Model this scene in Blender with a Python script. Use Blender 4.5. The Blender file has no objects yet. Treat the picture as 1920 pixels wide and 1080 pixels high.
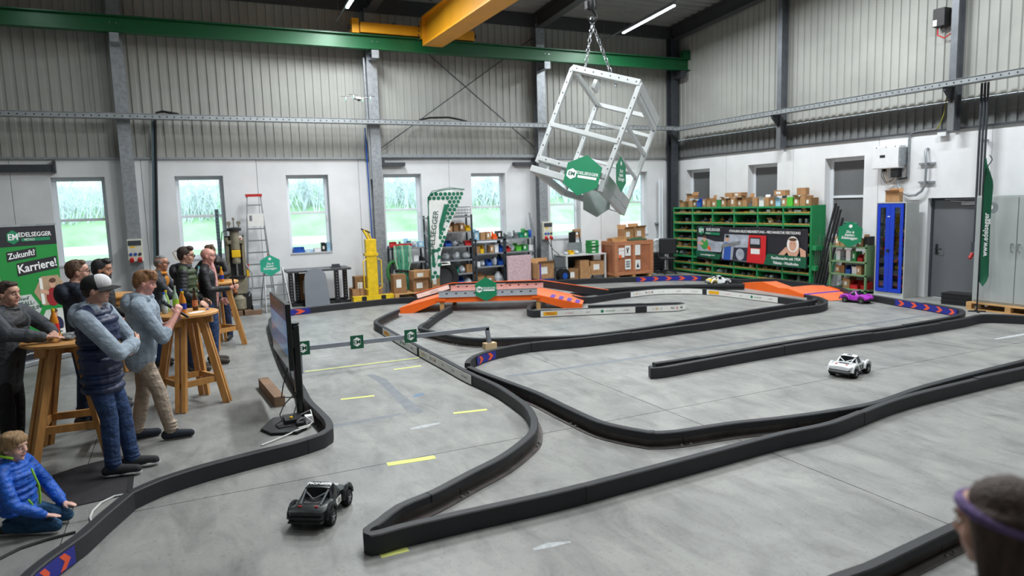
import bpy, bmesh, math, random
from mathutils import Vector, Matrix, Euler
S = bpy.context.scene
COL = S.collection
R_ = random.Random(7)
PI = math.pi
# ---------------------------------------------------------------- camera, world, exposure
FPX, YAW, PITCH, ROLL, CAMH = 1308.7, .4439046, .12173808, -.03000324, 2.3
_f = Vector((math.sin(YAW)*math.cos(PITCH), math.cos(YAW)*math.cos(PITCH), -math.sin(PITCH)))
_r = Vector((math.cos(YAW), -math.sin(YAW), 0)); _u = _r.cross(_f)
CR = math.cos(ROLL)*_r + math.sin(ROLL)*_u
CU = -math.sin(ROLL)*_r + math.cos(ROLL)*_u
cam = bpy.data.cameras.new('camera'); camo = bpy.data.objects.new('camera', cam); COL.objects.link(camo)
camo.matrix_world = Matrix(((CR.x, CU.x, -_f.x, 0), (CR.y, CU.y, -_f.y, 0), (CR.z, CU.z, -_f.z, CAMH), (0, 0, 0, 1)))
cam.sensor_width = 36; cam.lens = FPX/1920*36; cam.clip_start = .05; cam.clip_end = 400
cam.dof.use_dof = True; cam.dof.focus_distance = 8.0; cam.dof.aperture_fstop = 1.4
S.camera = camo
S.view_settings.view_transform = 'Standard'; S.view_settings.look = 'None'
S.view_settings.exposure = -0.03; S.view_settings.gamma = 1; S.view_settings.use_curve_mapping = False
w = bpy.data.worlds.new('overcast_sky'); S.world = w; w.use_nodes = True
wn = w.node_tree.nodes; bg = wn['Background']
bg.inputs[0].default_value = (.80, .92, 1, 1); bg.inputs[1].default_value = 4.5
def ray(x, y): return CR*((x-960)/FPX) - CU*((y-540)/FPX) + _f
def P(x, y, z=0.):                                  # point of the place seen at a photo pixel, on the level z
    d = ray(x, y); return Vector((0, 0, CAMH)) + d*((z-CAMH)/d.z)
def PY(x, y, Y):                                    # ... on the plane at distance Y towards the back wall
    d = ray(x, y); return Vector((0, 0, CAMH)) + d*(Y/d.y)
def PX(x, y, X):                                    # ... on a plane parallel to the right wall
    d = ray(x, y); return Vector((0, 0, CAMH)) + d*(X/d.x)
# ---------------------------------------------------------------- helpers
def lin(c):
    return tuple((v/12.92 if v <= .04045 else ((v+.055)/1.055)**2.4) for v in (q/255 for q in c))
MATS = {}
def M(name, col, rough=.6, metal=0., var=.10, scale=6., bump=0., bscale=60., spec=.5, emit=0., trans=0., alpha=1., stretch=None, bdist=.02):
    if name in MATS: return MATS[name]
    m = bpy.data.materials.new(name); m.use_nodes = True
    nt = m.node_tree; b = nt.nodes['Principled BSDF']; L = nt.links.new
    c = lin(col)
    b.inputs['Base Color'].default_value = (*c, 1); b.inputs['Roughness'].default_value = rough; b.inputs['Metallic'].default_value = metal
    b.inputs['Specular IOR Level'].default_value = spec
    if emit: b.inputs['Emission Color'].default_value = (*c, 1); b.inputs['Emission Strength'].default_value = emit
    if trans: b.inputs['Transmission Weight'].default_value = trans; b.inputs['IOR'].default_value = 1.33
    if alpha < 1: b.inputs['Alpha'].default_value = alpha
    if var or bump:
        tc = nt.nodes.new('ShaderNodeTexCoord'); src = tc.outputs['Object']
        if stretch:
            mp = nt.nodes.new('ShaderNodeMapping'); mp.inputs['Scale'].default_value = stretch; L(src, mp.inputs[0]); src = mp.outputs[0]
    if var:
        n = nt.nodes.new('ShaderNodeTexNoise'); n.inputs['Scale'].default_value = scale; n.inputs['Detail'].default_value = 5; L(src, n.inputs['Vector'])
        r = nt.nodes.new('ShaderNodeValToRGB'); r.color_ramp.elements[0].position = .3; r.color_ramp.elements[1].position = .7
        r.color_ramp.elements[0].color = (*[v*(1-var*1.6) for v in c], 1); r.color_ramp.elements[1].color = (*[min(1, v*(1+var)) for v in c], 1)
        L(n.outputs['Fac'], r.inputs[0]); L(r.outputs[0], b.inputs['Base Color'])
        if emit: L(r.outputs[0], b.inputs['Emission Color'])
    if bump:
        n2 = nt.nodes.new('ShaderNodeTexNoise'); n2.inputs['Scale'].default_value = bscale; n2.inputs['Detail'].default_value = 4; L(src, n2.inputs['Vector'])
        bp = nt.nodes.new('ShaderNodeBump'); bp.inputs['Strength'].default_value = bump; bp.inputs['Distance'].default_value = bdist
        L(n2.outputs['Fac'], bp.inputs['Height']); L(bp.outputs[0], b.inputs['Normal'])
    MATS[name] = m; return m
class MB:
    def __init__(s): s.v = []; s.f = []; s.m = []
    def add(s, vs, fs, mi=0, T=None):
        k = len(s.v); s.v += [tuple(T @ Vector(p)) if T else tuple(p) for p in vs]
        s.f += [tuple(i+k for i in f) for f in fs]; s.m += [mi]*len(fs); return s
    def box(s, x0, x1, y0, y1, z0, z1, mi=0, T=None):
        return s.add([(x0,y0,z0),(x1,y0,z0),(x1,y1,z0),(x0,y1,z0),(x0,y0,z1),(x1,y0,z1),(x1,y1,z1),(x0,y1,z1)],
                     [(3,2,1,0),(4,5,6,7),(0,1,5,4),(1,2,6,5),(2,3,7,6),(3,0,4,7)], mi, T)
    def cb(s, c, d, mi=0, rz=0, T=None):            # box by centre and size
        A = Matrix.Translation(c) @ Matrix.Rotation(rz, 4, 'Z')
        if T: A = T @ A
        return s.box(-d[0]/2, d[0]/2, -d[1]/2, d[1]/2, -d[2]/2, d[2]/2, mi, A)
    def bar(s, a, b, w, h, mi=0, up=(0,0,1)):       # rectangular bar between two points
        a, b = Vector(a), Vector(b); d = (b-a); l = d.length; d.normalize(); u = Vector(up)
        x = d.cross(u)
        if x.length < 1e-4: x = d.cross(Vector((1,0,0)))
        x.normalize(); u = x.cross(d)
        A = Matrix(((x.x,d.x,u.x,a.x),(x.y,d.y,u.y,a.y),(x.z,d.z,u.z,a.z),(0,0,0,1)))
        return s.box(-w/2, w/2, 0, l, -h/2, h/2, mi, A)
    def cyl(s, a, b, r, r2=None, n=12, mi=0, cap=True):
        a, b = Vector(a), Vector(b); r2 = r if r2 is None else r2
        d = (b-a).normalized(); x = d.cross(Vector((0,0,1)))
        if x.length < 1e-4: x = Vector((1,0,0))
        x.normalize(); y = d.cross(x); vs = []
        for p, q in ((a, r), (b, r2)):
            for i in range(n):
                t = 2*PI*i/n; vs.append(p + (x*math.cos(t) + y*math.sin(t))*q)
        fs = [(i, (i+1) % n, n+(i+1) % n, n+i) for i in range(n)]
        if cap: fs += [tuple(range(n-1, -1, -1)), tuple(range(n, 2*n))]
        return s.add(vs, fs, mi)
    def tube(s, pts, r, n=8, mi=0):
        pts = [Vector(p) for p in pts]; vs = []; fs = []; px = None
        for i, p in enumerate(pts):
            d = (pts[min(i+1, len(pts)-1)] - pts[max(i-1, 0)]).normalized()
            x = d.cross(Vector((0,0,1))) if px is None else (px - d*px.dot(d))
            if x.length < 1e-4: x = d.cross(Vector((1,0,0)))
            x.normalize(); px = x; y = d.cross(x); q = r[i] if isinstance(r, (list, tuple)) else r
            for k in range(n):
                t = 2*PI*k/n; vs.append(p + (x*math.cos(t)+y*math.sin(t))*q)
        for i in range(len(pts)-1):
            for k in range(n): fs.append((i*n+k, i*n+(k+1) % n, (i+1)*n+(k+1) % n, (i+1)*n+k))
        fs += [tuple(range(n-1, -1, -1)), tuple(range((len(pts)-1)*n, len(pts)*n))]
        return s.add(vs, fs, mi)
    def prism(s, poly, d0, d1, ax='z', mi=0, T=None):   # polygon extruded along an axis
        g = {'z': lambda a, b, c: (a, b, c), 'y': lambda a, b, c: (a, c, b), 'x': lambda a, b, c: (c, a, b)}[ax]
        n = len(poly); vs = [g(a, b, d0) for a, b in poly] + [g(a, b, d1) for a, b in poly]
        fs = [tuple(range(n-1, -1, -1)), tuple(range(n, 2*n))] + [(i, (i+1) % n, n+(i+1) % n, n+i) for i in range(n)]
        return s.add(vs, fs, mi, T)
    def lathe(s, prof, c=(0,0,0), n=16, mi=0, T=None):  # (radius, height) profile
        vs = []; fs = []
        for r, z in prof:
            for k in range(n): t = 2*PI*k/n; vs.append((c[0]+r*math.cos(t), c[1]+r*math.sin(t), c[2]+z))
        for i in range(len(prof)-1):
            for k in range(n): fs.append((i*n+k, i*n+(k+1) % n, (i+1)*n+(k+1) % n, (i+1)*n+k))
        fs += [tuple(range(n-1, -1, -1)), tuple(range((len(prof)-1)*n, len(prof)*n))]
        return s.add(vs, fs, mi, T)
    def ell(s, c, r, n=12, m=8, mi=0, T=None):          # ellipsoid
        vs = [(c[0], c[1], c[2]-r[2])]; fs = []
        for i in range(1, m):
            a = -PI/2 + PI*i/m
            for k in range(n):
                t = 2*PI*k/n; vs.append((c[0]+r[0]*math.cos(a)*math.cos(t), c[1]+r[1]*math.cos(a)*math.sin(t), c[2]+r[2]*math.sin(a)))
        vs.append((c[0], c[1], c[2]+r[2])); last = len(vs)-1
        for k in range(n):
            fs.append((0, 1+(k+1) % n, 1+k)); fs.append((last, last-n+k, last-n+(k+1) % n))
        for i in range(m-2):
            for k in range(n): fs.append((1+i*n+k, 1+i*n+(k+1) % n, 1+(i+1)*n+(k+1) % n, 1+(i+1)*n+k))
        return s.add(vs, fs, mi, T)
    def build(s, name, mats, parent=None, smooth=False, bevel=0., loc=None, rz=0., seg=2):
        me = bpy.data.meshes.new(name); me.from_pydata(s.v, [], s.f); me.update()
        bm = bmesh.new(); bm.from_mesh(me); bmesh.ops.recalc_face_normals(bm, faces=bm.faces); bm.to_mesh(me); bm.free()
        for m in (mats if isinstance(mats, (list, tuple)) else [mats]): me.materials.append(m)
        me.polygons.foreach_set('material_index', s.m)
        if smooth:
            me.polygons.foreach_set('use_smooth', [True]*len(me.polygons)); me.set_sharp_from_angle(angle=math.radians(40))
        o = bpy.data.objects.new(name, me); COL.objects.link(o)
        if parent: o.parent = parent
        if loc is not None: o.location = loc
        if rz: o.rotation_euler = (0, 0, rz)
        if bevel:
            b = o.modifiers.new('bevel', 'BEVEL'); b.width = bevel; b.segments = seg; b.limit_method = 'ANGLE'
        return o
def tag(o, label, cat, group=None):
    o['label'] = label; o['category'] = cat
    if group: o['group'] = group
    return o
def thing(name, label, cat, loc=(0,0,0), rz=0., group=None, rot=None):
    o = bpy.data.objects.new(name, None); COL.objects.link(o); o.empty_display_size = .1
    o.location = loc; o.rotation_euler = rot if rot else (0, 0, rz); return tag(o, label, cat, group)
def struct(o): o['kind'] = 'structure'; return o
def sempty(name, loc=(0,0,0)):
    o = bpy.data.objects.new(name, None); COL.objects.link(o); o.location = loc; return struct(o)
def copy_tree(o, parent=None):
    c = o.copy(); COL.objects.link(c); c.parent = parent
    for ch in list(o.children): copy_tree(ch, c)
    return c
def part_copy(o, parent, loc=None, rot=None):
    c = o.copy(); COL.objects.link(c); c.parent = parent
    if loc is not None: c.location = loc
    if rot is not None: c.rotation_euler = rot
    return c
def text(s, size, m, parent, loc, rot=(PI/2,0,0), bold=0., shear=0., name='lettering', ax='CENTER', sx=1., mat4=None, sp=1.):
    cu = bpy.data.curves.new(name, 'FONT'); cu.body = s; cu.size = size; cu.align_x = ax; cu.align_y = 'CENTER'
    cu.offset = bold*size; cu.shear = shear; cu.resolution_u = 2; cu.extrude = .0006; cu.space_character = sp; cu.space_line = .85
    t = bpy.data.objects.new(name, cu); me = bpy.data.meshes.new_from_object(t); bpy.data.objects.remove(t); bpy.data.curves.remove(cu)
    me.name = name; me.materials.clear(); me.materials.append(m)
    o = bpy.data.objects.new(name, me); COL.objects.link(o); o.parent = parent
    if mat4 is not None: o.matrix_local = mat4
    else: o.location = loc; o.rotation_euler = rot; o.scale = (sx, 1, 1)
    return o
def lerp(a, b, t): return a+(b-a)*t
# ---------------------------------------------------------------- shared materials
GALV = M('galvanised_steel', (158,163,168), .45, .55, .12, 14)
DGREY = M('dark_grey_steel', (72,76,82), .5, .4, .1, 8)
STEEL = M('bright_steel', (175,178,182), .3, .9, .06, 20)
BLACK = M('black_plastic', (24,25,28), .5, 0, .08, 12)
RUBBER = M('black_rubber', (22,22,23), .85, 0, .1, 20)
WHITE = M('white_paint', (228,230,232), .5, 0, .03, 6)
GREEN = M('company_green', (10,128,86), .5, 0, .04, 5)
GREEND = M('dark_green_print', (6,88,60), .55, 0, .05, 5)
ORANGE = M('orange_paint', (238,98,28), .55, 0, .06, 6)
YELLOW = M('yellow_paint', (236,190,22), .5, 0, .08, 9)
RED = M('red_plastic', (190,34,36), .45, 0, .06, 9)
BLUE = M('blue_plastic', (28,84,176), .45, 0, .06, 9)
CARD = M('brown_cardboard', (176,134,92), .85, 0, .12, 9, .15, 40)
CARD2 = M('dark_cardboard', (146,108,72), .85, 0, .12, 9, .15, 40)
PAPER = M('white_paper', (232,232,228), .8, 0, .04, 8)
WOODP = M('pale_pine', (196,152,98), .6, 0, .16, 3, .1, 30, stretch=(1,1,8))
PURPLE = M('purple_tape', (96,62,160), .6, 0, .06, 8)
TXW = M('white_lettering', (240,242,242), .6, 0, 0)
TXK = M('black_lettering', (22,24,28), .6, 0, 0)
TXR = M('red_lettering', (200,40,44), .6, 0, 0)
TXG = M('grey_lettering', (120,124,130), .6, 0, 0)
# ---------------------------------------------------------------- lamps under the roof (rows along the hall)
SL = .0757
def roofz(y): return 7.50 + SL*(18.1-y)
LAMPGLOW = bpy.data.materials.new('lamp_tube_glow'); LAMPGLOW.use_nodes = True
_b = LAMPGLOW.node_tree.nodes['Principled BSDF']; _b.inputs['Emission Color'].default_value = (.82, .95, 1, 1); _b.inputs['Emission Strength'].default_value = 9
lampm = MB().box(-.03,.03,-1.1,1.1,0,.03); lamph = MB().box(-.05,.05,-1.12,1.12,.03,.09).box(-.02,.02,-2.3,2.3,.09,.12)
for k in range(5):
    lamph.cyl((0,-2+k*1.0,.12),(0,-2+k*1.0,.8),.004,n=5)
def lamp(x, y, label, W_):
    z = roofz(y)-.82
    t = thing('strip_light', label, 'lamp', (x, y, z), 0, 'strip lights under the roof', rot=(-math.atan(SL), 0, 0))
    lampm.build('light_tube', LAMPGLOW, t); lamph.build('housing', GALV, t)
    a = bpy.data.lights.new('tube_light', 'AREA'); a.shape = 'RECTANGLE'; a.size = .3; a.size_y = 2.2; a.energy = W_; a.color = (.94, .98, 1)
    ao = bpy.data.objects.new('tube_light', a); COL.objects.link(ao); ao.parent = t; ao.location = (0, 0, -.02)
LAMPS = []
for x, nm, e in ((11.45, 'right', 320), (3.9, 'middle', 400), (-2.4, 'left', 22)):
    for y, pn, f in ((1.5, 'first', .35), (6.1, 'second', .95), (10.7, 'third', 1.1), (15.4, 'fourth', .75)):
        LAMPS.append((x, y, 'strip light in the %s row under the roof, %s counted towards the back wall' % (nm, pn), e*f))
for x, y, l, e in LAMPS: lamp(x, y, l, e)
# ================================================================ the hall
XW, YW = 14.51, 18.13
XL, YF = -9.0, -5.0
CONC = bpy.data.materials.new('polished_concrete_floor'); CONC.use_nodes = True
def conc():
    nt = CONC.node_tree; L = nt.links.new; b = nt.nodes['Principled BSDF']; N = nt.nodes.new
    g = N('ShaderNodeNewGeometry'); pos = g.outputs['Position']
    def noise(sc, det=6, ro=.6, dist=0, st=None):
        n = N('ShaderNodeTexNoise'); n.inputs['Scale'].default_value = sc; n.inputs['Detail'].default_value = det; n.inputs['Roughness'].default_value = ro; n.inputs['Distortion'].default_value = dist
        if st:
            mp = N('ShaderNodeMapping'); mp.inputs['Scale'].default_value = st; mp.inputs['Rotation'].default_value = (0, 0, .15); L(pos, mp.inputs[0]); L(mp.outputs[0], n.inputs['Vector'])
        else: L(pos, n.inputs['Vector'])
        return n.outputs['Fac']
    def ramp(src, p0, c0, p1, c1):
        r = N('ShaderNodeValToRGB'); e = r.color_ramp.elements; e[0].position = p0; e[1].position = p1
        e[0].color = (*lin(c0), 1); e[1].color = (*lin(c1), 1); L(src, r.inputs[0]); return r.outputs[0]
    def mix(bl, f, a, c):
        m = N('ShaderNodeMix'); m.data_type = 'RGBA'; m.blend_type = bl
        if isinstance(f, float): m.inputs[0].default_value = f
        else: L(f, m.inputs[0])
        L(a, m.inputs[6]); L(c, m.inputs[7]); return m.outputs[2]
    base = ramp(noise(1.3, 8, .65, .4), .30, (127,128,126), .70, (156,156,152))
    st = ramp(noise(3.6, 8, .7, .6, (1,.35,1)), .30, (150,152,155), .56, (255,255,255))
    c = mix('MULTIPLY', .55, base, st)
    spk = ramp(noise(34, 3, .6), .30, (110,110,112), .40, (255,255,255)); c = mix('MULTIPLY', .4, c, spk)
    blot = ramp(noise(1.6, 4, .5, .3), .70, (255,255,255), .80, (176,184,186)); c = mix('MULTIPLY', .6, c, blot)
    L(c, b.inputs['Base Color'])
    rr = N('ShaderNodeMapRange'); L(noise(2.5, 6, .6), rr.inputs[0]); rr.inputs[3].default_value = .34; rr.inputs[4].default_value = .6; L(rr.outputs[0], b.inputs['Roughness'])
    b.inputs['Specular IOR Level'].default_value = .45
conc()
floor = sempty('floor')
MB().box(XL, XW+.3, YF, YW+.3, -.30, -.012).build('sub_base', M('joint_grout', (62,60,58), .9), floor)
jx = [XL, -5.25, -.45, 4.35, 9.15, XW+.3]
# floor saw cuts seen in the photograph fix the slab grid
_j1 = P(1146,788.5); _j2 = P(1315,796)
JX = _j2.x-P(120,1000).x
xs = sorted([_j2.x + k*JX for k in range(-3, 3)]); ys = sorted([_j1.y + k*4.9 for k in range(-3, 4)])
xs = [XL]+[v for v in xs if XL+.5 < v < XW]+[XW+.3]; ys = [YF]+[v for v in ys if YF+.5 < v < YW]+[YW+.3]
for i in range(len(xs)-1):
    for j in range(len(ys)-1):
        MB().box(xs[i]+.004, xs[i+1]-.004, ys[j]+.004, ys[j+1]-.004, -.012, 0).build('floor_slab', CONC, floor)
# ---- cladding profile
CLAD = M('grey_steel_cladding', (166,167,162), .6, .0, .08, 1.0)
def cladding(mb, x0, x1, z0, z1, mi=0):               # in the x-z plane, ribs towards -y
    p = .2; x = x0; prof = []
    while x < x1-1e-6:
        for dx, dy in ((0,0),(.104,0),(.114,.026),(.190,.026)): prof.append((min(x+dx, x1), dy))
        x += p
    prof.append((x1, 0)); n = len(prof)
    vs = [(a, b, z0) for a, b in prof]+[(a, b, z1) for a, b in prof]
    mb.add(vs, [(i, i+1, n+i+1, n+i) for i in range(n-1)], mi); return mb
WALLP = M('white_concrete_panel', (226,228,230), .75, 0, .05, 1.5, .06, 30)
JOINT = M('panel_joint', (120,120,120), .9)
ZT = 3.53
# ---- back wall with seven windows
wb = sempty('wall_back', (0, YW, 0))
WIN = [(-2.39,-1.36),(.05,1.09),(2.53,3.56),(4.98,6.02),(7.47,8.51),(9.95,10.98),(12.40,13.44)]
WZ0, WZ1, TH = 1.20, 3.14, .30
pj = [XL, -8.06, -5.58, -3.10, -.62, 1.86, 4.34, 6.82, 9.30, 11.70, XW+.3]
for i in range(len(pj)-1):
    a, b = pj[i]+.005, pj[i+1]-.005; mb = MB(); ws = [q for q in WIN if q[0] > a and q[1] < b]
    if not ws: mb.box(a, b, 0, TH, 0, ZT)
    else:
        q = ws[0]; mb.box(a, q[0], 0, TH, 0, ZT).box(q[1], b, 0, TH, 0, ZT).box(q[0], q[1], 0, TH, 0, WZ0).box(q[0], q[1], 0, TH, WZ1, ZT)
    mb.build('concrete_panel', WALLP, wb)
for i in range(1, len(pj)-1): MB().box(pj[i]-.005, pj[i]+.005, .03, TH-.03, 0, ZT).build('joint_filler', JOINT, wb)
cb = [XL, -.87, 4.74, 9.55, XW]
for i in range(4):
    o = cladding(MB(), cb[i], cb[i+1], ZT+.02, 7.75).build('cladding_sheet', CLAD, wb)
MB().box(XL, XW, -.06, .08, ZT-.01, ZT+.035).build('cladding_flashing', GALV, wb)
GLASS = bpy.data.materials.new('window_glass'); GLASS.use_nodes = True
def glass():
    nt = GLASS.node_tree; nt.nodes.remove(nt.nodes['Principled BSDF']); L = nt.links.new
    t = nt.nodes.new('ShaderNodeBsdfTransparent'); t.inputs[0].default_value = (.93,.97,.98,1)
    g = nt.nodes.new('ShaderNodeBsdfGlossy'); g.inputs['Roughness'].default_value = .02
    fr = nt.nodes.new('ShaderNodeFresnel'); fr.inputs[0].default_value = 1.45; mx = nt.nodes.new('ShaderNodeMixShader')
    L(fr.outputs[0], mx.inputs[0]); L(t.outputs[0], mx.inputs[1]); L(g.outputs[0], mx.inputs[2]); L(mx.outputs[0], nt.nodes['Material Output'].inputs[0])
glass()
PVC = M('white_window_plastic', (226,232,238), .35, 0, .02, 4)
def window(n, T, wdt, h, zt, pane_mats, dark=False):
    o = sempty('window_%d' % n); o.matrix_world = T
    fw = .085; mb = MB()
    mb.box(0, fw, 0, .07, 0, h).box(wdt-fw, wdt, 0, .07, 0, h).box(fw, wdt-fw, 0, .07, 0, fw).box(fw, wdt-fw, 0, .07, h-fw, h)
    mb.box(fw, wdt-fw, .0, .07, zt-.03, zt+.03); mb.build('window_frame', PVC, o, bevel=.006)
    for a, b, m in ((fw, zt-.03, pane_mats[0]), (zt+.03, h-fw, pane_mats[1])):
        MB().box(fw, wdt-fw, .03, .045, a, b).build('pane', m, o)
    MB().box(-.0, wdt, -.22, .0, -.03, .005).build('window_sill', M('window_sill_stone', (196,198,202), .5), o)
    MB().box(wdt-fw+.02, wdt-fw+.045, -.03, 0, h*.42, h*.42+.12).build('handle', WHITE, o)
for i, (a, b) in enumerate(WIN):
    window(i+1, Matrix.Translation((a, YW+.20, WZ0)), b-a, WZ1-WZ0, 1.0, (GLASS, GLASS))
# ---- right wall
wr = sempty('wall_right', (XW, 0, 0))
RWIN = [(16.50,17.56),(13.88,14.94),(11.27,12.36)]       # y ranges
DOOR = (8.66,9.70)
ry = [YF, -1.5, 1.0, 3.5, 6.0, 8.45, 10.9, 13.35, 15.8, YW]
def rbox(mb, a, b, z0, z1): mb.box(0, .3, a, b, z0, z1)
for i in range(len(ry)-1):
    a, b = ry[i]+.005, ry[i+1]-.005; mb = MB(); done = False
    for q in RWIN:
        if q[0] > a and q[1] < b: rbox(mb,a,q[0],0,ZT); rbox(mb,q[1],b,0,ZT); rbox(mb,q[0],q[1],0,WZ0); rbox(mb,q[0],q[1],WZ1,ZT); done = True
    if DOOR[0] > a and DOOR[1] < b: rbox(mb,a,DOOR[0],0,ZT); rbox(mb,DOOR[1],b,0,ZT); rbox(mb,DOOR[0],DOOR[1],2.13,ZT); done = True
    if not done: rbox(mb, a, b, 0, ZT)
    mb.build('concrete_panel', WALLP, wr)
for i in range(1, len(ry)-1): MB().box(.03, .27, ry[i]-.005, ry[i]+.005, 0, ZT).build('joint_filler', JOINT, wr)
TR = Matrix(((0,1,0,0),(-1,0,0,0),(0,0,1,0),(0,0,0,1)))   # local x -> -y, local y -> +x
BANDM = M('smoked_translucent_band', (112,114,114), .7, .0, .10, 3, stretch=(1,1,14))
for k, (a, b) in enumerate(((-YW,-13.6),(-13.6,-9.15),(-9.15,5.0))):
    for z0, z1, m, nm in ((4.09, 9.3, CLAD, 'cladding_sheet'), (ZT, 4.09, BANDM, 'light_band')):
        mb = MB(); cladding(mb, a, b, z0, z1); mb.v = [tuple(TR @ Vector(v)) for v in mb.v]; o = mb.build(nm, m, wr)
        if nm == 'light_band': o.location = (.02, 0, 0)
MB().box(-.05, .08, YF, YW, ZT-.02, ZT+.015).build('cladding_flashing', DGREY, wr)
SHADE = M('grey_window_shade', (104,106,108), .8, 0, .05, 30)
TRW = Matrix(((0,1,0,0),(-1,0,0,0),(0,0,1,0),(0,0,0,1)))
for i, (a, b) in enumerate(RWIN):
    window(8+i, Matrix.Translation((XW+.20, b, WZ0)) @ TRW, b-a, WZ1-WZ0, 1.0, (SHADE, SHADE))
DOORM = M('grey_door_leaf', (104,107,111), .5, .1, .03, 2)
d1 = sempty('door_1', (XW+.14, DOOR[0], 0)); dw = DOOR[1]-DOOR[0]
MB().box(0, .06, .05, dw-.05, .01, 2.08).build('door_leaf', DOORM, d1)
MB().box(-.02, .08, 0, .05, 0, 2.13).box(-.02, .08, dw-.05, dw, 0, 2.13).box(-.02, .08, .05, dw-.05, 2.08, 2.13).build('door_frame', DGREY, d1)
hd = MB().box(-.012, 0, dw-.17, dw-.12, .93, 1.15).cyl((-.055,dw-.145,1.05),(0,dw-.145,1.05),.011).cyl((-.055,dw-.145,1.05),(-.055,dw-.28,1.05),.011).build('handle', BLACK, d1)
MB().box(-.012, 0, dw-.30, dw-.22, .92, 1.0).build('lock_plate', STEEL, d1)
MB().box(-.06, 0, .10, .38, 1.98, 2.05).bar((-.04,.25,2.04),(-.03,.62,2.06),.02,.02).build('door_closer', GALV, d1)
MB().box(-.03, 0, .05, .75, 2.085, 2.11).build('door_rail', GALV, d1)
# ---- unseen sides and roof
wl = cladding(MB(), YF, YW, 0, 9.5); wl.v = [(v[1]*-1, v[0], v[2]) for v in wl.v]
struct(wl.build('wall_left', CLAD, None, loc=(XL, 0, 0)))
struct(cladding(MB(), XL, XW, 0, 9.6).build('wall_front', CLAD, None, loc=(0, YF, 0)))
DECK = M('grey_roof_deck', (140,142,140), .7, .0, .06, 2)
ceil = sempty('ceiling')
mb = MB(); y = YF; prof = []
while y < YW+.2:
    for dy, dz in ((0,0),(.13,0),(.17,.07),(.26,.07)): prof.append((y+dy, roofz(y+dy)+dz))
    y += .30
n = len(prof); mb.add([(XL, a, b) for a, b in prof]+[(XW+.3, a, b) for a, b in prof], [(i, i+1, n+i+1, n+i) for i in range(n-1)])
mb.build('roof_deck', DECK, ceil)
RAFT = M('dark_rafter_paint', (70,72,74), .55, .1, .06, 3)
def ibeam(mb, a, b, wf, h, tf=.02, tw=.014, up=(0,0,1), mi=0):
    a, b, u = Vector(a), Vector(b), Vector(up); d = (b-a).normalized(); u = (u-d*u.dot(d)).normalized()
    mb.bar(a+u*(h/2-tf/2), b+u*(h/2-tf/2), wf, tf, mi, u); mb.bar(a-u*(h/2-tf/2), b-u*(h/2-tf/2), wf, tf, mi, u); mb.bar(a, b, tw, h-2*tf, mi, u); return mb
CX = [-.87, 4.74, 9.55, 14.24]
for x in (-5.5, *CX):
    mb = ibeam(MB(), (x, 17.9, roofz(17.9)-.22), (x, YF+.1, roofz(YF+.1)-.22), .24, .42, .025); mb.build('rafter', RAFT, ceil)
MB().box(XL, XW, 17.95, 18.1, 7.18, 7.5).build('eaves_beam', RAFT, ceil)
for k, yy in enumerate((15.2, 12.4)):
    MB().bar((XL, yy, roofz(yy)-.05), (XW, yy, roofz(yy)-.05), .06, .06).build('purlin', RAFT, ceil)
for dx in (-.25, .1): MB().cyl((CX[1]+1.2+dx*2, 17.2, 7.35), (CX[1]+2.6+dx, 13.0, 7.75), .03, n=8).build('roof_pipe', GALV, ceil)
# ---- columns and corbels
cs = thing
for i, x in enumerate(CX):
    lab = ['galvanised steel column between the first and second window', 'galvanised steel column beside the yellow stacker', 'galvanised steel column behind the hanging frame', 'dark steel corner column where the two walls meet'][i]
    t = thing('steel_column', lab, 'column', (x, 17.90, 0))
    mm = GALV if i < 3 else DGREY
    mb = MB(); mb.box(-.13,.13,-.12,-.10,0,7.2).box(-.13,.13,.10,.12,0,7.2).box(-.008,.008,-.10,.10,0,7.2); mb.build('column_shaft', mm, t)
    mb = MB(); ibeam(mb, (0,-.12,6.02), (0,-.50,6.02), .16, .18, .014); mb.box(-.09,.09,-.52,-.505,5.93,6.12); mb.build('corbel', mm, t)
    MB().box(-.2,.2,-.19,.19,0,.02).build('base_plate', mm, t)
    for s in (-.06, .06): MB().cyl((s,-.50,6.32),(s,-.515,6.32),.014,n=6).build('bolt', STEEL, t)
for i, (y, lab) in enumerate(((13.62,'dark steel post on the right wall between the small windows'),(9.13,'dark steel post on the right wall above the grey door'))):
    t = thing('wall_post', lab, 'post', (XW-.14, y, 0))
    MB().box(-.12,-.10,-.07,.07,ZT-.05,8.6).box(.08,.10,-.07,.07,ZT-.05,8.6).box(-.10,.08,-.008,.008,ZT-.05,8.6).build('post_shaft', M('dull_post_steel', (112,116,122), .5, .4, .1, 6), t)
    MB().box(-.36,-.12,-.03,.03,4.26,4.34).add([(-.36,-.02,4.26),(-.12,-.02,4.26),(-.12,-.02,4.02),(-.36,.02,4.26),(-.12,.02,4.26),(-.12,.02,4.02)],[(0,1,2),(5,4,3),(0,3,4,1),(1,4,5,2),(2,5,3,0)]).build('bracket', DGREY, t)
    MB().box(-.125,-.10,-.066,.066,ZT-.05,ZT+.55).build('splice_plate', STEEL, t)
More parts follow.
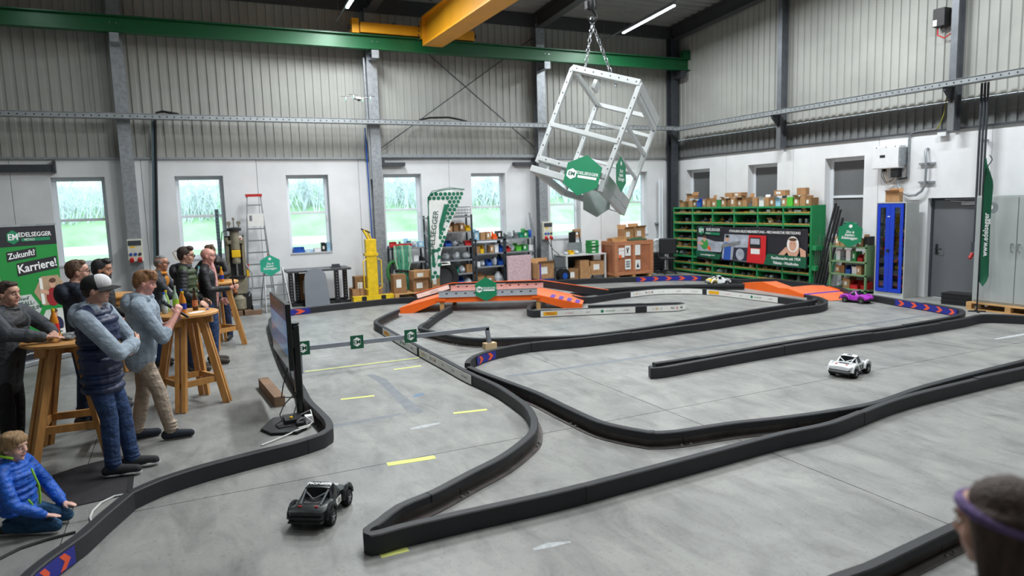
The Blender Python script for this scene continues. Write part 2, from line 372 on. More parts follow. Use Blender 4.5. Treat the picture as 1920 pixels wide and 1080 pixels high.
# ---- crane runway, end carriage, bridge girder
CRG = M('green_crane_beam', (18,92,52), .4, .1, .06, 2)
t = thing('crane_runway', 'long green crane runway beam along the back wall', 'crane beam', (0, 17.50, 6.31))
mb = ibeam(MB(), (XL+.2,0,0), (14.62,0,0), .22, .34, .022); mb.build('runway_beam', CRG, t)
MB().box(14.30,14.58,-.09,.09,.17,.42).build('end_stop', CRG, t)
MB().box(XL+.2,14.3,-.025,.025,.17,.20).build('crane_rail', DGREY, t)
CRY = M('yellow_crane_paint', (226,158,26), .45, .05, .06, 2)
t = thing('overhead_crane', 'yellow bridge crane girder with its end carriage on the green runway', 'crane', (6.15, 17.5, 0))
MB().box(-1.75,1.25,-.13,.13,6.52,6.76).build('end_carriage', CRY, t, bevel=.01)
MB().box(-1.95,-1.78,-.12,.12,6.5,6.84).build('buffer_plate', CRY, t); MB().cyl((-1.95,0,6.65),(-2.02,0,6.65),.05).build('buffer', BLACK, t); MB().cyl((1.25,0,6.65),(1.33,0,6.65),.05).build('buffer', BLACK, t)
mb = MB().box(-.26,.26,-21.5,-.36,6.24,6.28).box(-.26,.26,-21.5,-.36,6.92,6.95).box(-.16,-.14,-21.5,-.36,6.28,6.92).box(.14,.16,-21.5,-.36,6.28,6.92).box(-.26,.26,-.37,-.35,6.24,6.95)
mb.build('bridge_girder', CRY, t)
MB().box(-.24,.24,-.36,-.12,6.45,6.9).build('girder_bracket', CRY, t)
for k in range(4): MB().cyl((-.30,-.2-.03*k,6.42+.1*k),(-.33,-.2-.03*k,6.42+.1*k),.02,n=6).build('bolt', DGREY, t)
# ---- perforated cable trays
TRAYM = M('galvanised_tray', (166,172,176), .45, .5, .1, 6)
def tray(nm, lab, a, b, nx):
    t = thing(nm, lab, 'cable tray', a); d = Vector(b)-Vector(a); l = d.length; t.rotation_euler = (0, 0, math.atan2(d.y, d.x))
    MB().box(0, l, -.005, .005, 0, .11).box(0, l, 0, .25, 0, .006).box(0, l, .245, .25, 0, .11).box(0, l, -.02, 0, .104, .11).build('tray_channel', TRAYM, t)
    mb = MB(); k = .15
    while k < l: mb.cyl((k,-.0062,.045),(k,-.0050,.045),.016,n=8); k += .145
    o = mb.build('slots', TXK, t); o['kind'] = 'stuff'
tray('cable_tray', 'perforated galvanised cable tray running along the back wall', (XL+.3, 17.51, 4.36), (14.05, 17.51, 4.36), 0)
tray('cable_tray', 'perforated galvanised cable tray running along the right wall', (13.98, 17.48, 4.33), (13.98, YF+.3, 4.33), 0)
# ---- bracing and wall pipes on the back wall
for a, b, l in (((4.86,17.97,3.75),(9.40,17.97,6.85),'thin steel bracing rod rising to the right above the middle windows'),((9.40,17.99,3.85),(5.4,17.99,6.95),'thin steel bracing rod falling to the right above the middle windows')):
    tag(MB().cyl(a, b, .014, n=6).build('bracing_rod', DGREY), l, 'bracing rod', 'crossed bracing rods')
t = thing('wall_channel', 'horizontal galvanised channel above the middle windows', 'channel', (0, YW, 0))
MB().box(4.9,9.42,-.14,-.0,3.56,3.64).build('channel', GALV, t); MB().box(4.9,5.55,-.16,0,3.34,3.43).box(4.9,5.0,-.17,0,3.34,3.54).box(8.75,9.42,-.16,0,3.34,3.43).box(9.36,9.42,-.17,0,3.34,3.54).build('bracket', DGREY, t)
# ================================================================ outside the windows
def outside():
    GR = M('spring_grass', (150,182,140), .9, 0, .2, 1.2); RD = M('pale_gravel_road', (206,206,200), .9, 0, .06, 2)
    prof = [(18.5,-.3),(20,.35),(22.2,1.22),(25.2,1.34),(29,3.3),(36,7.4),(46,13)]
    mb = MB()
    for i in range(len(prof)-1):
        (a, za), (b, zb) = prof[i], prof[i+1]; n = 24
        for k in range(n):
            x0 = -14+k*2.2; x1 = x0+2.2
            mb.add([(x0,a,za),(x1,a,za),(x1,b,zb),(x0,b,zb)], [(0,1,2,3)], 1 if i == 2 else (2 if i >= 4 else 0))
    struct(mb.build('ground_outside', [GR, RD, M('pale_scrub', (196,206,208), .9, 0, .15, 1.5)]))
    TW = M('bare_twigs', (212,220,222), .9, 0, .2, 3); rr = random.Random(3); lab = ['first','second','third','fourth','fifth','sixth','seventh']
    for i, (a, b) in enumerate(WIN):
        d = 27.2/18.13; cx = (a+b)/2*d; cy = 27.2+rr.uniform(-.3,.3); z0 = 1.34+(cy-25.2)*.516
        mb = MB()
        for k in range(150):
            x = cx+rr.gauss(0, .75); y = cy+rr.uniform(-.6,.6); h = rr.uniform(.5, 1.5); zz = z0+(y-cy)*.516
            p = Vector((x, y, zz)); q = p+Vector((rr.uniform(-.5,.5), rr.uniform(-.3,.3), h)); mb.cyl(p, q, .02, .006, n=3, cap=False)
            for _ in range(3):
                s = p.lerp(q, rr.uniform(.4,.95)); mb.cyl(s, s+Vector((rr.uniform(-.5,.5), rr.uniform(-.3,.3), rr.uniform(.1,.5))), .011, .004, n=3, cap=False)
        tag(mb.build('bare_shrub', TW), 'bare pale shrub on the bank behind the %s back window from the left' % lab[i], 'shrub', 'shrubs on the bank outside')
outside()
# ================================================================ track barriers
FOAM = M('black_foam_pad', (33,35,39), .6, 0, .12, 5, .12, 50)
RAILM = M('dark_mill_steel', (96,90,88), .5, .35, .2, 7)
BLUET = M('blue_tape', (34,40,140), .5, 0, .05, 8); ORT = M('orange_tape', (232,88,50), .5, 0, .05, 8)
HB = .145
class Barrier:
    def __init__(s, name, label, pts, world=False, back=1, smooth=True, rail=True, pad=1.9, seed=1, z=HB, xmax=99):
        w = [Vector(p) if world else P(p[0], p[1], z) for p in pts]; w = [Vector((min(p.x, xmax), p.y, 0)) for p in w]
        out = []
        for i in range(len(w)-1):
            p0 = w[i-1] if i else w[i]*2-w[i+1]; p1, p2 = w[i], w[i+1]; p3 = w[i+2] if i+2 < len(w) else w[i+1]*2-w[i]
            n = max(1, int((p2-p1).length/.10))
            for k in range(n):
                t = k/n
                # centripetal-like damped tangents
                m1 = (p2-p0)*.5; m2 = (p3-p1)*.5; l = (p2-p1).length
                if m1.length > l: m1 = m1.normalized()*l
                if m2.length > l: m2 = m2.normalized()*l
                t2, t3 = t*t, t*t*t
                out.append(p1*(2*t3-3*t2+1)+m1*(t3-2*t2+t)+p2*(-2*t3+3*t2)+m2*(t3-t2))
        out.append(w[-1]); s.p = out; s.back = back
        s.s = [0]
        for i in range(1, len(out)): s.s.append(s.s[-1]+(out[i]-out[i-1]).length)
        s.L = s.s[-1]; s.t = thing(name, label, 'barrier', w[0], 0, 'foam padded track barriers'); s.o = w[0]
        rr = random.Random(seed); a = 0
        while a < s.L-.02:
            b = min(s.L, a+pad*rr.uniform(.7, 1.25))
            if s.L-b < .5: b = s.L
            dz = rr.uniform(-.006, .006); ds = rr.uniform(-.005, .005); h = HB+dz
            s.sweep([(-.036,.004),(-.006,.004),(-.006,.080),(.034,.080),(.040,.086),(.040,h-.008),(.032,h),(-.030,h),(-.038,h-.008)], a+.0003, b-.0003, ds).build('foam_pad', FOAM, s.t, True); a = b
        if rail:
            a = 0
            while a < s.L-.02:
                b = min(s.L, a+1.25)
                if s.L-b < .3: b = s.L
                s.sweep([(-.004,0),(.085,0),(.085,.009),(.004,.009),(.004,.079),(-.004,.079)], a+.004, b-.004, 0).build('steel_rail', RAILM, s.t)
                if b < s.L:
                    for e in (-.045, .045):
                        q = s.at(b+e, .060, .009); MB().cyl(q, q+Vector((0,0,.018)), .013, n=6).build('bolt', STEEL, s.t)
                a = b
    def frame(s, d):
        d = max(0, min(s.L, d)); i = 0; lo, hi = 0, len(s.s)-1
        while hi-lo > 1:
            m = (lo+hi)//2
            if s.s[m] <= d: lo = m
            else: hi = m
        t = (d-s.s[lo])/max(1e-6, s.s[hi]-s.s[lo]); p = s.p[lo].lerp(s.p[hi], t)
        a = s.p[max(0, lo-1)]; b = s.p[min(len(s.p)-1, hi+1)]; g = (b-a).normalized(); return p-s.o, Vector((-g.y, g.x, 0))*s.back
    def at(s, d, off, z): p, n = s.frame(d); return p+n*off+Vector((0,0,z))
    def sweep(s, prof, a, b, ds):
        st = [a]+[q for q in s.s if a+.03 < q < b-.03]+[b]; n = len(prof); mb = MB(); vs = []
        for q in st:
            for o, z in prof: vs.append(s.at(q, o+ds, z))
        fs = [tuple(range(n)), tuple(range((len(st)-1)*n, len(st)*n))]
        for i in range(len(st)-1):
            for k in range(n): fs.append((i*n+k, i*n+(k+1) % n, (i+1)*n+(k+1) % n, (i+1)*n+k))
        return mb.add(vs, fs)
    def near(s, x, y):
        q = P(x, y, HB); q.z = 0; return min(range(len(s.p)), key=lambda i: (s.p[i]-q).length)
    def sd(s, x, y): return s.s[s.near(x, y)]
    def strip(s, name, m, a, b, off, z0=.014, z1=.132, parent=None):
        a, b = min(a, b), max(a, b); return s.sweep([(off-.0015,z0),(off+.0015,z0),(off+.0015,z1),(off-.0015,z1)], a, b, 0).build(name, m, parent or s.t)
    def chevrons(s, px0, px1, off, pitch=.22):
        a, b = s.sd(*px0), s.sd(*px1); rev = b < a; A, Bq = min(a, b), max(a, b)
        st = s.strip('chevron_tape', BLUET, A, Bq, off); n = max(1, int((Bq-A)/pitch)); sg = 1 if off > 0 else -1
        pt = (Bq-A)/n
        for k in range(n):
            c = A+pt*(k+.25); mb = MB(); d = -1 if rev else 1; c0 = c if d > 0 else c+pt*.5
            sh = [(0,.020),(.45,.020),(.85,.073),(.45,.126),(0,.126),(.40,.073)]
            vs = [s.at(c0+d*u*pt*.62, off+sg*.003, z) for u, z in sh]; mb.add(vs, [(0,1,2,5),(5,2,3,4)]); mb.build('chevron', ORT, st)
        return st
    def warp(s, tx, size, m, c, off, z, flip, parent, bold=0.):      # lettering laid along the barrier face
        o = text(tx, size, m, parent, (0,0,0), (0,0,0), bold); sg = 1 if off > 0 else -1
        o.rotation_euler = (0,0,0)
        for v in o.data.vertices: v.co = s.at(c+(-v.co.x if flip else v.co.x), off+sg*(.0028+v.co.z*.5), z+v.co.y)
        return o
    def sponsor(s, px0, px1, off, items, flip):
        a, b = s.sd(*px0), s.sd(*px1); A, Bq = min(a, b), max(a, b); st = s.strip('sponsor_strip', PAPER, A, Bq, off); sg = 1 if off > 0 else -1
        n = len(items); l = Bq-A
        for k, it in enumerate(items):
            f = (k+.5)/n; c = A+l*(1-f if flip else f); w = l/n
            def q(c0, c1, z0, z1, m, nm, lift=.0024):
                vs = [s.at(c0, off+sg*lift, z0), s.at(c1, off+sg*lift, z0), s.at(c1, off+sg*lift, z1), s.at(c0, off+sg*lift, z1)]
                MB().add(vs, [(0,1,2,3)]).build(nm, m, st)
            if it == 'PIRELLI': q(c-w*.36, c+w*.36, .034, .112, M('yellow_print', (240,178,30), .5, 0, 0), 'yellow_logo_field'); s.warp('PIRELLI', .055, TXR, c, off, .073, flip, st, .012)
            elif it == 'FUCHS':
                e = -1 if flip else 1
                s.warp('FU', .062, TXK, c-e*.085, off, .073, flip, st, .02); s.warp('C', .062, TXR, c, off, .073, flip, st, .03); s.warp('HS', .062, TXK, c+e*.085, off, .073, flip, st, .02)
            elif it == 'LIOTZ':
                e = -1 if flip else 1
                s.warp('LI', .05, TXG, c-e*.08, off, .073, flip, st); s.warp('O', .07, M('gold_print', (206,150,40), .5, 0, 0), c, off, .073, flip, st, .04); s.warp('TZ', .05, TXG, c+e*.08, off, .073, flip, st)
            elif it == 'EM':
                e = -1 if flip else 1
                vs = [s.at(c-e*.10+.035*math.sin(PI/3*j), off+sg*.0024, .073+.035*math.cos(PI/3*j)) for j in range(6)]; MB().add(vs, [tuple(range(6))]).build('hexagon_logo', GREEN, st)
                s.warp('EDELSEGGER', .034, GREEN, c+e*.06, off, .073, flip, st, .01)
            elif it[0] == '#':
                s.warp(it[1:], .038, TXR if 'o' == it[-1] else TXG, c, off, .073, flip, st)
            else: s.warp(it, .045, TXK, c, off, .073, flip, st, .01)
# each polyline lists where the top of the barrier stands in the photograph
bA = Barrier('track_barrier', 'black foam barrier in front of the kneeling child, with a blue chevron end', [(20,1110),(55,1072),(100,1037),(150,1002),(187,969),(241,924)], back=1, rail=False, seed=2)
bA.chevrons((20,1110),(126,1018), -.046, .15)
bA2 = Barrier('track_barrier', 'black foam barrier curving round the foot of the television stand', [(243,922),(298,898),(380,872),(480,846),(549,829),(600,813),(616,803),(614,788),(599,771),(578,750),(563,722),(549,702),(528,662),(512,622),(508,598),(522,587)], seed=3)
bF = Barrier('track_barrier', 'black foam barrier with a blue chevron end in front of the yellow stacker', [(524,586),(541,580),(580,575.5),(675,565),(740,558.5),(790,557)], seed=4)
bF.chevrons((541,580),(581,575.5), -.046, .30)
bF2 = Barrier('track_barrier', 'long black foam barrier with chevrons along the far side of the track', [(1022,526.5),(1100,522.5),(1192,519),(1260,516.5),(1316,517),(1345,520),(1394,523.5),(1440,522.5),(1505,522.5),(1530,527),(1577,539),(1598,548.5),(1640,553),(1682,560),(1740,569),(1780,576),(1800,580),(1805,586),(1787,593),(1686,610.5),(1583,624),(1480,639),(1380,656),(1280,673),(1226,681)], back=1, seed=5, xmax=13.78)
bF2.chevrons((1192,519),(1316,517), -.046, .33); bF2.chevrons((1682,560),(1797,579.5), -.046, .26)
bG = Barrier('track_barrier', 'black foam barrier running from the right wall cabinet to the middle of the floor', [(1960,593),(1920,592),(1881,590),(1840,590),(1803,598),(1675,618.5),(1580,631),(1480,646),(1380,663),(1290,679),(1240,688),(1222,689.5),(1218,685)], back=-1, seed=6)
bE = Barrier('track_barrier', 'black foam barrier with an orange and blue chevron nose in the middle of the track', [(1513,552),(1536,556.5),(1549,564),(1537,571.5),(1477,579.5),(1346,600.5),(1216,618),(1100,632.5),(991,643),(925,655.5),(895,665),(880,674),(877,681)], back=-1, seed=7)
bE.chevrons((890,667),(921,656), -.046, .2)
bI = Barrier('track_barrier', 'thin black foam barrier passing under the orange bridge to the middle of the track', [(845,573.5),(820,588),(801,602),(789,609),(788,614),(804,618),(832,625),(864,631),(902,633.5),(991,631.5),(1100,627),(1242,608.5),(1424,578),(1500,567),(1528,562),(1527,558.5)], back=-1, seed=8)
bH = Barrier('track_barrier', 'sponsor-striped black barrier from the left bridge ramp down to the hairpin', [(747,580),(722,591),(705,600.5),(708,606),(722,613.5),(755,632),(791,651.5),(835,674),(876,695.5),(930,720),(962,740),(985,757),(997,773),(1001,792),(994,813),(944,852),(880,885),(811,921),(749,947),(713,974),(698,984)], back=1, seed=9)
bH.sponsor((724,614),(786,648.5), -.046, ['PIRELLI','#CONDOR','EM','#WEISER'], False)
bH.sponsor((792,652),(888,701), -.046, ['LIOTZ','FUCHS','#HN','#COLD','#VR TALENT'], False)
bK = Barrier('track_barrier', 'black foam barrier with a bare steel rail side, from the chevron nose to the right', [(880,687),(906,698),(1004,734),(1060,761),(1125,790),(1180,803),(1216,809),(1268,806.5),(1372,791),(1466,781),(1560,768),(1640,753),(1730,723),(1823,698),(1920,674),(1990,657)], back=-1, seed=10)
bJ = Barrier('track_barrier', 'long black foam barrier in the foreground with the hairpin nose', [(698,984),(690,989),(687,996),(694,1001),(715,997),(749,987),(867,960),(1045,921),(1160,891.5),(1315,851),(1463,812),(1560,791),(1679,747),(1800,716),(1920,689),(2000,672)], back=1, seed=11, rail=False)
bL = Barrier('track_barrier', 'black foam barrier at the bottom right corner behind the dark head', [(1520,1102),(1569,1080),(1627,1060),(1691,1030),(1772,992),(1850,958),(1920,928),(1990,900)], back=-1, seed=12)
bN = Barrier('track_barrier', 'short sponsor-striped barrier loop in front of the right bridge ramp', [(1004,566),(993,572),(991,579),(1000,582),(1013,581.5),(1100,577.5),(1190,573.5),(1270,570),(1281,568.3),(1276,566.5),(1190,569),(1103,572.5)], back=1, seed=13, rail=False)
bN.sponsor((1012,581.5),(1190,573.5), -.046, ['PIRELLI','#oo motoro','#green','EM','#WEISER'], False); bN.sponsor((1211,572.5),(1279,569), -.046, ['LIOTZ','FUCHS'], False)
bM = Barrier('track_barrier', 'sponsor-striped barrier curving behind the small loop towards the orange jump', [(1396,532.5),(1330,533),(1247,534.5),(1160,539),(1104,543.5),(1076,548),(1070,551.5),(1080,555.5),(1104,557),(1140,552),(1180,546.5),(1225,541.5),(1268,540),(1310,540.5),(1352,543.5),(1405,549.5),(1461,556),(1500,561),(1518,564.5)], back=1, seed=14, rail=False)
bM.sponsor((1180,546.5),(1322,541), -.046, ['LIOTZ','FUCHS','#HN','#COLD','#VR TALENT'], False); bM.sponsor((1326,541),(1461,556), -.046, ['PIRELLI','#oo motoro','#green','EM','#WEISER'], False)
# ================================================================ bridge, jump, gate, tape
def hexpoly(r): return [(r*math.sin(PI/3*k), r*math.cos(PI/3*k)) for k in range(6)]
def hexsign(name, label, T, r, kind, cat='sign', m=GREEN, both=False):
    t = thing(name, label, cat); t.matrix_world = T               # lies in local x-z, faces -y
    MB().prism(hexpoly(r), -.004, .004, 'y').build('sign_plate', m, t)
    if kind == 'EM':
        MB().prism([(x-.55*r, z) for x, z in hexpoly(r*.27)], -.0055, -.004, 'y').build('hexagon_logo', TXW, t)
        text('EM', r*.27, GREEND, t, (-.55*r, -.0062, 0), bold=.02); text('EDELSEGGER', r*.20, TXW, t, (.20*r, -.005, .10*r), bold=.015)
        MB().box(-.22*r, .72*r, -.0055, -.004, -.14*r, -.02*r).build('underline_bar', TXW, t)
    else:
        MB().prism([(x, z+.62*r) for x, z in hexpoly(r*.14)], -.0055, -.004, 'y').build('hexagon_logo', TXW, t)
        text('Do it\nbetter.\nEdelsegger.', r*.27, TXW, t, (0, -.005, -.05*r), bold=.02, shear=.15)
    return t
bo = P(749, 588); be = P(1091, 577); bang = math.atan2(be.y-bo.y, be.x-bo.x)
t = thing('track_bridge', 'orange wooden track bridge with sloping ramps and perforated side rails', 'bridge', bo, bang)
wd = 1.15; ORB = M('bright_orange_board', (245,104,20), .5, 0, .05, 3)
MB().prism([(0,0),(0,.12),(.86,.34),(.86,.22),(.30,0)], 0, .03, 'y').build('ramp_side', ORB, t)
MB().prism([(2.95,.32),(2.95,.20),(3.55,0),(3.95,0),(3.95,.07)], 0, .03, 'y').build('ramp_side', ORB, t)
MB().prism([(.86,.21),(2.95,.20),(2.95,.33),(.86,.33)], 0, .03, 'y').build('deck_fascia', ORB, t)
MB().box(.80,1.0,-.02,0,.24,.30).build('fascia_block', ORB, t); MB().box(2.86,3.04,-.02,0,.24,.30).build('fascia_block', ORB, t)
OR2 = M('worn_orange_deck', (232,116,70), .6, 0, .08, 5)
sh = .20
def quadslab(a, b, c, d, th, nm, m): MB().add([a,b,c,d]+[(p[0],p[1],p[2]-th) for p in (a,b,c,d)], [(0,1,2,3),(7,6,5,4),(0,4,5,1),(1,5,6,2),(2,6,7,3),(3,7,4,0)]).build(nm, m, t)
quadslab((0,.03,.115),(.86,.03,.335),(.86+sh,wd,.335),(sh,wd,.115), .02, 'ramp_board', OR2)
quadslab((.86,.03,.335),(2.95,.03,.325),(2.95+sh,wd,.325),(.86+sh,wd,.335), .02, 'deck_board', OR2)
quadslab((2.95,.03,.325),(3.95,.03,.075),(3.95+sh,wd,.075),(2.95+sh,wd,.325), .02, 'ramp_board', OR2)
for k in range(4):
    f = .30+k*.18; x0 = 2.95+f; z0 = .327-.25*f
    quadslab((x0,.03,z0+.004),(x0+.09,.03,z0-.018),(x0+.09+sh*.4,.48,z0-.018),(x0+sh*.4,.48,z0+.004), .004, 'purple_stripe', PURPLE)
for x, y in ((.92,.02),(3.0,.02),(.92+sh,wd-.08),(3.0+sh,wd-.08)): MB().box(x-.045,x+.045,y,y+.07,0,.20).build('wooden_leg', WOODP, t)
def perf(nm, x0, x1, y, m, z0=.33, z1=.46):
    o = MB().box(x0,x1,y-.02,y-.012,z0,z1).box(x0,x1,y-.05,y-.012,z0-.01,z0).box(x0,x1,y-.03,y-.012,z1-.008,z1).build(nm, m, t)
    k = x0+.15; i = 0
    while k < x1-.1:
        MB().box(k,k+.045,y-.0215,y-.0195,z0+.055,z0+.08).build('slot', TXK, o); k += .20
perf('side_rail', .86, 2.98, .02, M('zinc_rail', (176,180,186), .5, .15, .08, 8)); perf('side_rail', .84+sh, 2.98+sh, wd, M('pinkish_primed_steel', (206,178,176), .5, .2, .08, 6), .34, .44)
FAR = [(0.0+sh,.0),(.86+sh,.22),(2.95+sh,.22),(4.5+sh,-.06)]
for (xa, za), (xb, zb) in zip(FAR, FAR[1:]):
    mb = MB(); a = Vector((xa, wd+.05, za+.19)); b = Vector((xb, wd+.05, zb+.19)); mb.bar(a, b, .05, .16); mb.build('far_foam_rail', FOAM, t); MB().bar(a+Vector((0,0,.085)), b+Vector((0,0,.085)), .055, .008).build('orange_edge', ORB, t)
MB().bar((sh+.05,wd+.02,.21),(.80+sh,wd+.02,.41),.004,.10).build('sponsor_strip', PAPER, t); MB().bar((.95+sh,wd+.02,.40),(2.1+sh,wd+.02,.40),.004,.09).build('sponsor_strip', PAPER, t)
text('LIOTZ', .07, TXG, t, (.45+sh, wd+.014, .31), (PI/2,-.25,0)); text('FUCHS', .07, TXK, t, (1.7+sh, wd+.014, .40))
c = bo+Vector((math.cos(bang),math.sin(bang),0))*1.88
hexsign('hexagon_sign', 'green hexagon sign fixed to the front rail of the orange bridge', Matrix.Translation((c.x, c.y, .475)) @ Matrix.Rotation(bang,4,'Z') @ Matrix.Translation((0,-.055,0)), .26, 'EM')
# jump ramps on the right: side board with a peak, then a lower landing
t = thing('jump_ramp', 'orange wooden jump ramp with a purple stripe near the green shelf', 'ramp')
J0, J1, J2, J3 = P(1393,540), P(1470,548), P(1506,557.5), P(1590,554.5)
dj = (J2-J0).normalized(); nj = Vector((-dj.y, dj.x, 0)); nj = nj if nj.x > 0 else -nj; jl = (J2-J0).length
prof = [(0,0),(0,.13),(.72,.22),(1.25,.13),(1.55,.15),(jl,.06),(jl,0)]
def JP(u, v, z): q = J0+dj*u+nj*v; return (q.x, q.y, z)
vs = [JP(u,0,z) for u, z in prof]+[JP(u,.03,z) for u, z in prof]; n = len(prof)
MB().add(vs, [tuple(range(n)), tuple(range(2*n-1,n-1,-1))]+[(i,(i+1)%n,n+(i+1)%n,n+i) for i in range(n)]).build('side_board', ORB, t)
def jslab(nm, m, u0, z0, u1, z1, v0=.03, v1=1.05, th=.018):
    a = [JP(u0,v0,z0),JP(u1,v0,z1),JP(u1,v1,z1),JP(u0,v1,z0)]
    MB().add(a+[(p[0],p[1],p[2]-th) for p in a], [(0,1,2,3),(7,6,5,4),(0,4,5,1),(1,5,6,2),(2,6,7,3),(3,7,4,0)]).build(nm, m, t)
jslab('ramp_board', OR2, 0,.13,.72,.215,.03,.3); jslab('ramp_board', OR2, .72,.215,1.25,.13,.03,.4); jslab('ramp_board', OR2, 1.25,.13,1.55,.15,.03,1.0); jslab('ramp_board', OR2, 1.55,.15,jl-.02,.07); jslab('purple_stripe', PURPLE, jl-.02,.076,jl+.08,.066,.03,1.02); jslab('landing_board', OR2, jl+.08,.066,jl+.75,.012,.05,1.0,.01)
MB().add([JP(1.5,1.05,0),JP(1.7,1.05,.14),JP(2.6,1.05,.02),JP(1.5,1.08,0),JP(1.7,1.08,.14),JP(2.6,1.08,.02)],[(0,1,2),(5,4,3),(0,3,4,1),(1,4,5,2),(2,5,3,0)]).build('far_board', ORB, t)
# gate of grey square tube with three small plates
g0 = P(915,652); GY = g0.y-.10; GT = M('grey_painted_tube', (142,147,156), .45, .3, .05, 6)
t = thing('timing_gate', 'low grey tube gate across the track with square green plates', 'gate', (0, GY, 0))
MB().bar((4.34,0,.06),(4.30,0,.345),.06,.05,up=(0,1,0)).build('upright', GT, t); MB().bar((4.33,0,.34),(1.40,0,.345),.05,.06).build('crossbar', GT, t); MB().bar((1.42,0,.0),(1.42,0,.33),.06,.05,up=(0,1,0)).build('upright', GT, t)
MB().box(4.24,4.44,-.06,.06,0,.10).build('wooden_foot', M('pale_wood_block', (206,178,140), .7, 0, .1, 6), t)
for px in (668, 769, 566):
    x = PY(px, 634, GY).x
    o = MB().box(x-.095,x+.095,-.036,-.03,.26,.455).build('green_plate', GREEND, t)
    MB().prism([(x+.062*math.sin(PI/3*k), .36+.07*math.cos(PI/3*k)) for k in range(6)], -.038, -.036, 'y').build('hexagon_logo', TXW, o); text('EM', .085, GREEND, o, (x, -.0385, .355), bold=.02)
# tape and marks on the floor
TAPE = M('yellow_floor_tape', (214,220,122), .6, 0, .05, 9)
def tape(px0, px1, wdt, lab, m=TAPE, nm='floor_tape'):
    a, b = P(*px0), P(*px1); d = (b-a).normalized(); n = Vector((-d.y, d.x, 0))*wdt/2; q = (a+b)/2
    mb = MB().add([a-n-q, b-n-q, b+n-q, a+n-q]+[p+Vector((0,0,.0012)) for p in (a-n-q, b-n-q, b+n-q, a+n-q)], [(3,2,1,0),(4,5,6,7),(0,1,5,4),(1,2,6,5),(2,3,7,6),(3,0,4,7)])
    tag(mb.build(nm, m, None, loc=q+Vector((0,0,.0005))), lab, 'tape', 'yellow tape marks on the floor')
tape((572,697),(786,671), .04, 'long thin yellow tape line across the floor beside the television')
tape((738,693),(790,686), .05, 'short yellow tape strip just below the long tape line'); tape((639,749),(702,742), .06, 'short yellow tape strip to the right of the television foot')
tape((850,775),(913,768), .06, 'short yellow tape strip beside the bend of the sponsor barrier'); tape((726,871),(816,857), .09, 'wide yellow tape strip on the floor above the dark car')
tape((712,1041),(764,1028), .09, 'torn yellow tape strip at the hairpin nose')
STAIN = M('grey_floor_stain', (116,121,127), .5, 0, .12, 8); CHALK = M('chalk_white_scuff', (180,184,186), .8, 0, .15, 20); BLUES = M('blue_paint_scuff', (96,124,154), .6, 0, .15, 14)
def smear(pts, wds, m, lab, nm='paint_smear'):
    w = [P(*p) for p in pts]; vs = []; mb = MB(); o = w[0]
    for i, p in enumerate(w):
        d = (w[min(i+1,len(w)-1)]-w[max(0,i-1)]).normalized(); n = Vector((-d.y,d.x,0))*wds[i]/2; vs += [p-n-o, p+n-o]
    fs = [(2*i,2*i+1,2*i+3,2*i+2) for i in range(len(w)-1)]
    tag(mb.add([Vector(v)+Vector((0,0,.0006)) for v in vs], fs).build(nm, m, None, loc=o), lab, 'floor mark', 'worn marks on the floor')
smear([(692,702),(715,712),(740,736),(775,768),(790,774)], [.10,.14,.12,.16,.08], STAIN, 'grey worn smear on the floor beside the tape strips')
smear([(620,800),(680,790),(752,776)], [.10,.12,.07], STAIN, 'faint grey band on the floor right of the barrier bend')
smear([(770,804),(795,799),(826,793)], [.05,.09,.03], CHALK, 'white chalk scuff between the two short tape strips')
smear([(1000,1030),(1030,1022),(1070,1016)], [.03,.07,.02], CHALK, 'white chalk scuff in front of the hairpin barrier')
smear([(776,744),(786,740),(794,738)], [.05,.10,.05], BLUES, 'small blue paint blot on the floor near the sponsor barrier')
smear([(1865,636),(1895,631),(1930,625)], [.04,.08,.08], CHALK, 'white painted line at the right edge of the floor')
smear([(950,706),(1080,688),(1300,655),(1560,618),(1760,588)], [.10,.09,.10,.10,.08], STAIN, 'long grey band across the floor behind the white car')
# ================================================================ hanging steel frame on the crane hook
hk = PX(1108, 20, 6.15)
t = thing('crane_hook', 'black crane hook block with two load chains above the steel frame', 'hook', hk)
MB().cyl((0,0,.10),(0,0,6.3-hk.z),.012,n=6).cyl((.05,0,.10),(.05,0,6.3-hk.z),.012,n=6).build('hoist_rope', DGREY, t)
MB().lathe([(.0,.16),(.06,.15),(.075,.08),(.05,0),(.02,-.01)], n=12).box(-.09,.09,-.04,.04,.02,.14).build('hook_block', BLACK, t, True)
MB().tube([(.02*1+.075*math.cos(a), 0, -.09+.075*math.sin(a)) for a in [PI/2-.2-k*PI*1.45/12 for k in range(13)]], [.024]*9+[.02,.016,.012,.006], 8).build('hook', BLACK, t, True)
fd = PX(1108, 20, 6.15); DEP = fd.dot(_f) - CAMH*_f.z
def FP(x, y, dd=0):                                  # point at the frame's distance
    r = ray(x, y); return Vector((0,0,CAMH)) + r*(DEP+dd)
FRM = M('pale_grey_frame_paint', (190,194,194), .5, .0, .04, 5)
o0 = FP(1003, 318); th = math.radians(20.5)
e1 = (CR*math.cos(th)-CU*math.sin(th)); e2 = (CR*math.sin(th)+CU*math.cos(th)); al = math.radians(23)
wv = (e1*math.cos(al)-_f*math.sin(al)); dv = (e1*math.sin(al)+_f*math.cos(al))
Wf, Df, Hf = 1.14, 1.50, 1.70
t = thing('machine_cabin', 'large pale grey steel cabin frame hanging tilted from the crane chains', 'frame')
t.matrix_world = Matrix(((wv.x,dv.x,e2.x,o0.x),(wv.y,dv.y,e2.y,o0.y),(wv.z,dv.z,e2.z,o0.z),(0,0,0,1)))
pw = .072
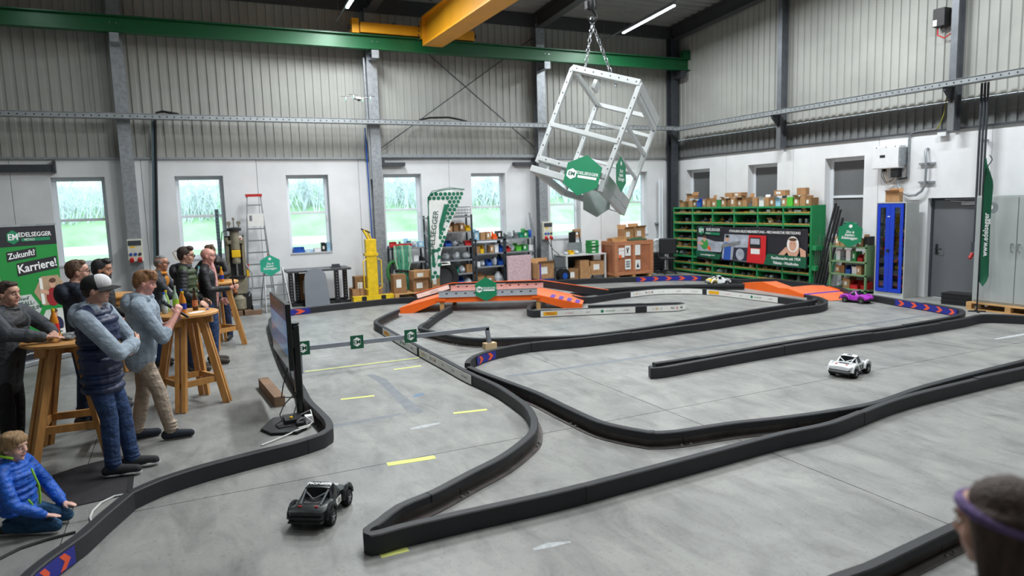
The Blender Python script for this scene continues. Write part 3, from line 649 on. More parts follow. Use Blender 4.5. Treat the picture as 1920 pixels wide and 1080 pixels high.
def fbar(nm, a, b, w_=pw, h_=pw, holes=0):
    up = (0,1,0) if abs(b[2]-a[2]) > .5*abs((Vector(b)-Vector(a)).length) else (0,0,1)
    o = MB().bar(a, b, w_, h_, 0, up).build(nm, FRM, t, bevel=.006)
    A, B_ = Vector(a), Vector(b)
    for k in range(holes):
        q = A.lerp(B_, (k+.6)/holes)
        for off in ((0,-h_/2-.001,0),) if up == (0,1,0) else ((0,-w_/2-.001,0),):
            MB().cyl(q+Vector(off), q+Vector(off)+Vector((0,-.002,0)), .011, n=6).build('hole', TXK, o)
fbar('post', (0,0,.12), (0,0,Hf), holes=9); fbar('post', (Wf,0,.05), (Wf,0,1.52), holes=9); fbar('post', (Wf,Df,.05), (Wf,Df,1.52), .075, .075); fbar('post', (0,Df,.08), (0,Df,Hf), .075, .075, 6)
fbar('top_beam', (0,0,Hf), (Wf,0,Hf), .09, .10, 8); fbar('top_beam', (0,Df,Hf), (Wf,Df,Hf)); fbar('top_beam', (0,0,Hf), (0,Df,Hf)); fbar('top_beam', (Wf,0,1.52), (Wf,Df,1.52), .08, .07)
MB().box(Wf-.05,Wf+.03,0,Df,1.58,Hf+.02).build('top_panel', FRM, t); MB().box(.30,.36,.25,.45,1.55,1.70).build('lug_plate', FRM, t)
fbar('corner_piece', (Wf,0,1.50), (Wf,0,Hf), .07, .07)
fbar('cross_bar', (0,0,.75), (Wf,0,.75), .10, .07); fbar('cross_bar', (0,Df,1.15), (Wf,Df,1.15), .07, .05); fbar('cross_bar', (0,Df,.72), (Wf,Df,.72), .06, .05); fbar('cross_bar', (0,Df,1.38), (Wf,Df,1.38), .05, .06)
fbar('cross_bar', (Wf,0,1.05), (Wf,Df,1.05), .05, .06); fbar('cross_bar', (Wf,0,.62), (Wf,Df,.62), .04, .05); fbar('mid_post', (.62,Df,.72), (.62,Df,1.15), .05, .06)
for a, b in (((-.06,0,.0),(Wf+.05,0,.0)),((0,Df,.03),(Wf,Df,.03)),((0,0,.0),(0,Df,.03)),((Wf,0,.0),(Wf,Df,.0))): fbar('base_beam', a, b, .10, .10)
fbar('base_rail', (0,0,.19), (Wf,0,.19), .09, .08, 5); fbar('base_rail', (0,Df,.2), (Wf,Df,.2)); MB().box(0,Wf*.62,.05,Df,.14,.165).build('floor_plate', FRM, t)
fbar('base_rail', (Wf,0,.16), (Wf,Df,.16), .07, .16); MB().box(.18,.22,0,.05,0,.19).build('stay', FRM, t); MB().box(.42,.48,0,.05,0,.19).build('stay', FRM, t)
ch = t
hw = Vector(hk)+Vector((0,0,-.14))
def chain(nm, a, b, parent):
    a, b = Vector(a), Vector(b); d = b-a; n = int(d.length/.075); u = d.normalized(); x = u.cross(Vector((0,1,0))).normalized(); y = u.cross(x)
    mb = MB()
    for k in range(n):
        c = a+d*((k+.5)/n); s_, o_ = (x, y) if k % 2 else (y, x)
        mb.tube([c+u*(.045*math.sin(q))+s_*(.024*math.cos(q)) for q in [2*PI*j/10 for j in range(11)]], .009, 5)
    return mb.build(nm, STEEL, parent, True)
hkt = [o for o in COL.objects if o.name.startswith('crane_hook')][0]
ihk = Matrix.Translation(-Vector(hk))
TW_ = t.matrix_world
c1 = TW_ @ Vector((.20,0,Hf+.05)); c2 = TW_ @ Vector((.62,Df*.3,Hf+.03))
MB().tube([Vector((.02,0,-.09))+Vector((.035*math.cos(q),0,.06*math.sin(q)-.06)) for q in [2*PI*j/12 for j in range(13)]], .014, 6).build('master_link', STEEL, hkt, True)
o = chain('load_chain', hw-Vector(hk)+Vector((.02,0,-.06)), ihk @ c1, hkt); o = chain('load_chain', hw-Vector(hk)+Vector((.02,0,-.06)), ihk @ c2, hkt)
HB4 = TW_ @ Matrix.Translation((.82,-.10,.10)) @ Matrix.Rotation(-.12,4,'Y'); hexsign('hexagon_sign', 'large green hexagon sign hanging on the lower front of the steel frame', HB4, .32, 'EM')
HB4 = TW_ @ Matrix.Translation((Wf+.10,.40,.42)) @ Matrix.Rotation(PI/2,4,'Z') @ Matrix.Rotation(.30,4,'X'); 
HS2 = Matrix.Translation(TW_ @ Vector((Wf+.12,.30,.36))) @ Matrix.Rotation(.66,4,'Z'); hexsign('hexagon_sign', 'narrow green hexagon sign seen edge-on at the right of the steel frame', HS2, .27, 'do')
HS3 = Matrix.Translation(TW_ @ Vector((.95,.55,-.10))) @ Matrix.Rotation(-.2,4,'Z'); t3 = thing('hexagon_sign', 'plain grey back of a hexagon sign below the steel frame', 'sign'); t3.matrix_world = HS3
MB().prism(hexpoly(.26), -.004, .004, 'y').build('sign_plate', M('grey_sign_back', (168,180,176), .5), t3)
# ================================================================ small goods for shelves
ORD = ['first','second','third','fourth','fifth','sixth','seventh','eighth','ninth','tenth','eleventh','twelfth','thirteenth','fourteenth','fifteenth','sixteenth','seventeenth','eighteenth','nineteenth','twentieth','twenty-first','twenty-second']
TINT = {}
def tint(name, c, **k): return M(name, c, k.pop('rough', .6), **k)
CLEAR = M('crumpled_clear_film', (196,202,208), .25, 0, .12, 9)
GOODS = {
 'brown cardboard box': ('box', CARD), 'dark brown cardboard box': ('box', CARD2), 'white box': ('box', WHITE), 'red plastic bin': ('bin', RED), 'blue plastic bin': ('bin', BLUE),
 'green plastic bin': ('bin', M('green_plastic', (30,150,80), .45, 0, .05)), 'clear plastic bag of parts': ('bag', CLEAR), 'grey machine part': ('part', M('grey_castings', (120,124,128), .5, .4, .15, 12)),
 'black machine part': ('part', M('black_castings', (34,36,38), .6, .1, .15, 12)), 'brass coloured fitting': ('part', M('brass_tone', (150,122,70), .4, .5, .15, 12)), 'bundle of steel rods': ('rods', STEEL),
 'bundle of dark rods': ('rods', M('dark_rods', (46,50,50), .5, .3, .15, 12)), 'grey tin': ('can', GALV), 'light blue box': ('box', M('light_blue_box', (150,196,222), .6)), 'green box': ('box', M('green_card', (40,140,70), .6)),
 'teal plastic tray': ('bin', M('teal_tray', (24,140,116), .5)), 'yellow tray': ('bin', YELLOW), 'orange tool': ('part', ORANGE), 'bright green box': ('box', M('lime_box', (90,196,60), .5)), 'blue can': ('can', BLUE), 'black case': ('box', BLACK)}
_gm = {}
def goods(kind, label, loc, size, rz=0., group=None, sd=0):
    k, m = GOODS[kind]; w, d, h = size; rr = random.Random(sd*31+7); mb = MB(); mats = [m]
    if k == 'box':
        mb.box(-w/2,w/2,-d/2,d/2,0,h); mats = [m, PAPER, CARD2]
        if sd % 3 == 0: mb.add([(-w/2,-d/2,h),(w/2,-d/2,h),(w/2,-d*.75,h+d*.18),(-w/2,-d*.75,h+d*.18)],[(0,1,2,3)],0); mb.add([(-w/2,d/2,h),(w/2,d/2,h),(w/2,d*.6,h+d*.35),(-w/2,d*.6,h+d*.35)],[(0,1,2,3)],0)
        else: mb.box(-w*.06,w*.06,-d/2-.001,d/2+.001,h-.001,h+.001,2)
        if sd % 2: mb.box(-w*.3,w*.1,-d/2-.0015,-d/2,h*.3,h*.75,1)
    elif k == 'bin':
        t = .006; mb.box(-w/2,w/2,-d/2,d/2,0,t).box(-w/2,w/2,d/2-t,d/2,t,h).box(-w/2,w/2,-d/2,-d/2+t,t,h*.55)
        for sx in (-1, 1):
            x0 = sx*w/2-(t if sx > 0 else 0); mb.prism([(-d/2,t),(d/2,t),(d/2,h),(-d*.1,h),(-d/2,h*.55)], x0, x0+t, 'x')
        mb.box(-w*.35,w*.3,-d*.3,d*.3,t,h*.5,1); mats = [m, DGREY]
    elif k == 'bag':
        mb.ell((0,0,h*.45),(w/2,d/2,h*.5),10,7); mb.v = [(x*(1+rr.uniform(-.22,.22)), y*(1+rr.uniform(-.22,.22)), max(0, z*(1+rr.uniform(-.2,.25)))) for x, y, z in mb.v]
    elif k == 'rods':
        for i in range(6): a = rr.uniform(-w/2,w/2)*.6; b = rr.uniform(-w/2,w/2)*.6; r = h*.16; mb.cyl((a,-d/2,r+(i%3)*r*1.7),(b,d/2,r+(i%3)*r*1.7), r, n=6)
    elif k == 'can': mb.lathe([(w*.42,0),(w*.45,h*.04),(w*.45,h*.9),(w*.40,h*.95),(w*.40,h)], n=12)
    else:
        mb.box(-w/2,w/2,-d/2,d/2,0,h*.35).cyl((-w*.15,0,h*.3),(-w*.15,0,h),w*.2,n=8).cyl((w*.05,-d*.4,h*.55),(w*.45,-d*.1,h*.5),h*.18,n=8).box(w*.1,w*.4,-d*.2,d*.4,h*.3,h*.7)
    o = mb.build(kind.replace(' ', '_').replace('coloured_', ''), mats, None, k in ('bag','can'), loc=loc, rz=rz)
    cat = {'box':'box','bin':'bin','bag':'bag','part':'part','rods':'rods','can':'can'}[k]
    return tag(o, label, cat, group)
def row_goods(seq, place, a, b, z, depth, T, group, hmax=.2, seed=0, gap=.02):
    """goods in a row from a to b along the local x of T, z up, front towards -y"""
    rr = random.Random(seed); n = len(seq); w = (b-a)/n
    for i, kd in enumerate(seq):
        if kd is None: continue
        k = GOODS[kd][0]; ww = w-gap if k != 'can' else min(w-gap, .14); h = hmax*rr.uniform(.6,1.0)
        if k == 'rods': h = hmax*.5; 
        d = depth*rr.uniform(.55,.8); p = T @ Vector((a+(i+.5)*w, rr.uniform(-.02,.03), z+.001))
        rz = math.atan2(T[1][0], T[0][0])+(rr.uniform(-.12,.12) if k != 'rods' else 0)
        goods(kd, '%s %s, %s from left' % (kd, place, ORD[i]), p, (ww*rr.uniform(.8,1), d, h), rz, group, seed*17+i)
# ---------------------------------------------------------------- green parts shelf on the right wall
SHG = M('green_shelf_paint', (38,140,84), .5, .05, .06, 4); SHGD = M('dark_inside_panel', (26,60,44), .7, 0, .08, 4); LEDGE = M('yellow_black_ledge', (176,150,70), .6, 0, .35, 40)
gx0, gy1, gw, gd = 13.98, 17.52, 5.23, .46            # front plane, left end, width, depth
TS = Matrix(((0,1,0,gx0),(-1,0,0,gy1),(0,0,1,0),(0,0,0,1)))  # local x along the shelf to the right, local y into the wall
def rthing(name, label, cat, T, group=None):
    t = thing(name, label, cat, group=group); t.matrix_world = T; return t
t = rthing('parts_shelf', 'long green steel parts shelf full of fittings along the right wall', 'shelf', TS)
ROWS = [.10,.33,.54,.80,1.04,1.30,1.54,1.83,2.0]; CW = gw/6
for i in range(7): MB().box(i*CW-.02,i*CW+.02,0,gd,.02,2.0).build('upright_panel', SHG, t)
for j, z in enumerate(ROWS):
    o = MB().box(.02,gw-.02,0,gd,z-.02,z).box(.0,gw,-.006,.012,z-.045,z+.004).build('shelf_board', SHG, t)
    if j not in (2, 8):
        mb = MB(); x = .03
        for i in range(6): MB().box(i*CW+.03,(i+1)*CW-.03,-.010,-.004,z-.005,z+.028).build('label_ledge', LEDGE, o)
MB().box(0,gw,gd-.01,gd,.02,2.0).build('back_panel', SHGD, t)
MB().box(gw+.02,gw+.03,-.0,gd+.02,.04,2.02).build('end_panel', SHG, t)
for z in (.42,.92): MB().box(gw+.03,gw+.16,.02,.30,z,z+.11).build('rod_bracket', SHG, t)
for i in range(8): MB().cyl((gw+.07+.02*(i%3), .08+.045*i, .03),(gw+.08+.02*(i%3), .10+.045*i, 1.15+.05*(i%4)), .006, n=5).build('steel_rod', STEEL, t)
rr = random.Random(11)
mix1 = ['black machine part','grey machine part','bundle of steel rods','brown cardboard box','brass coloured fitting','bundle of dark rods','black machine part','grey tin','clear plastic bag of parts','black machine part']
rown = {7:'top',6:'second',5:'third',4:'fourth',3:'fifth',2:'sixth',1:'seventh',0:'lowest'}
for j in range(8):
    for i in range(6):
        if 2 <= j <= 4 and i >= 1: continue
        if j == 5 and i >= 2: continue
        z = ROWS[j]; hm = (ROWS[j+1]-ROWS[j]-.05)*.75; n = 4
        seq = [rr.choice(mix1) for _ in range(n)]
        if j == 7 and i == 5: seq = ['brown cardboard box','white box','white box','brown cardboard box','yellow tray']
        if j == 7 and i == 3: seq = ['red plastic bin','yellow tray','white box','grey tin']
        if j == 7 and i == 4: seq = ['grey machine part','white box','brown cardboard box','brown cardboard box','black machine part']
        row_goods(seq, 'in green rack bay %s, %s shelf' % (['one','two','three','four','five','six'][i], rown[j]), i*CW+.05, (i+1)*CW-.05, z, .36, TS @ Matrix.Translation((0,.24,0)), 'fittings in the green parts shelf', hm, j*10+i)
row_goods(['brown cardboard box',None,'brown cardboard box','dark brown cardboard box','blue plastic bin','brown cardboard box','brown cardboard box','brown cardboard box','green box','brown cardboard box','dark brown cardboard box','brown cardboard box'], 'on top of the green rack, far half', .1, 2.6, 2.0, .40, TS @ Matrix.Translation((0,.24,0)), 'boxes on top of the green parts shelf', .26, 90)
row_goods(['brown cardboard box','brown cardboard box','grey machine part','brown cardboard box','white box','brown cardboard box','dark brown cardboard box','light blue box','brown cardboard box','bright green box','brown cardboard box','brown cardboard box','dark brown cardboard box'], 'on top of the green rack, near half', 2.6, 5.15, 2.0, .40, TS @ Matrix.Translation((0,.24,0)), 'boxes on top of the green parts shelf', .27, 91)
for i, (x, z, w_, h_) in enumerate(((2.30,2.27,.30,.12),(2.62,2.27,.26,.12),(.62,2.26,.22,.10),(4.10,2.27,.30,.14),(4.78,2.27,.22,.18))):
    p = TS @ Vector((x, .22, z)); goods('brown cardboard box', 'small cardboard box stacked on other boxes atop the green rack, %s from left' % ORD[i], p, (w_, .26, h_), -PI/2+.1*i, 'boxes on top of the green parts shelf', 40+i)
# banner hung over the shelf
TB = Matrix(((0,1,0,gx0-.05),(-1,0,0,16.38),(0,0,1,0),(0,0,0,1)))
t = rthing('advertising_banner', 'black and green advertising banner with photographs hung across the green shelf', 'banner', TB)
BK = M('black_banner_cloth', (30,30,38), .7, 0, .08, 3, .1, 8); bw, z0, z1 = 4.06, .47, 1.45
mb = MB(); n = 40; vs = []; 
for i in range(n+1):
    x = bw*i/n; w_ = .012*math.sin(x*7)+.008*math.sin(x*17); vs += [(x, w_, z0+.02*math.sin(x*1.4)), (x, w_*.3, z1+.012*math.sin(x*3.1))]
mb.add(vs, [(2*i,2*i+2,2*i+3,2*i+1) for i in range(n)]); mb.build('banner_cloth', BK, t, True)
def pr(parent, poly, m, lift, nm): return MB().add([(a, -lift, b) for a, b in poly], [tuple(range(len(poly)))]).build(nm, m, parent)
def disc(cx, cz, rx, rz_=None, n=14): return [(cx+rx*math.cos(2*PI*k/n), cz+(rz_ or rx)*math.sin(2*PI*k/n)) for k in range(n)]
SKIN0 = M('printed_skin', (206,160,136), .7, 0, .04); PG = M('printed_green_shirt', (60,150,70), .7, 0, .05); PBL = M('printed_blue_shirt', (40,84,170), .7, 0, .05); PRD = M('printed_red_machine', (206,28,34), .6, 0, .05)
PGR = M('printed_grey', (170,176,188), .7, 0, .2, 5); PDK = M('printed_dark', (40,40,56), .7, 0, .1, 5); PHAIR = M('printed_brown_hair', (84,56,40), .7, 0, .05)
L0 = .024
pr(t, [(.05,.72),(1.05,.72),(1.15,1.02),(.8,1.02),(.3,1.12),(.05,1.12)], PGR, L0, 'photo_welder')
pr(t, disc(.36,.93,.17,.16), PG, L0+.002, 'photo_shirt'); pr(t, disc(.36,1.08,.07,.08), SKIN0, L0+.003, 'photo_face'); pr(t, disc(.37,1.14,.075,.035), PHAIR, L0+.004, 'photo_hair'); pr(t, [(.05,.92),(.30,.90),(.30,.97),(.05,1.0)], SKIN0, L0+.004, 'photo_arm'); pr(t, [(.48,.80),(.62,.74),(.64,.82),(.52,.9)], ORANGE, L0+.004, 'photo_glove')
pr(t, [(1.08,.55),(2.2,.50),(2.2,1.24),(1.2,1.24)], PGR, L0, 'photo_machine_hall'); pr(t, [(1.14,.52),(1.42,.52),(1.46,1.0),(1.20,1.0)], PBL, L0+.002, 'photo_overall'); pr(t, disc(1.30,1.12,.075,.09), SKIN0, L0+.003, 'photo_face'); pr(t, disc(1.30,1.18,.075,.04), TXK, L0+.004, 'photo_hair')
pr(t, [(1.05,.84),(1.8,.98),(1.82,1.08),(1.08,.94)], GALV, L0+.005, 'photo_pipe'); pr(t, [(1.5,.54),(2.1,.52),(2.08,.9),(1.56,.88)], PDK, L0+.003, 'photo_motor'); pr(t, disc(1.80,.70,.16), PGR, L0+.004, 'photo_wheel')
pr(t, [(2.05,.50),(2.72,.49),(2.74,1.24),(2.12,1.24)], PRD, L0+.004, 'photo_red_machine'); pr(t, [(2.16,.90),(2.56,.90),(2.54,1.18),(2.16,1.18)], TXK, L0+.006, 'photo_screen_frame'); pr(t, [(2.19,1.0),(2.52,1.0),(2.51,1.15),(2.19,1.15)], PGR, L0+.008, 'photo_screen'); pr(t, [(2.2,.74),(2.52,.74),(2.52,.88),(2.2,.88)], PAPER, L0+.006, 'photo_keypad')
pr(t, disc(3.62,.95,.20,.26), SKIN0, L0, 'photo_hands'); pr(t, disc(3.62,1.05,.19,.20), PAPER, L0+.002, 'photo_ring'); pr(t, disc(3.62,1.03,.12,.15), SKIN0, L0+.004, 'photo_face'); pr(t, disc(3.62,1.17,.13,.04), PHAIR, L0+.005, 'photo_hair'); pr(t, [(3.1,.72),(3.4,.98),(3.46,.86),(3.28,.70)], SKIN0, L0+.003, 'photo_arm'); pr(t, [(3.84,.98),(4.02,.90),(4.04,.66),(3.88,.66)], SKIN0, L0+.003, 'photo_arm')
for a in (-.045, .045): pr(t, disc(3.62+a,1.06,.016,.01,8), TXK, L0+.006, 'photo_eye')
pr(t, [(0,.56),(.98,.50),(1.08,.66),(.0,.74)], GREEND, L0+.008, 'green_field'); text('www.edelsegger.com', .07, TXW, t, (.50,-L0-.010,.62), bold=.01)
pr(t, [(2.66,.48),(4.05,.47),(4.05,.75),(2.78,.77)], GREEND, L0+.008, 'green_field'); text('Familiensache seit 1924', .10, TXW, t, (3.40,-L0-.010,.675), bold=.015); text('Ybbsitz - Waidhofen', .10, TXW, t, (3.40,-L0-.010,.55), bold=.015)
text('STAHLBAU-BLECHBEARBEITUNG - MECHANISCHE FERTIGUNG', .095, TXW, t, (2.62,-L0-.004,1.33), bold=.012, sx=.93)
MB().prism([(x+.22, z+1.32) for x, z in hexpoly(.13)], -L0-.003, -L0, 'y').build('hexagon_logo', GREEN, t); text('EM', .16, TXW, t, (.22,-L0-.006,1.32), bold=.02); text('EDELSEGGER', .11, TXW, t, (.72,-L0-.004,1.35), bold=.012, sx=.9); pr(t, [(.38,1.22),(1.0,1.20),(1.0,1.27),(.38,1.28)], GREEN, L0+.003, 'green_bar'); text('METALS', .055, TXW, t, (.52,-L0-.006,1.245))
for i in range(9): MB().cyl((.1+i*.48,-.02,1.425),(.1+i*.48,-.026,1.425),.012,n=8).build('eyelet', STEEL, t)
# dark pipes leaning beside the shelf
for i, (y, z, l) in enumerate(((12.02,2.05,0),(11.95,1.98,1),(11.88,1.9,2),(11.81,1.7,3))):
    tag(MB().cyl((14.02+.03*i, y+.16, 0),(14.44, y-.06, z), .03, n=10).build('pipe', BLACK, None, True), 'black pipe leaning on the wall beside the green shelf, %s from the left' % ORD[i], 'pipe', 'black pipes leaning on the wall')
for i in range(3):
    tag(MB().cyl((14.38, 11.30+.0*i, 1.42+.07*i),(14.40, 11.72-.02*i, 1.45+.07*i), .025, n=8).build('green_pipe', M('green_pipe', (30,120,90), .5)), 'short green pipe above the small shelf, %s from the left' % ORD[i], 'pipe', 'green pipes above the small shelf')
for i, y in enumerate((11.70,11.73,11.76)): tag(MB().cyl((13.95,y,0),(14.25,y+.01,.85),.012,n=6).build('green_stake', M('green_stake', (20,110,70), .5)), 'thin green stake standing by the small shelf, %s from the right' % ORD[i], 'stake', 'green stakes')
# small green shelf
T2 = Matrix(((0,1,0,13.95),(-1,0,0,11.66),(0,0,1,0),(0,0,0,1))); SGM = M('faded_green_shelf', (104,140,100), .6, .05, .08, 4)
t = rthing('small_shelf', 'small faded green steel shelf beside the blue cabinet', 'shelf', T2)
for x in (0, .95):
    for y in (0, .42): MB().box(x-.02,x+.02,y-.02,y+.02,0,1.12).build('leg', SGM, t)
for z in (.08,.42,.72,1.06): MB().box(-.02,.97,-.02,.44,z-.03,z).build('shelf_board', SGM, t)
MB().box(.96,.975,0,.42,.42,1.1).build('side_panel', SGM, t)
TT = T2 @ Matrix.Translation((0,.2,0))
row_goods(['brown cardboard box','brown cardboard box','blue plastic bin','white box','dark brown cardboard box','black case'], 'on top of the small faded green shelf', .0, .95, 1.06, .3, TT, 'goods on the small green shelf', .26, 61)
row_goods(['white box','grey machine part','white box','green box','red plastic bin','dark brown cardboard box'], 'on the upper board of the small green shelf', .02, .93, .72, .3, TT, 'goods on the small green shelf', .24, 62)
row_goods(['brown cardboard box','dark brown cardboard box','blue plastic bin','white box','brown cardboard box','clear plastic bag of parts'], 'on the middle small shelf board', .02, .93, .42, .3, TT, 'goods on the small green shelf', .2, 63)
row_goods(['clear plastic bag of parts','brown cardboard box','red plastic bin','red plastic bin'], 'on the lowest small shelf board', .02, .93, .08, .35, TT, 'goods on the small green shelf', .2, 64)
hexsign('hexagon_sign', 'green hexagon sign standing on the small shelf beside the blue cabinet', Matrix.Translation((13.84,11.06,1.35)) @ Matrix.Rotation(-PI/2+.35,4,'Z') @ Matrix.Rotation(.06,4,'Y'), .30, 'do')
# blue glass-door cabinet
T3 = Matrix(((0,1,0,13.96),(-1,0,0,10.50),(0,0,1,0),(0,0,0,1))); CABG = M('light_grey_cabinet', (182,186,184), .5, .05, .04, 3); CBL = M('blue_cabinet_door', (20,62,190), .4, .05, .05, 3)
t = rthing('blue_cabinet', 'tall grey cabinet with blue glazed double doors beside the grey door', 'cabinet', T3); cw = .70
MB().box(0,.02,0,.42,0,2.06).box(cw-.02,cw,0,.42,0,2.06).box(.02,cw-.02,0,.42,2.04,2.06).box(.02,cw-.02,0,.42,0,.10).box(.02,cw-.02,.40,.42,.1,2.04).build('cabinet_body', CABG, t)
for k in range(9): MB().box(.02,cw-.02,.05,.40,.20+k*.20,.21+k*.20).build('inner_shelf', DGREY, t)
for k in range(2):
    x0 = .045+k*(cw-.09)/2; x1 = x0+(cw-.10)/2; s0 = (x0+.07 if k == 0 else x0+.10); s1 = s0+.13
    o = MB().box(x0,s0,-.02,.0,.11,2.03).box(s1,x1,-.02,0,.11,2.03).box(s0,s1,-.02,0,.11,.19).box(s0,s1,-.02,0,1.95,2.03).build('door', CBL, t)
    MB().box(s0,s1,-.012,-.006,.19,1.95).build('glass_strip', GLASS, o)
    if k == 0: MB().cyl((x1-.02,-.02,1.02),(x1-.02,-.05,1.02),.03,n=12).build('knob', BLACK, o); MB().box(x1-.06,x1-.0,-.0215,-.02,1.75,1.765).build('maker_plate', TXW, o)
TT = T3 @ Matrix.Translation((0,.22,0))
for k in range(1, 9):
    row_goods([['blue plastic bin','red plastic bin'],['red plastic bin','red plastic bin'],['blue plastic bin','yellow tray'],['blue plastic bin','blue plastic bin'],['red plastic bin','blue plastic bin'],['red plastic bin','red plastic bin'],['grey machine part','yellow tray'],['yellow tray','grey tin']][k-1], 'on the %s shelf inside the blue cabinet' % ORD[k-1], .06, cw-.06, .21+(k-1)*.20, .25, TT, 'bins inside the blue cabinet', .13, 70+k)
goods('brown cardboard box', 'open brown cardboard box on top of the blue cabinet', T3 @ Vector((.28,.18,2.063)), (.28,.22,.22), -PI/2+.3, None, 6)
# grey cabinet on a pallet
def pallet(label, loc, rz, L=1.2, Wd=.8, grp='wooden pallets'):
    t = thing('wooden_pallet', label, 'pallet', loc, rz, grp)
    for k in range(5): MB().box(-L/2,L/2,-Wd/2+k*(Wd-.1)/4,-Wd/2+k*(Wd-.1)/4+.1,.122,.144).build('deck_board', WOODP, t)
    for x in (-L/2+.05,0,L/2-.05):
        for y in (-Wd/2+.05,0,Wd/2-.05): MB().box(x-.05,x+.05,y-.05,y+.05,.022,.1).build('block', WOODP, t)
        MB().box(x-.05,x+.05,-Wd/2,Wd/2,.1,.122).build('stringer_board', WOODP, t)
    for y in (-Wd/2+.05,0,Wd/2-.05): MB().box(-L/2,L/2,y-.05,y+.05,0,.022).build('base_board', WOODP, t)
    return t
pallet('wooden pallet under the tall grey cabinet at the right edge', (13.98, 7.50, 0), PI/2, 1.5, .75)
T4 = Matrix(((0,1,0,13.68),(-1,0,0,8.20),(0,0,1,.145),(0,0,0,1))); GCB = M('grey_steel_cupboard', (166,172,172), .5, .05, .04, 3)
t = rthing('steel_cupboard', 'tall light grey steel cupboard standing on a pallet at the right edge', 'cupboard', T4)
MB().box(0,1.5,.02,.62,0,2.02).build('cupboard_body', GCB, t, bevel=.006)
for k in range(2):
    o = MB().box(.01+k*.745,.74+k*.745,0,.02,.04,1.99).build('door', GCB, t, bevel=.004)
    if k == 0:
        MB().tube([(.68,0,1.0),(.68,-.05,1.0),(.68,-.05,1.14),(.68,0,1.14)],.010,6).build('handle', STEEL, o)
        MB().cyl((.30,0,1.80),(.30,-.003,1.80),.10,n=20).build('round_sticker', M('grey_sticker', (130,136,140), .5), o); MB().ell((.28,-.004,1.80),(.03,.002,.04),8,6).build('sticker_face', PAPER, o)
    else: MB().tube([(.80,0,1.0),(.80,-.05,1.0),(.80,-.05,1.14),(.80,0,1.14)],.010,6).build('handle', STEEL, o)
tag(MB().box(-.04,.04,-.05,.05,0,.20).box(-.045,-.04,-.04,.04,.02,.06).box(.0,.05,-.06,-.05,.03,.17).build('control_box', GALV, None, loc=T4 @ Vector((.98,.3,2.022))), 'small grey control box on top of the grey cupboard', 'box')
for i in range(3):
    t = thing('black_crate', 'flat black plastic crate stacked by the grey door, %s from the bottom' % ORD[i], 'crate', (14.06,8.66,i*.078), .1, 'stacked black crates')
    MB().box(-.18,.18,-.26,.26,0,.008).build('bottom', BLACK, t); MB().box(-.18,-.172,-.26,.26,.008,.07).box(.172,.18,-.26,.26,.008,.07).box(-.172,.172,-.26,-.252,.008,.07).box(-.172,.172,.252,.26,.008,.07).box(-.19,.19,-.27,.27,.062,.076).build('rim', BLACK, t)
# inverter, conduits, projector
t = thing('inverter', 'white wall-mounted inverter box with cables above the blue cabinet', 'inverter', (XW-.02, 10.55, 2.80))
MB().box(-.22,-.0,-.32,.34,0,.50).build('inverter_body', WHITE, t, bevel=.02); MB().box(-.23,-.22,.02,.14,.25,.30).build('display', BLACK, t); MB().box(-.24,.0,-.36,-.32,.06,.44).build('cooling_fins', GALV, t)
for y in (-.22,.0,.24): MB().cyl((-.22,y,.47),(-.225,y,.47),.012,n=8).build('screw', DGREY, t)
MB().box(-.18,-.04,-.27,-.10,-.20,0).build('connector_box', BLACK, t); MB().box(-.15,-.06,.08,.12,-.06,0).build('cable_gland', BLACK, t)
for k in range(3): MB().tube([(-.10,.16-.05*k,0),(-.11,.17-.05*k,-.16),(-.08,.10-.04*k,-.30-.03*k),(-.06,-.06,-.26),(-.05,-.12,-.16)],.008,6).build('cable', BLACK if k < 2 else M('tan_cable', (170,140,100), .6), t)
t = thing('wall_conduit', 'grey curved conduit hanging below the inverter with two mounting strips', 'conduit', (XW-.04, 0, 0))
pts = [(-.04,10.36,2.60),(-.05,10.34,2.42),(-.05,10.24,2.27),(-.05,10.08,2.19),(-.05,9.92,2.20),(-.05,9.80,2.28),(-.05,9.72,2.42),(-.05,9.71,2.8),(-.05,9.74,3.12),(0,9.74,3.17),(.04,9.74,3.17)]
MB().tube(pts,.028,8).build('flexible_pipe', GALV, t, True)
for z in (2.47,2.86): MB().box(-.02,.04,9.56,9.90,z-.02,z+.02).build('mounting_strip', GALV, t)
t = thing('wall_conduit', 'pair of straight conduits with elbows rising from the inverter to the light band', 'conduit', (XW-.03, 0, 0))
MB().tube([(0,10.16,2.58),(0,10.16,3.42)],.022,8).build('vertical_pipe', GALV, t, True); MB().tube([(0,10.16,3.42),(-.01,10.15,3.5),(-.02,10.08,3.54),(-.02,9.98,3.55),(-.02,9.55,3.56)],.018,8).build('bent_pipe', STEEL, t, True); MB().box(-.06,.02,9.32,9.50,3.40,3.48).build('junction_box', WHITE, t); MB().tube([(-.01,10.16,2.6),(-.01,10.2,2.57),(-.01,10.4,2.56)],.02,8).build('elbow', DGREY, t, True)
MB().tube([(-.02,9.55,3.56),(-.06,9.46,3.62),(-.1,9.35,3.85),(-.1,9.30,4.25)],.012,6).build('cable', M('yellow_green_cable', (150,150,60), .6), t, True)
t = thing('speaker_box', 'black box with a red cable fixed high on the right wall post', 'speaker', (XW-.042, 9.50, 5.60))
MB().box(-.16,.04,-.12,.13,0,.36).build('housing', BLACK, t, bevel=.01); MB().box(-.162,-.16,.04,.12,.02,.14).build('label_plate', PAPER, t); MB().tube([(-.06,.08,0),(-.1,.05,-.16),(-.08,-.08,-.24),(-.04,-.2,-.16)],.014,6).build('red_cable', RED, t, True); MB().tube([(-.06,0,0),(-.08,-.03,-.12),(-.05,-.16,-.05)],.01,6).build('black_cable', BLACK, t, True)
t = thing('cable_drop', 'bundle of dark vertical conduits with a socket box beside the grey door', 'conduit', (XW-.2, 8.52, 0))
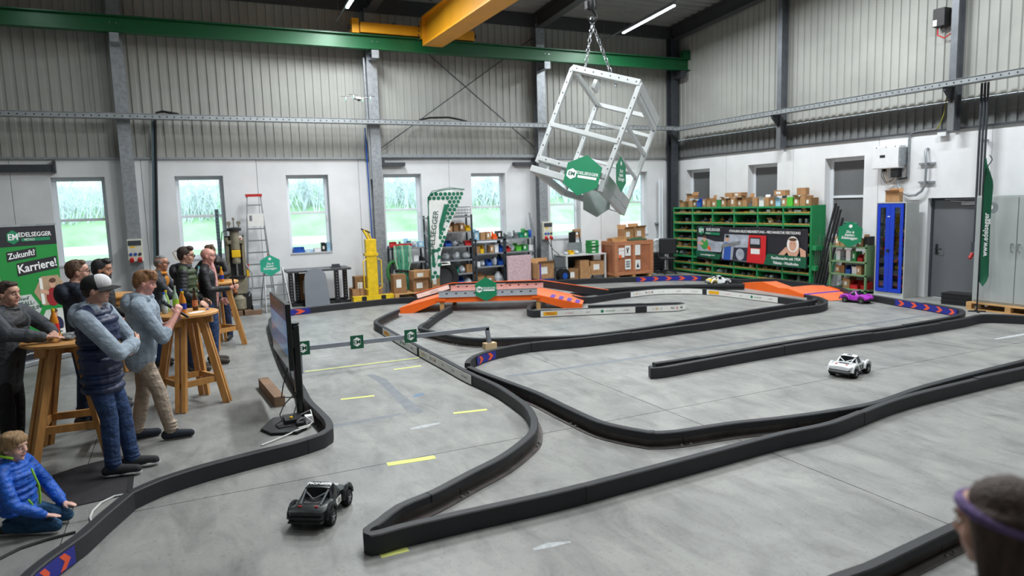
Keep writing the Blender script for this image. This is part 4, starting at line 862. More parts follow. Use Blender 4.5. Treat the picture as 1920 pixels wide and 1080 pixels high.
for k in range(3): MB().cyl((0,-.06+.06*k,1.15),(0,-.06+.06*k,4.33),.022,n=8).build('pipe', DGREY, t, True)
MB().box(-.03,.17,-.10,.10,1.05,1.25).build('socket_box', DGREY, t); MB().cyl((-.05,.05,1.02),(-.12,.06,.92),.035,n=10).build('red_plug', RED, t, True); MB().box(.0,.17,-.03,.03,1.9,1.95).build('clip', GALV, t); MB().box(.0,.17,-.03,.03,3.2,3.25).build('clip', GALV, t)
# feather flags
def featherflag(name, label, loc, rz, H, W_, texts, m, seed=0):
    t = thing(name, label, 'flag', loc, rz)
    MB().cyl((0,0,0),(0,0,H*.35),.014,n=8).tube([(0,0,H*.3),(0,0,H*.80),(.03,0,H*.90),(.12,0,H*.955),(W_*.6,0,H*.985),(W_,0,H*.965)],[.012,.011,.009,.008,.006,.005],8).build('pole', BLACK, t, True)
    MB().box(-.14,.14,-.02,.02,0,.02).box(-.02,.02,-.14,.14,0,.021).build('cross_base', BLACK, t)
    return t
t = featherflag('feather_flag', 'dark green feather flag seen edge-on beside the grey cupboard', (13.45,7.95,0), -.85, 2.95, .12, 0, None)
mb = MB(); n = 22; vs = []
for i in range(n+1):
    z = .60+(2.85-.60)*i/n; wv_ = .15 if z < 2.4 else .15*(2.85-z)/.45; wv_ *= min(1, (z-.5)/.25)
    for q in range(4): f = q/3; vs.append((f*max(wv_,.02), .05*math.sin(f*3+z*3)*f, z-.12*f*(1 if z < 1.0 else 0)))
fs = [(i*4+q, i*4+q+1, (i+1)*4+q+1, (i+1)*4+q) for i in range(n) for q in range(3)]
o = mb.add(vs, fs).build('flag_cloth', GREEND, t, True); text('www.edelsegger', .12, TXW, o, (.07,-.03,1.45), (PI/2,-PI/2,0), bold=.02); text('www.edelsegger', .12, TXW, o, (.07,.07,1.45), (PI/2,-PI/2,PI), bold=.02)
# ================================================================ along the back wall
DRK = M('dark_shelf_post', (58,66,74), .5, .3, .06, 5); SHB = M('grey_shelf_board', (140,144,148), .5, .3, .06, 5)
def rack(name, label, x0, x1, zs, ztop, y0=17.55, d=.42):
    t = thing(name, label, 'shelf rack', (x0, y0, 0), 0, 'steel shelf racks on the back wall'); w_ = x1-x0
    for x in (.02, w_-.02):
        for y in (.02, d-.02): MB().box(x-.02,x+.02,y-.02,y+.02,0,ztop).build('post', DRK, t)
    for z in zs: MB().box(0,w_,0,d,z-.035,z).build('shelf_board', SHB, t)
    return Matrix.Translation((x0, y0+.2, 0)), w_
BX = 'goods on the back wall racks'
T, w_ = rack('shelf_rack', 'low grey shelf rack behind the green strap bundle', 4.95, 5.88, (.10,.46,.84,1.22), 1.26)
row_goods(['red plastic bin','grey machine part','light blue box','clear plastic bag of parts','light blue box'], 'on top of the low strap rack', .02, w_, 1.22, .35, T, BX, .18, 101)
row_goods(['black machine part','white box','white box','black machine part'], 'on the low strap rack, upper shelf', .25, w_, .84, .35, T, BX, .18, 102)
row_goods(['black machine part','green box','brown cardboard box','white box'], 'on the low strap rack, lower shelf', .25, w_, .46, .35, T, BX, .18, 103)
T, w_ = rack('shelf_rack', 'tall grey shelf rack behind the feather flag', 5.96, 7.22, (.08,.44,.81,1.18,1.57,1.97), 2.02)
t = thing('wire_basket', 'wire mesh basket on top of the tall rack', 'basket', (6.82, 17.75, 1.972))
mb = MB()
for k in range(9): mb.cyl((-.36+k*.09,-.18,0),(-.36+k*.09,-.18,.25),.005,n=5); mb.cyl((-.36+k*.09,.18,0),(-.36+k*.09,.18,.25),.005,n=5)
for z in (.01,.09,.17,.25): mb.tube([(-.36,-.18,z),(.36,-.18,z),(.36,.18,z),(-.36,.18,z),(-.36,-.18,z)],.006,5)
o = mb.build('wire_mesh', DGREY, t); o['kind'] = 'stuff'; MB().tube([(-.36,-.18,.25),(.36,-.18,.25),(.36,.18,.25),(-.36,.18,.25),(-.36,-.18,.25)],.009,6).build('rim', DGREY, t)
row_goods(['blue can',None,None,None], 'on top of the tall rack', .22, w_, 1.97, .3, T, BX, .13, 104)
row_goods(['brown cardboard box','dark brown cardboard box','brown cardboard box','dark brown cardboard box','dark brown cardboard box','yellow tray'], 'on the highest shelf of the tall rack', .2, w_, 1.57, .35, T, BX, .22, 105)
row_goods(['light blue box','clear plastic bag of parts','blue plastic bin','clear plastic bag of parts','grey machine part','red plastic bin'], 'on the tall rack, second shelf', .1, w_, 1.18, .35, T, BX, .20, 106)
row_goods(['clear plastic bag of parts','clear plastic bag of parts','clear plastic bag of parts','clear plastic bag of parts'], 'on the tall rack, third shelf', .1, w_, .81, .4, T, BX, .28, 107)
row_goods(['white box','clear plastic bag of parts','teal plastic tray','clear plastic bag of parts','brown cardboard box'], 'on the tall rack, fourth shelf', .3, w_, .44, .38, T, BX, .26, 108)
row_goods(['clear plastic bag of parts','blue plastic bin','clear plastic bag of parts'], 'on the tall rack, floor shelf', .5, w_, .08, .38, T, BX, .26, 109)
T, w_ = rack('shelf_rack', 'low grey shelf rack under the fifth back window', 7.28, 8.16, (.06,.58,.94,1.31), 1.34)
row_goods(['light blue box','brown cardboard box','brown cardboard box','orange tool','black case'], 'atop the rack under the fifth window', .02, w_, 1.31, .35, T, BX, .24, 111)
row_goods(['brown cardboard box','yellow tray','grey tin','brown cardboard box','white box','blue plastic bin'], 'on the upper shelf below window five', .02, w_, .94, .35, T, BX, .24, 112)
row_goods(['white box','clear plastic bag of parts','blue plastic bin','clear plastic bag of parts','blue plastic bin'], 'on the middle shelf below window five', .02, w_, .58, .35, T, BX, .22, 113)
row_goods(['brown cardboard box','dark brown cardboard box','clear plastic bag of parts'], 'on the floor shelf below window five', .02, w_, .06, .4, T, BX, .36, 114)
T, w_ = rack('shelf_rack', 'low grey shelf rack beside the third column', 8.17, 9.12, (.06,.58,.94,1.31), 1.34)
row_goods(['grey machine part','clear plastic bag of parts','grey machine part','teal plastic tray','green box','blue can'], 'atop the rack by column three', .02, w_, 1.31, .35, T, BX, .24, 121)
row_goods(['red plastic bin','clear plastic bag of parts','bright green box','green box','white box'], 'on the upper shelf by column three', .02, w_, .94, .35, T, BX, .20, 122)
row_goods(['black machine part','dark brown cardboard box','brown cardboard box','grey machine part','white box'], 'on the middle shelf by column three', .02, w_, .58, .35, T, BX, .22, 123)
row_goods(['clear plastic bag of parts','black machine part'], 'on the floor shelf by column three', .02, .4, .06, .4, T, BX, .3, 124)
# loose things before the racks
t = thing('tyre', 'black lorry tyre leaning on the tall rack behind the bridge', 'tyre', (6.27, 17.36, .40), rot=(PI/2-.18, 0, .1))
mb = MB(); pr_ = [(.24,-.07),(.30,-.11),(.37,-.11),(.40,-.08),(.40,.08),(.37,.11),(.30,.11),(.24,.07)]; n = 28
vs = [(r*math.cos(2*PI*k/n), r*math.sin(2*PI*k/n), z) for k in range(n) for r, z in pr_]; m_ = len(pr_)
mb.add(vs, [(k*m_+i, k*m_+(i+1)%m_, ((k+1)%n)*m_+(i+1)%m_, ((k+1)%n)*m_+i) for k in range(n) for i in range(m_)]).build('tyre_casing', RUBBER, t, True); MB().lathe([(.06,.0),(.24,.02),(.24,.04),(.06,.03)], n=20).build('wheel_disc', BLACK, t); MB().add([(-.08,.30,.115),(.18,.30,.115),(.18,.39,.10),(-.08,.39,.10)],[(0,1,2,3)]).build('paper_label', PAPER, t)
tag(MB().box(-.36,.36,-.04,.04,0,.82).build('foam_sheet', M('pink_composite_foam', (206,178,184), .9, 0, .2, 30, .3, 60), None, loc=(8.50,17.38,0.02), bevel=.01), 'pink speckled foam sheet standing in front of the low rack', 'foam sheet')
pbx = goods('brown cardboard box', 'large cardboard box with a purple stripe and white label beside the cable reel', (9.20,17.30,.16), (.54,.34,.44), .05, None, 3); MB().box(-.20,-.15,-.173,-.1705,.0,.44).build('purple_stripe', PURPLE, pbx); tag(MB().box(-.28,.28,-.2,.2,0,.15).build('blue_crate', M('dark_blue_crate', (24,44,104), .5), None, loc=(9.2,17.3,.005), bevel=.02), 'low dark blue crate under the purple-striped box', 'crate')
t = thing('cable_reel', 'black cable reel with a blue hub beside the workbench', 'cable reel', (9.71,17.05,.21), rot=(PI/2,0,.2)); MB().lathe([(.05,-.09),(.20,-.09),(.20,-.07),(.12,-.06),(.12,.06),(.20,.07),(.20,.09),(.05,.09)], n=20).build('drum', BLACK, t, True); MB().cyl((0,0,.09),(0,0,.10),.09,n=16).build('hub', BLUE, t); MB().tube([(-.22,-.21,-.1),(-.22,.22,-.1),(.22,.22,-.1),(.22,-.21,-.1)],.012,6).build('stand', BLACK, t)
for i in range(3):
    tag(MB().bar((9.20+.05*i, 17.72, 0),(9.17+.04*i, 17.97, 2.0-.15*i), .03,.03).build('angle_bar', GALV), 'long steel bar leaning beside the third column, %s from the left' % ORD[i], 'bar', 'steel bars leaning by the third column')
# strap bundle, pallet, boxes
pallet('wooden pallet with boxes under the green straps', (5.33, 16.98, 0), 0, 1.2, .66)
STRP = M('green_lifting_strap', (64,150,118), .7, 0, .15, 12); t = thing('strap_bundle', 'bundle of green lifting straps hanging by the low rack', 'straps', (5.12, 17.30, 0))
for k in range(7):
    x = -.16+k*.055; MB().tube([(x-.02,0,1.30),(x*1.2,-.10,1.28),(x*1.25+.03*math.sin(k),-.14,.95),(x*.8,-.12,.66),(x*1.3+.02,-.15,.40),(x*1.5+.05,-.12,.20),(x*1.2,-.04,.17)],[.02,.024,.03,.024,.032,.03,.02],6).build('strap', STRP if k % 3 else M('pale_green_strap', (140,190,160), .7, 0, .12, 12), t, True)
MB().tube([(.20*math.cos(a), -.12+.10*math.sin(a), .66+.02*math.sin(2*a)) for a in [2*PI*j/16 for j in range(17)]], .03, 6).build('tie', BLACK, t, True); MB().tube([(-.24+.16*math.cos(a), -.10+.04*math.sin(a), .62+.28*math.sin(a)) for a in [2*PI*j/16 for j in range(17)]], .04, 6).build('green_hose', M('green_hose', (40,110,50), .6), t, True); MB().box(-.30,.28,-.05,.0,1.27,1.34).build('hanger_bar', RED, t); MB().box(-.02,.02,0,.3,1.28,1.32).build('hanger_arm', DGREY, t)
for i, (x, y, z, sx, sy, sz, kd, l) in enumerate(((4.90,16.92,.146,.32,.3,.46,'dark brown cardboard box','tall cardboard box at the left of the pallet behind the straps'),(5.42,16.88,.146,.40,.3,.30,'dark brown cardboard box','low cardboard box on the pallet below the straps'),(5.80,16.88,.146,.24,.3,.52,'brown cardboard box','upright cardboard box with a white sheet at the right of the pallet'),(5.44,16.90,.45,.42,.3,.22,'brown cardboard box','brown cardboard box stacked on the low box by the flag pole'))): goods(kd, l, (x,y,z), (sx,sy,sz), .05*i, 'boxes on the pallet behind the bridge', i*2+1)
# white feather flag
t = featherflag('feather_flag', 'white and green feather flag with hexagon pattern in front of the tall rack', (5.62,16.48,0), 0, 2.76, .98, 0, None)
FW = M('white_flag_cloth', (226,232,230), .8, 0, .05, 6)
zs = [.44,.55,.7,.9,1.1,1.3,1.5,1.7,1.9,2.1,2.3,2.45,2.55,2.62,2.66]; ws = [.10,.21,.22,.23,.25,.33,.42,.50,.58,.68,.78,.86,.90,.93,.95]
def fl(x, z, s=0): return (x, -.02+.03*math.sin(x*6+z*3)-s, z)
vs = []; NQ = 8
for z, w_ in zip(zs, ws):
    for q in range(NQ+1):
        f = q/NQ; top = 2.50+.19*min(1, f*1.2)**.6; vs.append(fl(w_*f+.01, min(z, top if z > 2.4 else z)))
MB().add(vs, [(i*(NQ+1)+q, i*(NQ+1)+q+1, (i+1)*(NQ+1)+q+1, (i+1)*(NQ+1)+q) for i in range(len(zs)-1) for q in range(NQ)]).build('flag_cloth', FW, t, True)
GRP = M('green_flag_print', (24,112,84), .8, 0, .06, 6); hp = MB(); ho = []
def wat(z):
    for i in range(len(zs)-1):
        if zs[i] <= z <= zs[i+1]: return lerp(ws[i], ws[i+1], (z-zs[i])/(zs[i+1]-zs[i]))
    return 0
r = .062; z = .52; j = 0
while z < 2.60:
    x = .05+(.055 if j % 2 else 0)
    while x < wat(z)-.005:
        lo = .30*max(0, min(1, (z-.55)/1.6))
        if z < .62 or z > 2.42 or x > .17+max(0, z-1.15)*.27:
            MB().add([fl(x+r*.86*math.sin(PI/3*k), min(z+r*.86*math.cos(PI/3*k), 2.66), .003) for k in range(6)], [tuple(range(6))]).build('printed_hexagon', GRP, t)
        x += .112
    z += .097; j += 1
for (a, b, c, d) in ((.03,1.42,.30,2.36),): pass
o = text('EDELSEGGER', .19, TXK, t, (.09,-.07,1.62), (PI/2,-PI/2+.17,0), bold=.01); o.data.materials[0] = M('dark_green_lettering', (30,70,60), .7)
MB().add([fl(.24,1.50,.004),fl(.34,1.66,.004),fl(.52,2.26,.004),fl(.42,2.32,.004),fl(.26,1.8,.004)],[(0,1,2,3,4)]).build('green_bar', GRP, t)
MB().add([fl(.03,.78,.004),fl(.10,.74,.004),fl(.20,1.0,.004),fl(.20,1.20,.004),fl(.03,1.22,.004)],[(0,1,2,3,4)]).build('green_logo', GRP, t); text('E', .16, TXW, t, (.09,-.035,1.12), bold=.03)
vs = []; 
MB().tube([(0,-.01,.4),(0,-.01,2.3),(.0,-.01,2.48),(.06,-.02,2.555),(.16,-.02,2.60),(.32,-.01,2.645),(.52,-.03,2.675),(.76,-.05,2.685),(.96,-.04,2.665)],.014,6).build('green_hem', GRP, t, True)
# wooden crate
t = thing('shipping_crate', 'large brown plywood shipping crate with paper notices near the corner', 'crate', (11.36,16.9,.10)); CRM = M('red_brown_plywood', (166,104,72), .65, 0, .14, 3, .1, 20); CRF = M('crate_batten', (186,124,88), .65, 0, .12, 4, stretch=(1,1,4))
MB().box(0,1.34,0,.72,0,.95).build('plywood_body', CRM, t)
for a in ((-.015,.10,-.018,0,-.01,.97),(.62,.72,-.018,0,0,.95),(1.24,1.355,-.018,0,-.01,.97),(.10,.62,-.018,0,0,.09),(.72,1.24,-.018,0,0,.09),(.10,.62,-.018,0,.87,.95),(.72,1.24,-.018,0,.87,.95),(-.018,0,0,.09,0,.95),(-.018,0,.63,.73,0,.95),(-.018,0,.09,.63,0,.09),(-.018,0,.09,.63,.87,.95),(-.02,1.36,-.02,.74,.95,.985)): MB().box(*a).build('batten', CRF, t)
for i, (x, z, w_, h_) in enumerate(((.34,.56,.20,.30),(.70,.56,.18,.30),(.34,.16,.20,.30),(.70,.14,.18,.28),(.12,.52,.20,.28))):
    o = MB().box(x,x+w_,-.0215,-.019,z,z+h_).build('paper_notice', PAPER, t)
    if i == 0: MB().add([(x+.06,-.022,z+.08),(x+.09,-.022,z+.08),(x+.15,-.022,z+.24),(x+.11,-.022,z+.24)],[(0,1,2,3)]).build('printed_symbol', TXK, o)
    if i == 0: MB().add([(x+.12,-.022,z+.08),(x+.09,-.022,z+.08),(x+.04,-.022,z+.24),(x+.07,-.022,z+.24)],[(0,1,2,3)]).build('printed_symbol', TXK, o)
    if i == 2:
        for q in range(3): MB().box(x+.03,x+.17,-.0222,-.0216,z+.06+q*.07,z+.11+q*.07).build('printed_bar', TXG, o)
    if i == 3: MB().add([(x+.04,-.022,z+.06),(x+.14,-.022,z+.06),(x+.09,-.022,z+.20)],[(0,1,2)]).build('printed_symbol', TXK, o)
    if i == 4: MB().box(x+.01,x+.10,-.0225,-.0216,z-.02,z+.08).build('orange_sticker', ORANGE, o); text('SPEDITION', .03, TXR, o, (x+.12,-.023,z+.20))
for x in (.05,.62,1.20): MB().box(x,x+.1,0,.72,-.10,0).build('skid', WOODP, t)
for i, (x, y, z, s, l) in enumerate(((12.06,17.36,1.086,(.34,.34,.34),'open brown cardboard box on the crate, the left one'),(12.46,17.36,1.086,(.38,.34,.36),'open brown cardboard box with a white label on the crate, the right one'))): goods('brown cardboard box', l, (x,y,z), s, 0, 'boxes on the shipping crate', 3+6*i)
t = thing('wooden_rack', 'small slatted wooden rack lying on the shipping crate', 'rack', (11.60,17.15,1.087), .0)
for k in range(6): MB().box(-.22+k*.08,-.18+k*.08,-.15,.15,.08+.005*k,.095+.005*k).build('slat', WOODP, t)
MB().box(-.24,.24,-.16,-.13,0,.08).build('side', WOODP, t); MB().box(-.24,.24,.13,.16,0,.08).build('side', WOODP, t)
tag(MB().box(-.30,.30,-.09,.09,0,.05).cyl((-.2,0,.05),(.2,0,.07),.03,n=8).build('green_tarp', M('folded_green_tarp', (70,96,70), .8), None, loc=(12.2,17.0,1.087), bevel=.02), 'folded dark green tarp lying on the front of the crate', 'tarp')
# workbench
t = thing('workbench', 'light grey workbench with a green parts tower under the sixth window', 'workbench', (9.92,17.22,0)); BN = M('light_bench_top', (196,198,196), .5, .0, .05, 5)
MB().box(0,1.36,0,.74,.72,.76).build('bench_top', BN, t, bevel=.004)
for x in (.03,1.33):
    for y in (.03,.71): MB().box(x-.025,x+.025,y-.025,y+.025,0,.72).build('leg', BN, t)
MB().box(.05,1.3,.70,.72,.15,.70).build('back_panel', DGREY, t); MB().box(.0,.012,.05,.70,.12,.70).build('side_panel', GALV, t); MB().box(.86,1.30,.05,.68,.14,.17).build('lower_shelf', WOODP, t)
GBX = GOODS['green box'][1]
for i in range(4): goods('green box', 'green card box with white label in the tower on the workbench, %s from bottom' % ORD[i], (10.92,17.42,.761+.095*i), (.28,.26,.09), 0, 'green boxes on the workbench', 1+2*i)
goods('white box', 'tall white box beside the green tower on the workbench', (11.12,17.45,.761), (.10,.26,.38), 0, None, 1)
tag(MB().box(-.24,.24,-.01,.01,0,.32).box(-.24,.24,-.12,-.01,0,.01).build('sheet_metal_tray', GALV, None, loc=(10.52,17.74,.761), rz=.0), 'grey sheet metal panel standing on the workbench', 'panel')
t = thing('display_arm', 'black monitor seen from the side on the workbench', 'monitor', (10.52,17.86,.761)); MB().box(-.12,.10,-.02,.02,.28,.62).build('monitor', BLACK, t); MB().tube([(0,.02,0),(0,.02,.5),(.0,.05,.62),(.24,.05,.62),(.30,.05,.3)],.02,6).build('arm', BLACK, t, True); MB().box(-.1,.1,-.06,.06,0,.01).build('foot', BLACK, t)
row_goods(['clear plastic bag of parts','yellow tray','clear plastic bag of parts'], 'at the left end of the workbench', .05, .60, .76, .3, Matrix.Translation((9.92,17.50,0)), 'things on the workbench', .12, 131); row_goods(['red plastic bin'], 'at the right end of the workbench', 1.26, 1.36, .76, .2, Matrix.Translation((9.92,17.45,0)), 'things on the workbench', .12, 132)
for i, (x, y, z, s, l, k) in enumerate(((10.17,17.45,0,(.34,.4,.36),'dark cardboard box under the left end of the workbench','dark brown cardboard box'),(10.56,17.42,.0,(.34,.4,.40),'cardboard box carrying a smaller box under the workbench','brown cardboard box'),(11.02,17.48,.171,(.50,.4,.36),'wide cardboard box on the lower shelf of the workbench','brown cardboard box'),(10.56,17.42,.402,(.30,.3,.18),'small cardboard box stacked on another under the workbench','brown cardboard box'))): goods(k, l, (x,y,z), s, .0, 'boxes under the workbench', i*3+1)
goods('brown cardboard box', 'small brown cardboard box on the sill of the sixth window', (10.88,18.22,1.207), (.22,.14,.24), 0, None, 1)
# office chair / fitness machine in the corner
t = thing('office_chair', 'black office chair with a metal foot in the corner by the green shelf', 'chair', (13.42,17.12,0), 2.5)
MB().box(-.24,.24,-.22,.24,.44,.52).build('seat', BLACK, t, bevel=.03); MB().box(-.26,.26,.22,.28,.62,1.10).build('backrest', BLACK, t, bevel=.03); MB().cyl((0,0,.08),(0,0,.44),.03,n=10).build('column', STEEL, t)
for k in range(5): a = 2*PI*k/5; MB().bar((0,0,.10),(.30*math.cos(a),.30*math.sin(a),.07),.04,.03).build('foot_arm', BLACK, t); MB().ell((.30*math.cos(a),.30*math.sin(a),.035),(.03,.03,.035),8,6).build('castor', BLACK, t)
for s in (-1,1): MB().tube([(s*.26,-.1,.5),(s*.30,-.1,.66),(s*.30,.14,.68),(s*.28,.24,.7)],.018,6).build('armrest', STEEL, t, True)
MB().bar((0,.2,.48),(0,.26,.75),.06,.02).build('back_arm', STEEL, t)
t = thing('tool_trolley', 'black tool trolley with open drawers in the corner', 'trolley', (13.42,17.75,0)); MB().box(-.22,.22,-.2,.2,.08,.62).build('trolley_body', BLACK, t, bevel=.01)
for k in range(5): MB().box(-.21,.21,-.24,-.2,.12+k*.1,.20+k*.1).build('drawer', DGREY, t)
for s in (-.17,.17): MB().cyl((s,-.12,.05),(s+.03,-.12,.05),.05,n=10).build('wheel', RUBBER, t)
t = thing('water_pipe', 'pair of white vertical pipes in the corner beside the crate', 'pipe', (13.75,17.92,0))
for k in range(2): MB().cyl((.1*k,0,0),(.1*k,0,2.9),.035,n=10).build('pipe', PVC, t, True)
MB().box(-.05,.15,.02,.2,1.5,1.54).build('clip', GALV, t); MB().tube([(.05,-.05,.98),(-.2,-.05,1.0),(-.32,-.05,.95)],.05,8).build('white_branch', WHITE, t, True)
# socket boxes
def socket_box(label, x, y, z):
    t = thing('socket_box', label, 'socket box', (x, y, z), 0, 'industrial socket boxes on the columns'); SB = M('cream_socket_box', (214,212,196), .5)
    MB().box(-.15,.15,-.12,0,0,.50).build('housing', SB, t, bevel=.01); MB().box(-.13,.13,-.128,-.12,.36,.47).build('fuse_window', DGREY, t); MB().box(-.10,.0,-.123,-.12,.31,.345).build('warning_label', YELLOW, t)
    for k in range(3): MB().cyl((-.09+.09*k,-.12,.17),(-.09+.09*k,-.145,.165),.032,n=12).build('blue_socket', BLUE if k < 2 else DGREY, t, True)
    for k in range(2): MB().cyl((-.08+.16*k,-.12,.06),(-.08+.16*k,-.19,.02),.045,n=12).build('red_socket', RED, t, True)
    return t
socket_box('cream socket box with red sockets on the column behind the group of people', -.87, 17.775, 1.24); t = socket_box('cream socket box with red sockets on the column above the cable reel', 9.60, 17.775, 1.22)
MB().tube([(.06,-.16,.0),(.08,-.2,-.5),(.16,-.25,-.95),(.15,-.4,-1.05)],.012,6).build('cable', BLACK, t, True); MB().tube([(-.06,-.16,.0),(.1,-.2,-.3),(.3,-.2,-.46)],.010,6).build('cable', BLACK, t, True)
# stacker, welding table, ladders, press
t = thing('pallet_stacker', 'yellow hand stacker with a tall mast beside the second column', 'stacker', (4.22,16.84,0)); YS = M('worn_yellow_paint', (232,196,30), .5, 0, .12, 9)
MB().box(-.13,.13,-.08,.08,.10,1.52).build('mast', YS, t, bevel=.01); MB().box(-.50,.50,-.10,.10,.02,.14).build('foot_beam', YS, t)
for x in (-.24,.24): MB().box(x-.06,x+.06,-.102,-.10,.025,.14).build('black_stripe', BLACK, t)
for s in (-1,1): MB().tube([(s*.14,-.08,.30),(s*.22,-.10,.34),(s*.22,-.10,1.0),(s*.14,-.08,1.04)],.016,6).build('guard_bar', YS, t, True)
MB().bar((0,0,1.45),(-.16,-.05,1.75),.05,.05).bar((.06,0,1.45),(-.08,-.05,1.75),.03,.03).build('tiller', YS, t); MB().bar((-.22,-.05,1.78),(0,-.05,1.68),.03,.03).build('handle', BLACK, t); MB().box(-.16,.16,-.1,.1,1.12,1.18).build('collar', YS, t)
for x in (-.2,.2): MB().bar((x,.1,.05),(x,.36,.05),.08,.06).build('fork', YS, t)
goods('dark brown cardboard box', 'tall cardboard box standing inside the wooden box by the yellow stacker', (4.06,17.48,.022), (.30,.3,.55), 0, None, 1)
t = thing('wooden_box', 'open wooden box beside the yellow stacker', 'box', (4.20,17.48,0)); MB().box(-.38,.38,-.2,.2,0,.02).box(-.38,.38,-.2,-.18,.02,.28).box(-.38,.38,.18,.2,.02,.28).box(-.38,-.36,-.18,.18,.02,.28).box(.36,.38,-.18,.18,.02,.28).build('box_sides', M('raw_wood_box', (180,136,96), .7, 0, .15, 5), t); MB().box(.38,.46,-.2,.2,.0,.34).build('metal_frame', GALV, t)
t = thing('shovel', 'grey shovel leaning against the second column', 'shovel', (4.72,17.15,0)); MB().bar((0,0,.1),(.25,.3,.8),.02,.02).build('shaft', DGREY, t); MB().add([(.12,.10,.42),(.32,.22,.52),(.38,.30,.72),(.20,.25,.66)],[(0,1,2,3)]).build('blade', GALV, t)
t = thing('welding_table', 'dark steel welding table with perforated legs behind the barrier', 'table', (2.28,17.02,0))
MB().box(-.02,1.48,-.02,.72,.80,.85).build('table_top', M('dark_steel_top', (86,88,92), .4, .4, .12, 6), t, bevel=.004)
for x, y in ((.05,.03),(.26,.5),(1.12,.03),(1.40,.4)):
    o = MB().box(x-.05,x+.05,y-.05,y+.05,.04,.80).build('leg', BLACK, t)
    for k in range(10): MB().cyl((x,y-.051,.12+k*.068),(x,y-.053,.12+k*.068),.014,n=6).build('hole', GALV, o)
MB().box(0,1.45,0,.08,.0,.06).box(0,1.45,.5,.58,.0,.06).build('base_rail', BLACK, t)
tag(MB().box(-.12,.12,-.09,.09,0,.02).box(-.09,.09,-.06,.06,.02,.08).build('clamp_block', DGREY, None, loc=(3.45,17.3,.851)), 'small dark clamp block on the welding table', 'block')
goods('dark brown cardboard box', 'tall cardboard sheet box under the welding table', (2.82,17.70,.0), (.40,.06,.72), 0, None, 1)
t = thing('grey_plate', 'grey arched sheet metal plate leaning on the welding table', 'plate', (2.88,16.80,.0), .02)
pl = [(-.29,0),(.29,0),(.26,.62)]+[(.25*math.cos(a), .70+.20*math.sin(a)) for a in [k*PI/10 for k in range(11)]]+[(-.26,.62)]; o = MB().prism(pl, -.006, .006, 'y').build('plate', M('grey_sheet', (120,126,134), .5, .2, .05, 3), t); o.rotation_euler = (-.16,0,0)
def ladder(name, label, loc, rz, H, wb, wt, n, lean, cat='ladder', ropes=False):
    t = thing(name, label, cat, loc, rz)
    for s in (-1,1): MB().bar((s*wb/2,0,0),(s*wt/2,lean,H),.025,.07,up=(0,1,0)).build('stile', STEEL, t); MB().bar((s*wb/2,lean*2.1,0),(s*wt/2,lean,H),.02,.04,up=(0,1,0)).build('rear_stile', GALV, t)
    for k in range(n): f = (k+.7)/(n+.4); w_ = lerp(wb,wt,f); MB().box(-w_/2,w_/2,lean*f-.04,lean*f+.04,H*f-.015,H*f+.01).build('rung', STEEL, t)
    return t
t = ladder('step_ladder', 'tall aluminium step ladder with a red top leaning by the wall', (1.70,17.42,0), 0, 2.62, .62, .30, 9, .22); MB().box(-.18,.18,.12,.32,2.62,2.68).build('top_cap', RED, t); o = MB().box(-.18,.18,.12,.13,1.93,2.22).build('paper_sign', PAPER, t); MB().box(-.14,-.08,.118,.12,2.05,2.18).build('print_mark', TXG, o); MB().cyl((-.26,.02,.75),(-.25,.04,1.05),.02,n=6).build('red_strap', RED, t); MB().cyl((.22,.06,1.02),(.21,.08,1.25),.02,n=6).build('red_strap', RED, t)
t = ladder('small_step_ladder', 'small aluminium step ladder with a hexagon sign in front of the tall ladder', (1.95,16.45,0), .10, .98, .56, .40, 4, .28)
hexsign('hexagon_sign', 'turquoise green hexagon sign on the small step ladder', Matrix.Translation((1.84,16.56,1.05)), .245, 'do', m=M('turquoise_sign', (44,170,140), .5))
t = thing('press_machine', 'old beige drilling press with a yellow head on wooden beams', 'machine', (1.14,16.62,0)); BG = M('worn_beige_paint', (138,132,112), .6, .1, .2, 7); DK = M('oily_black_steel', (36,36,36), .55, .2, .15, 8)
MB().box(-.20,.20,.05,.25,.55,1.75).build('back_column', DK, t); MB().box(-.20,-.13,.0,.25,.55,1.72).box(.13,.20,.0,.25,.55,1.72).build('side_plate', BG, t, bevel=.01); MB().cyl((0,0,1.45),(0,0,1.86),.10,n=14).box(-.17,.17,-.06,.2,1.58,1.66).build('cylinder', BG, t, True); MB().lathe([(.15,1.86),(.15,1.92),(.06,1.94)], n=14).build('top_cap', DK, t); MB().box(-.09,.09,-.12,.02,1.28,1.44).build('yellow_head', YELLOW, t, bevel=.01); MB().lathe([(.08,1.14),(.09,1.18),(.07,1.28)], (0,-.04,0), 12).build('chuck', BG, t); MB().cyl((0,-.04,.86),(0,-.04,1.14),.022,n=8).build('spindle', STEEL, t); MB().lathe([(.06,.78),(.16,.80),(.17,.86),(.05,.88)], (0,-.04,0), 16).build('work_table', DK, t, True); MB().box(-.17,.17,-.08,.22,.46,.80).build('knee', BG, t, bevel=.01); MB().lathe([(.1,.10),(.14,.14),(.14,.36),(.06,.44)], (0,-.08,0), 14).build('oil_tank', BG, t, True); MB().box(-.26,.26,-.1,.3,.10,.46).build('motor_base', DK, t)
for s in (-1,1):
    MB().cyl((s*.1,-.02,1.94),(s*.1,-.02,2.0),.015,n=6).cyl((s*.1,-.04,2.03),(s*.1,0,2.03),.045,n=12).build('gauge', BG, t, True)
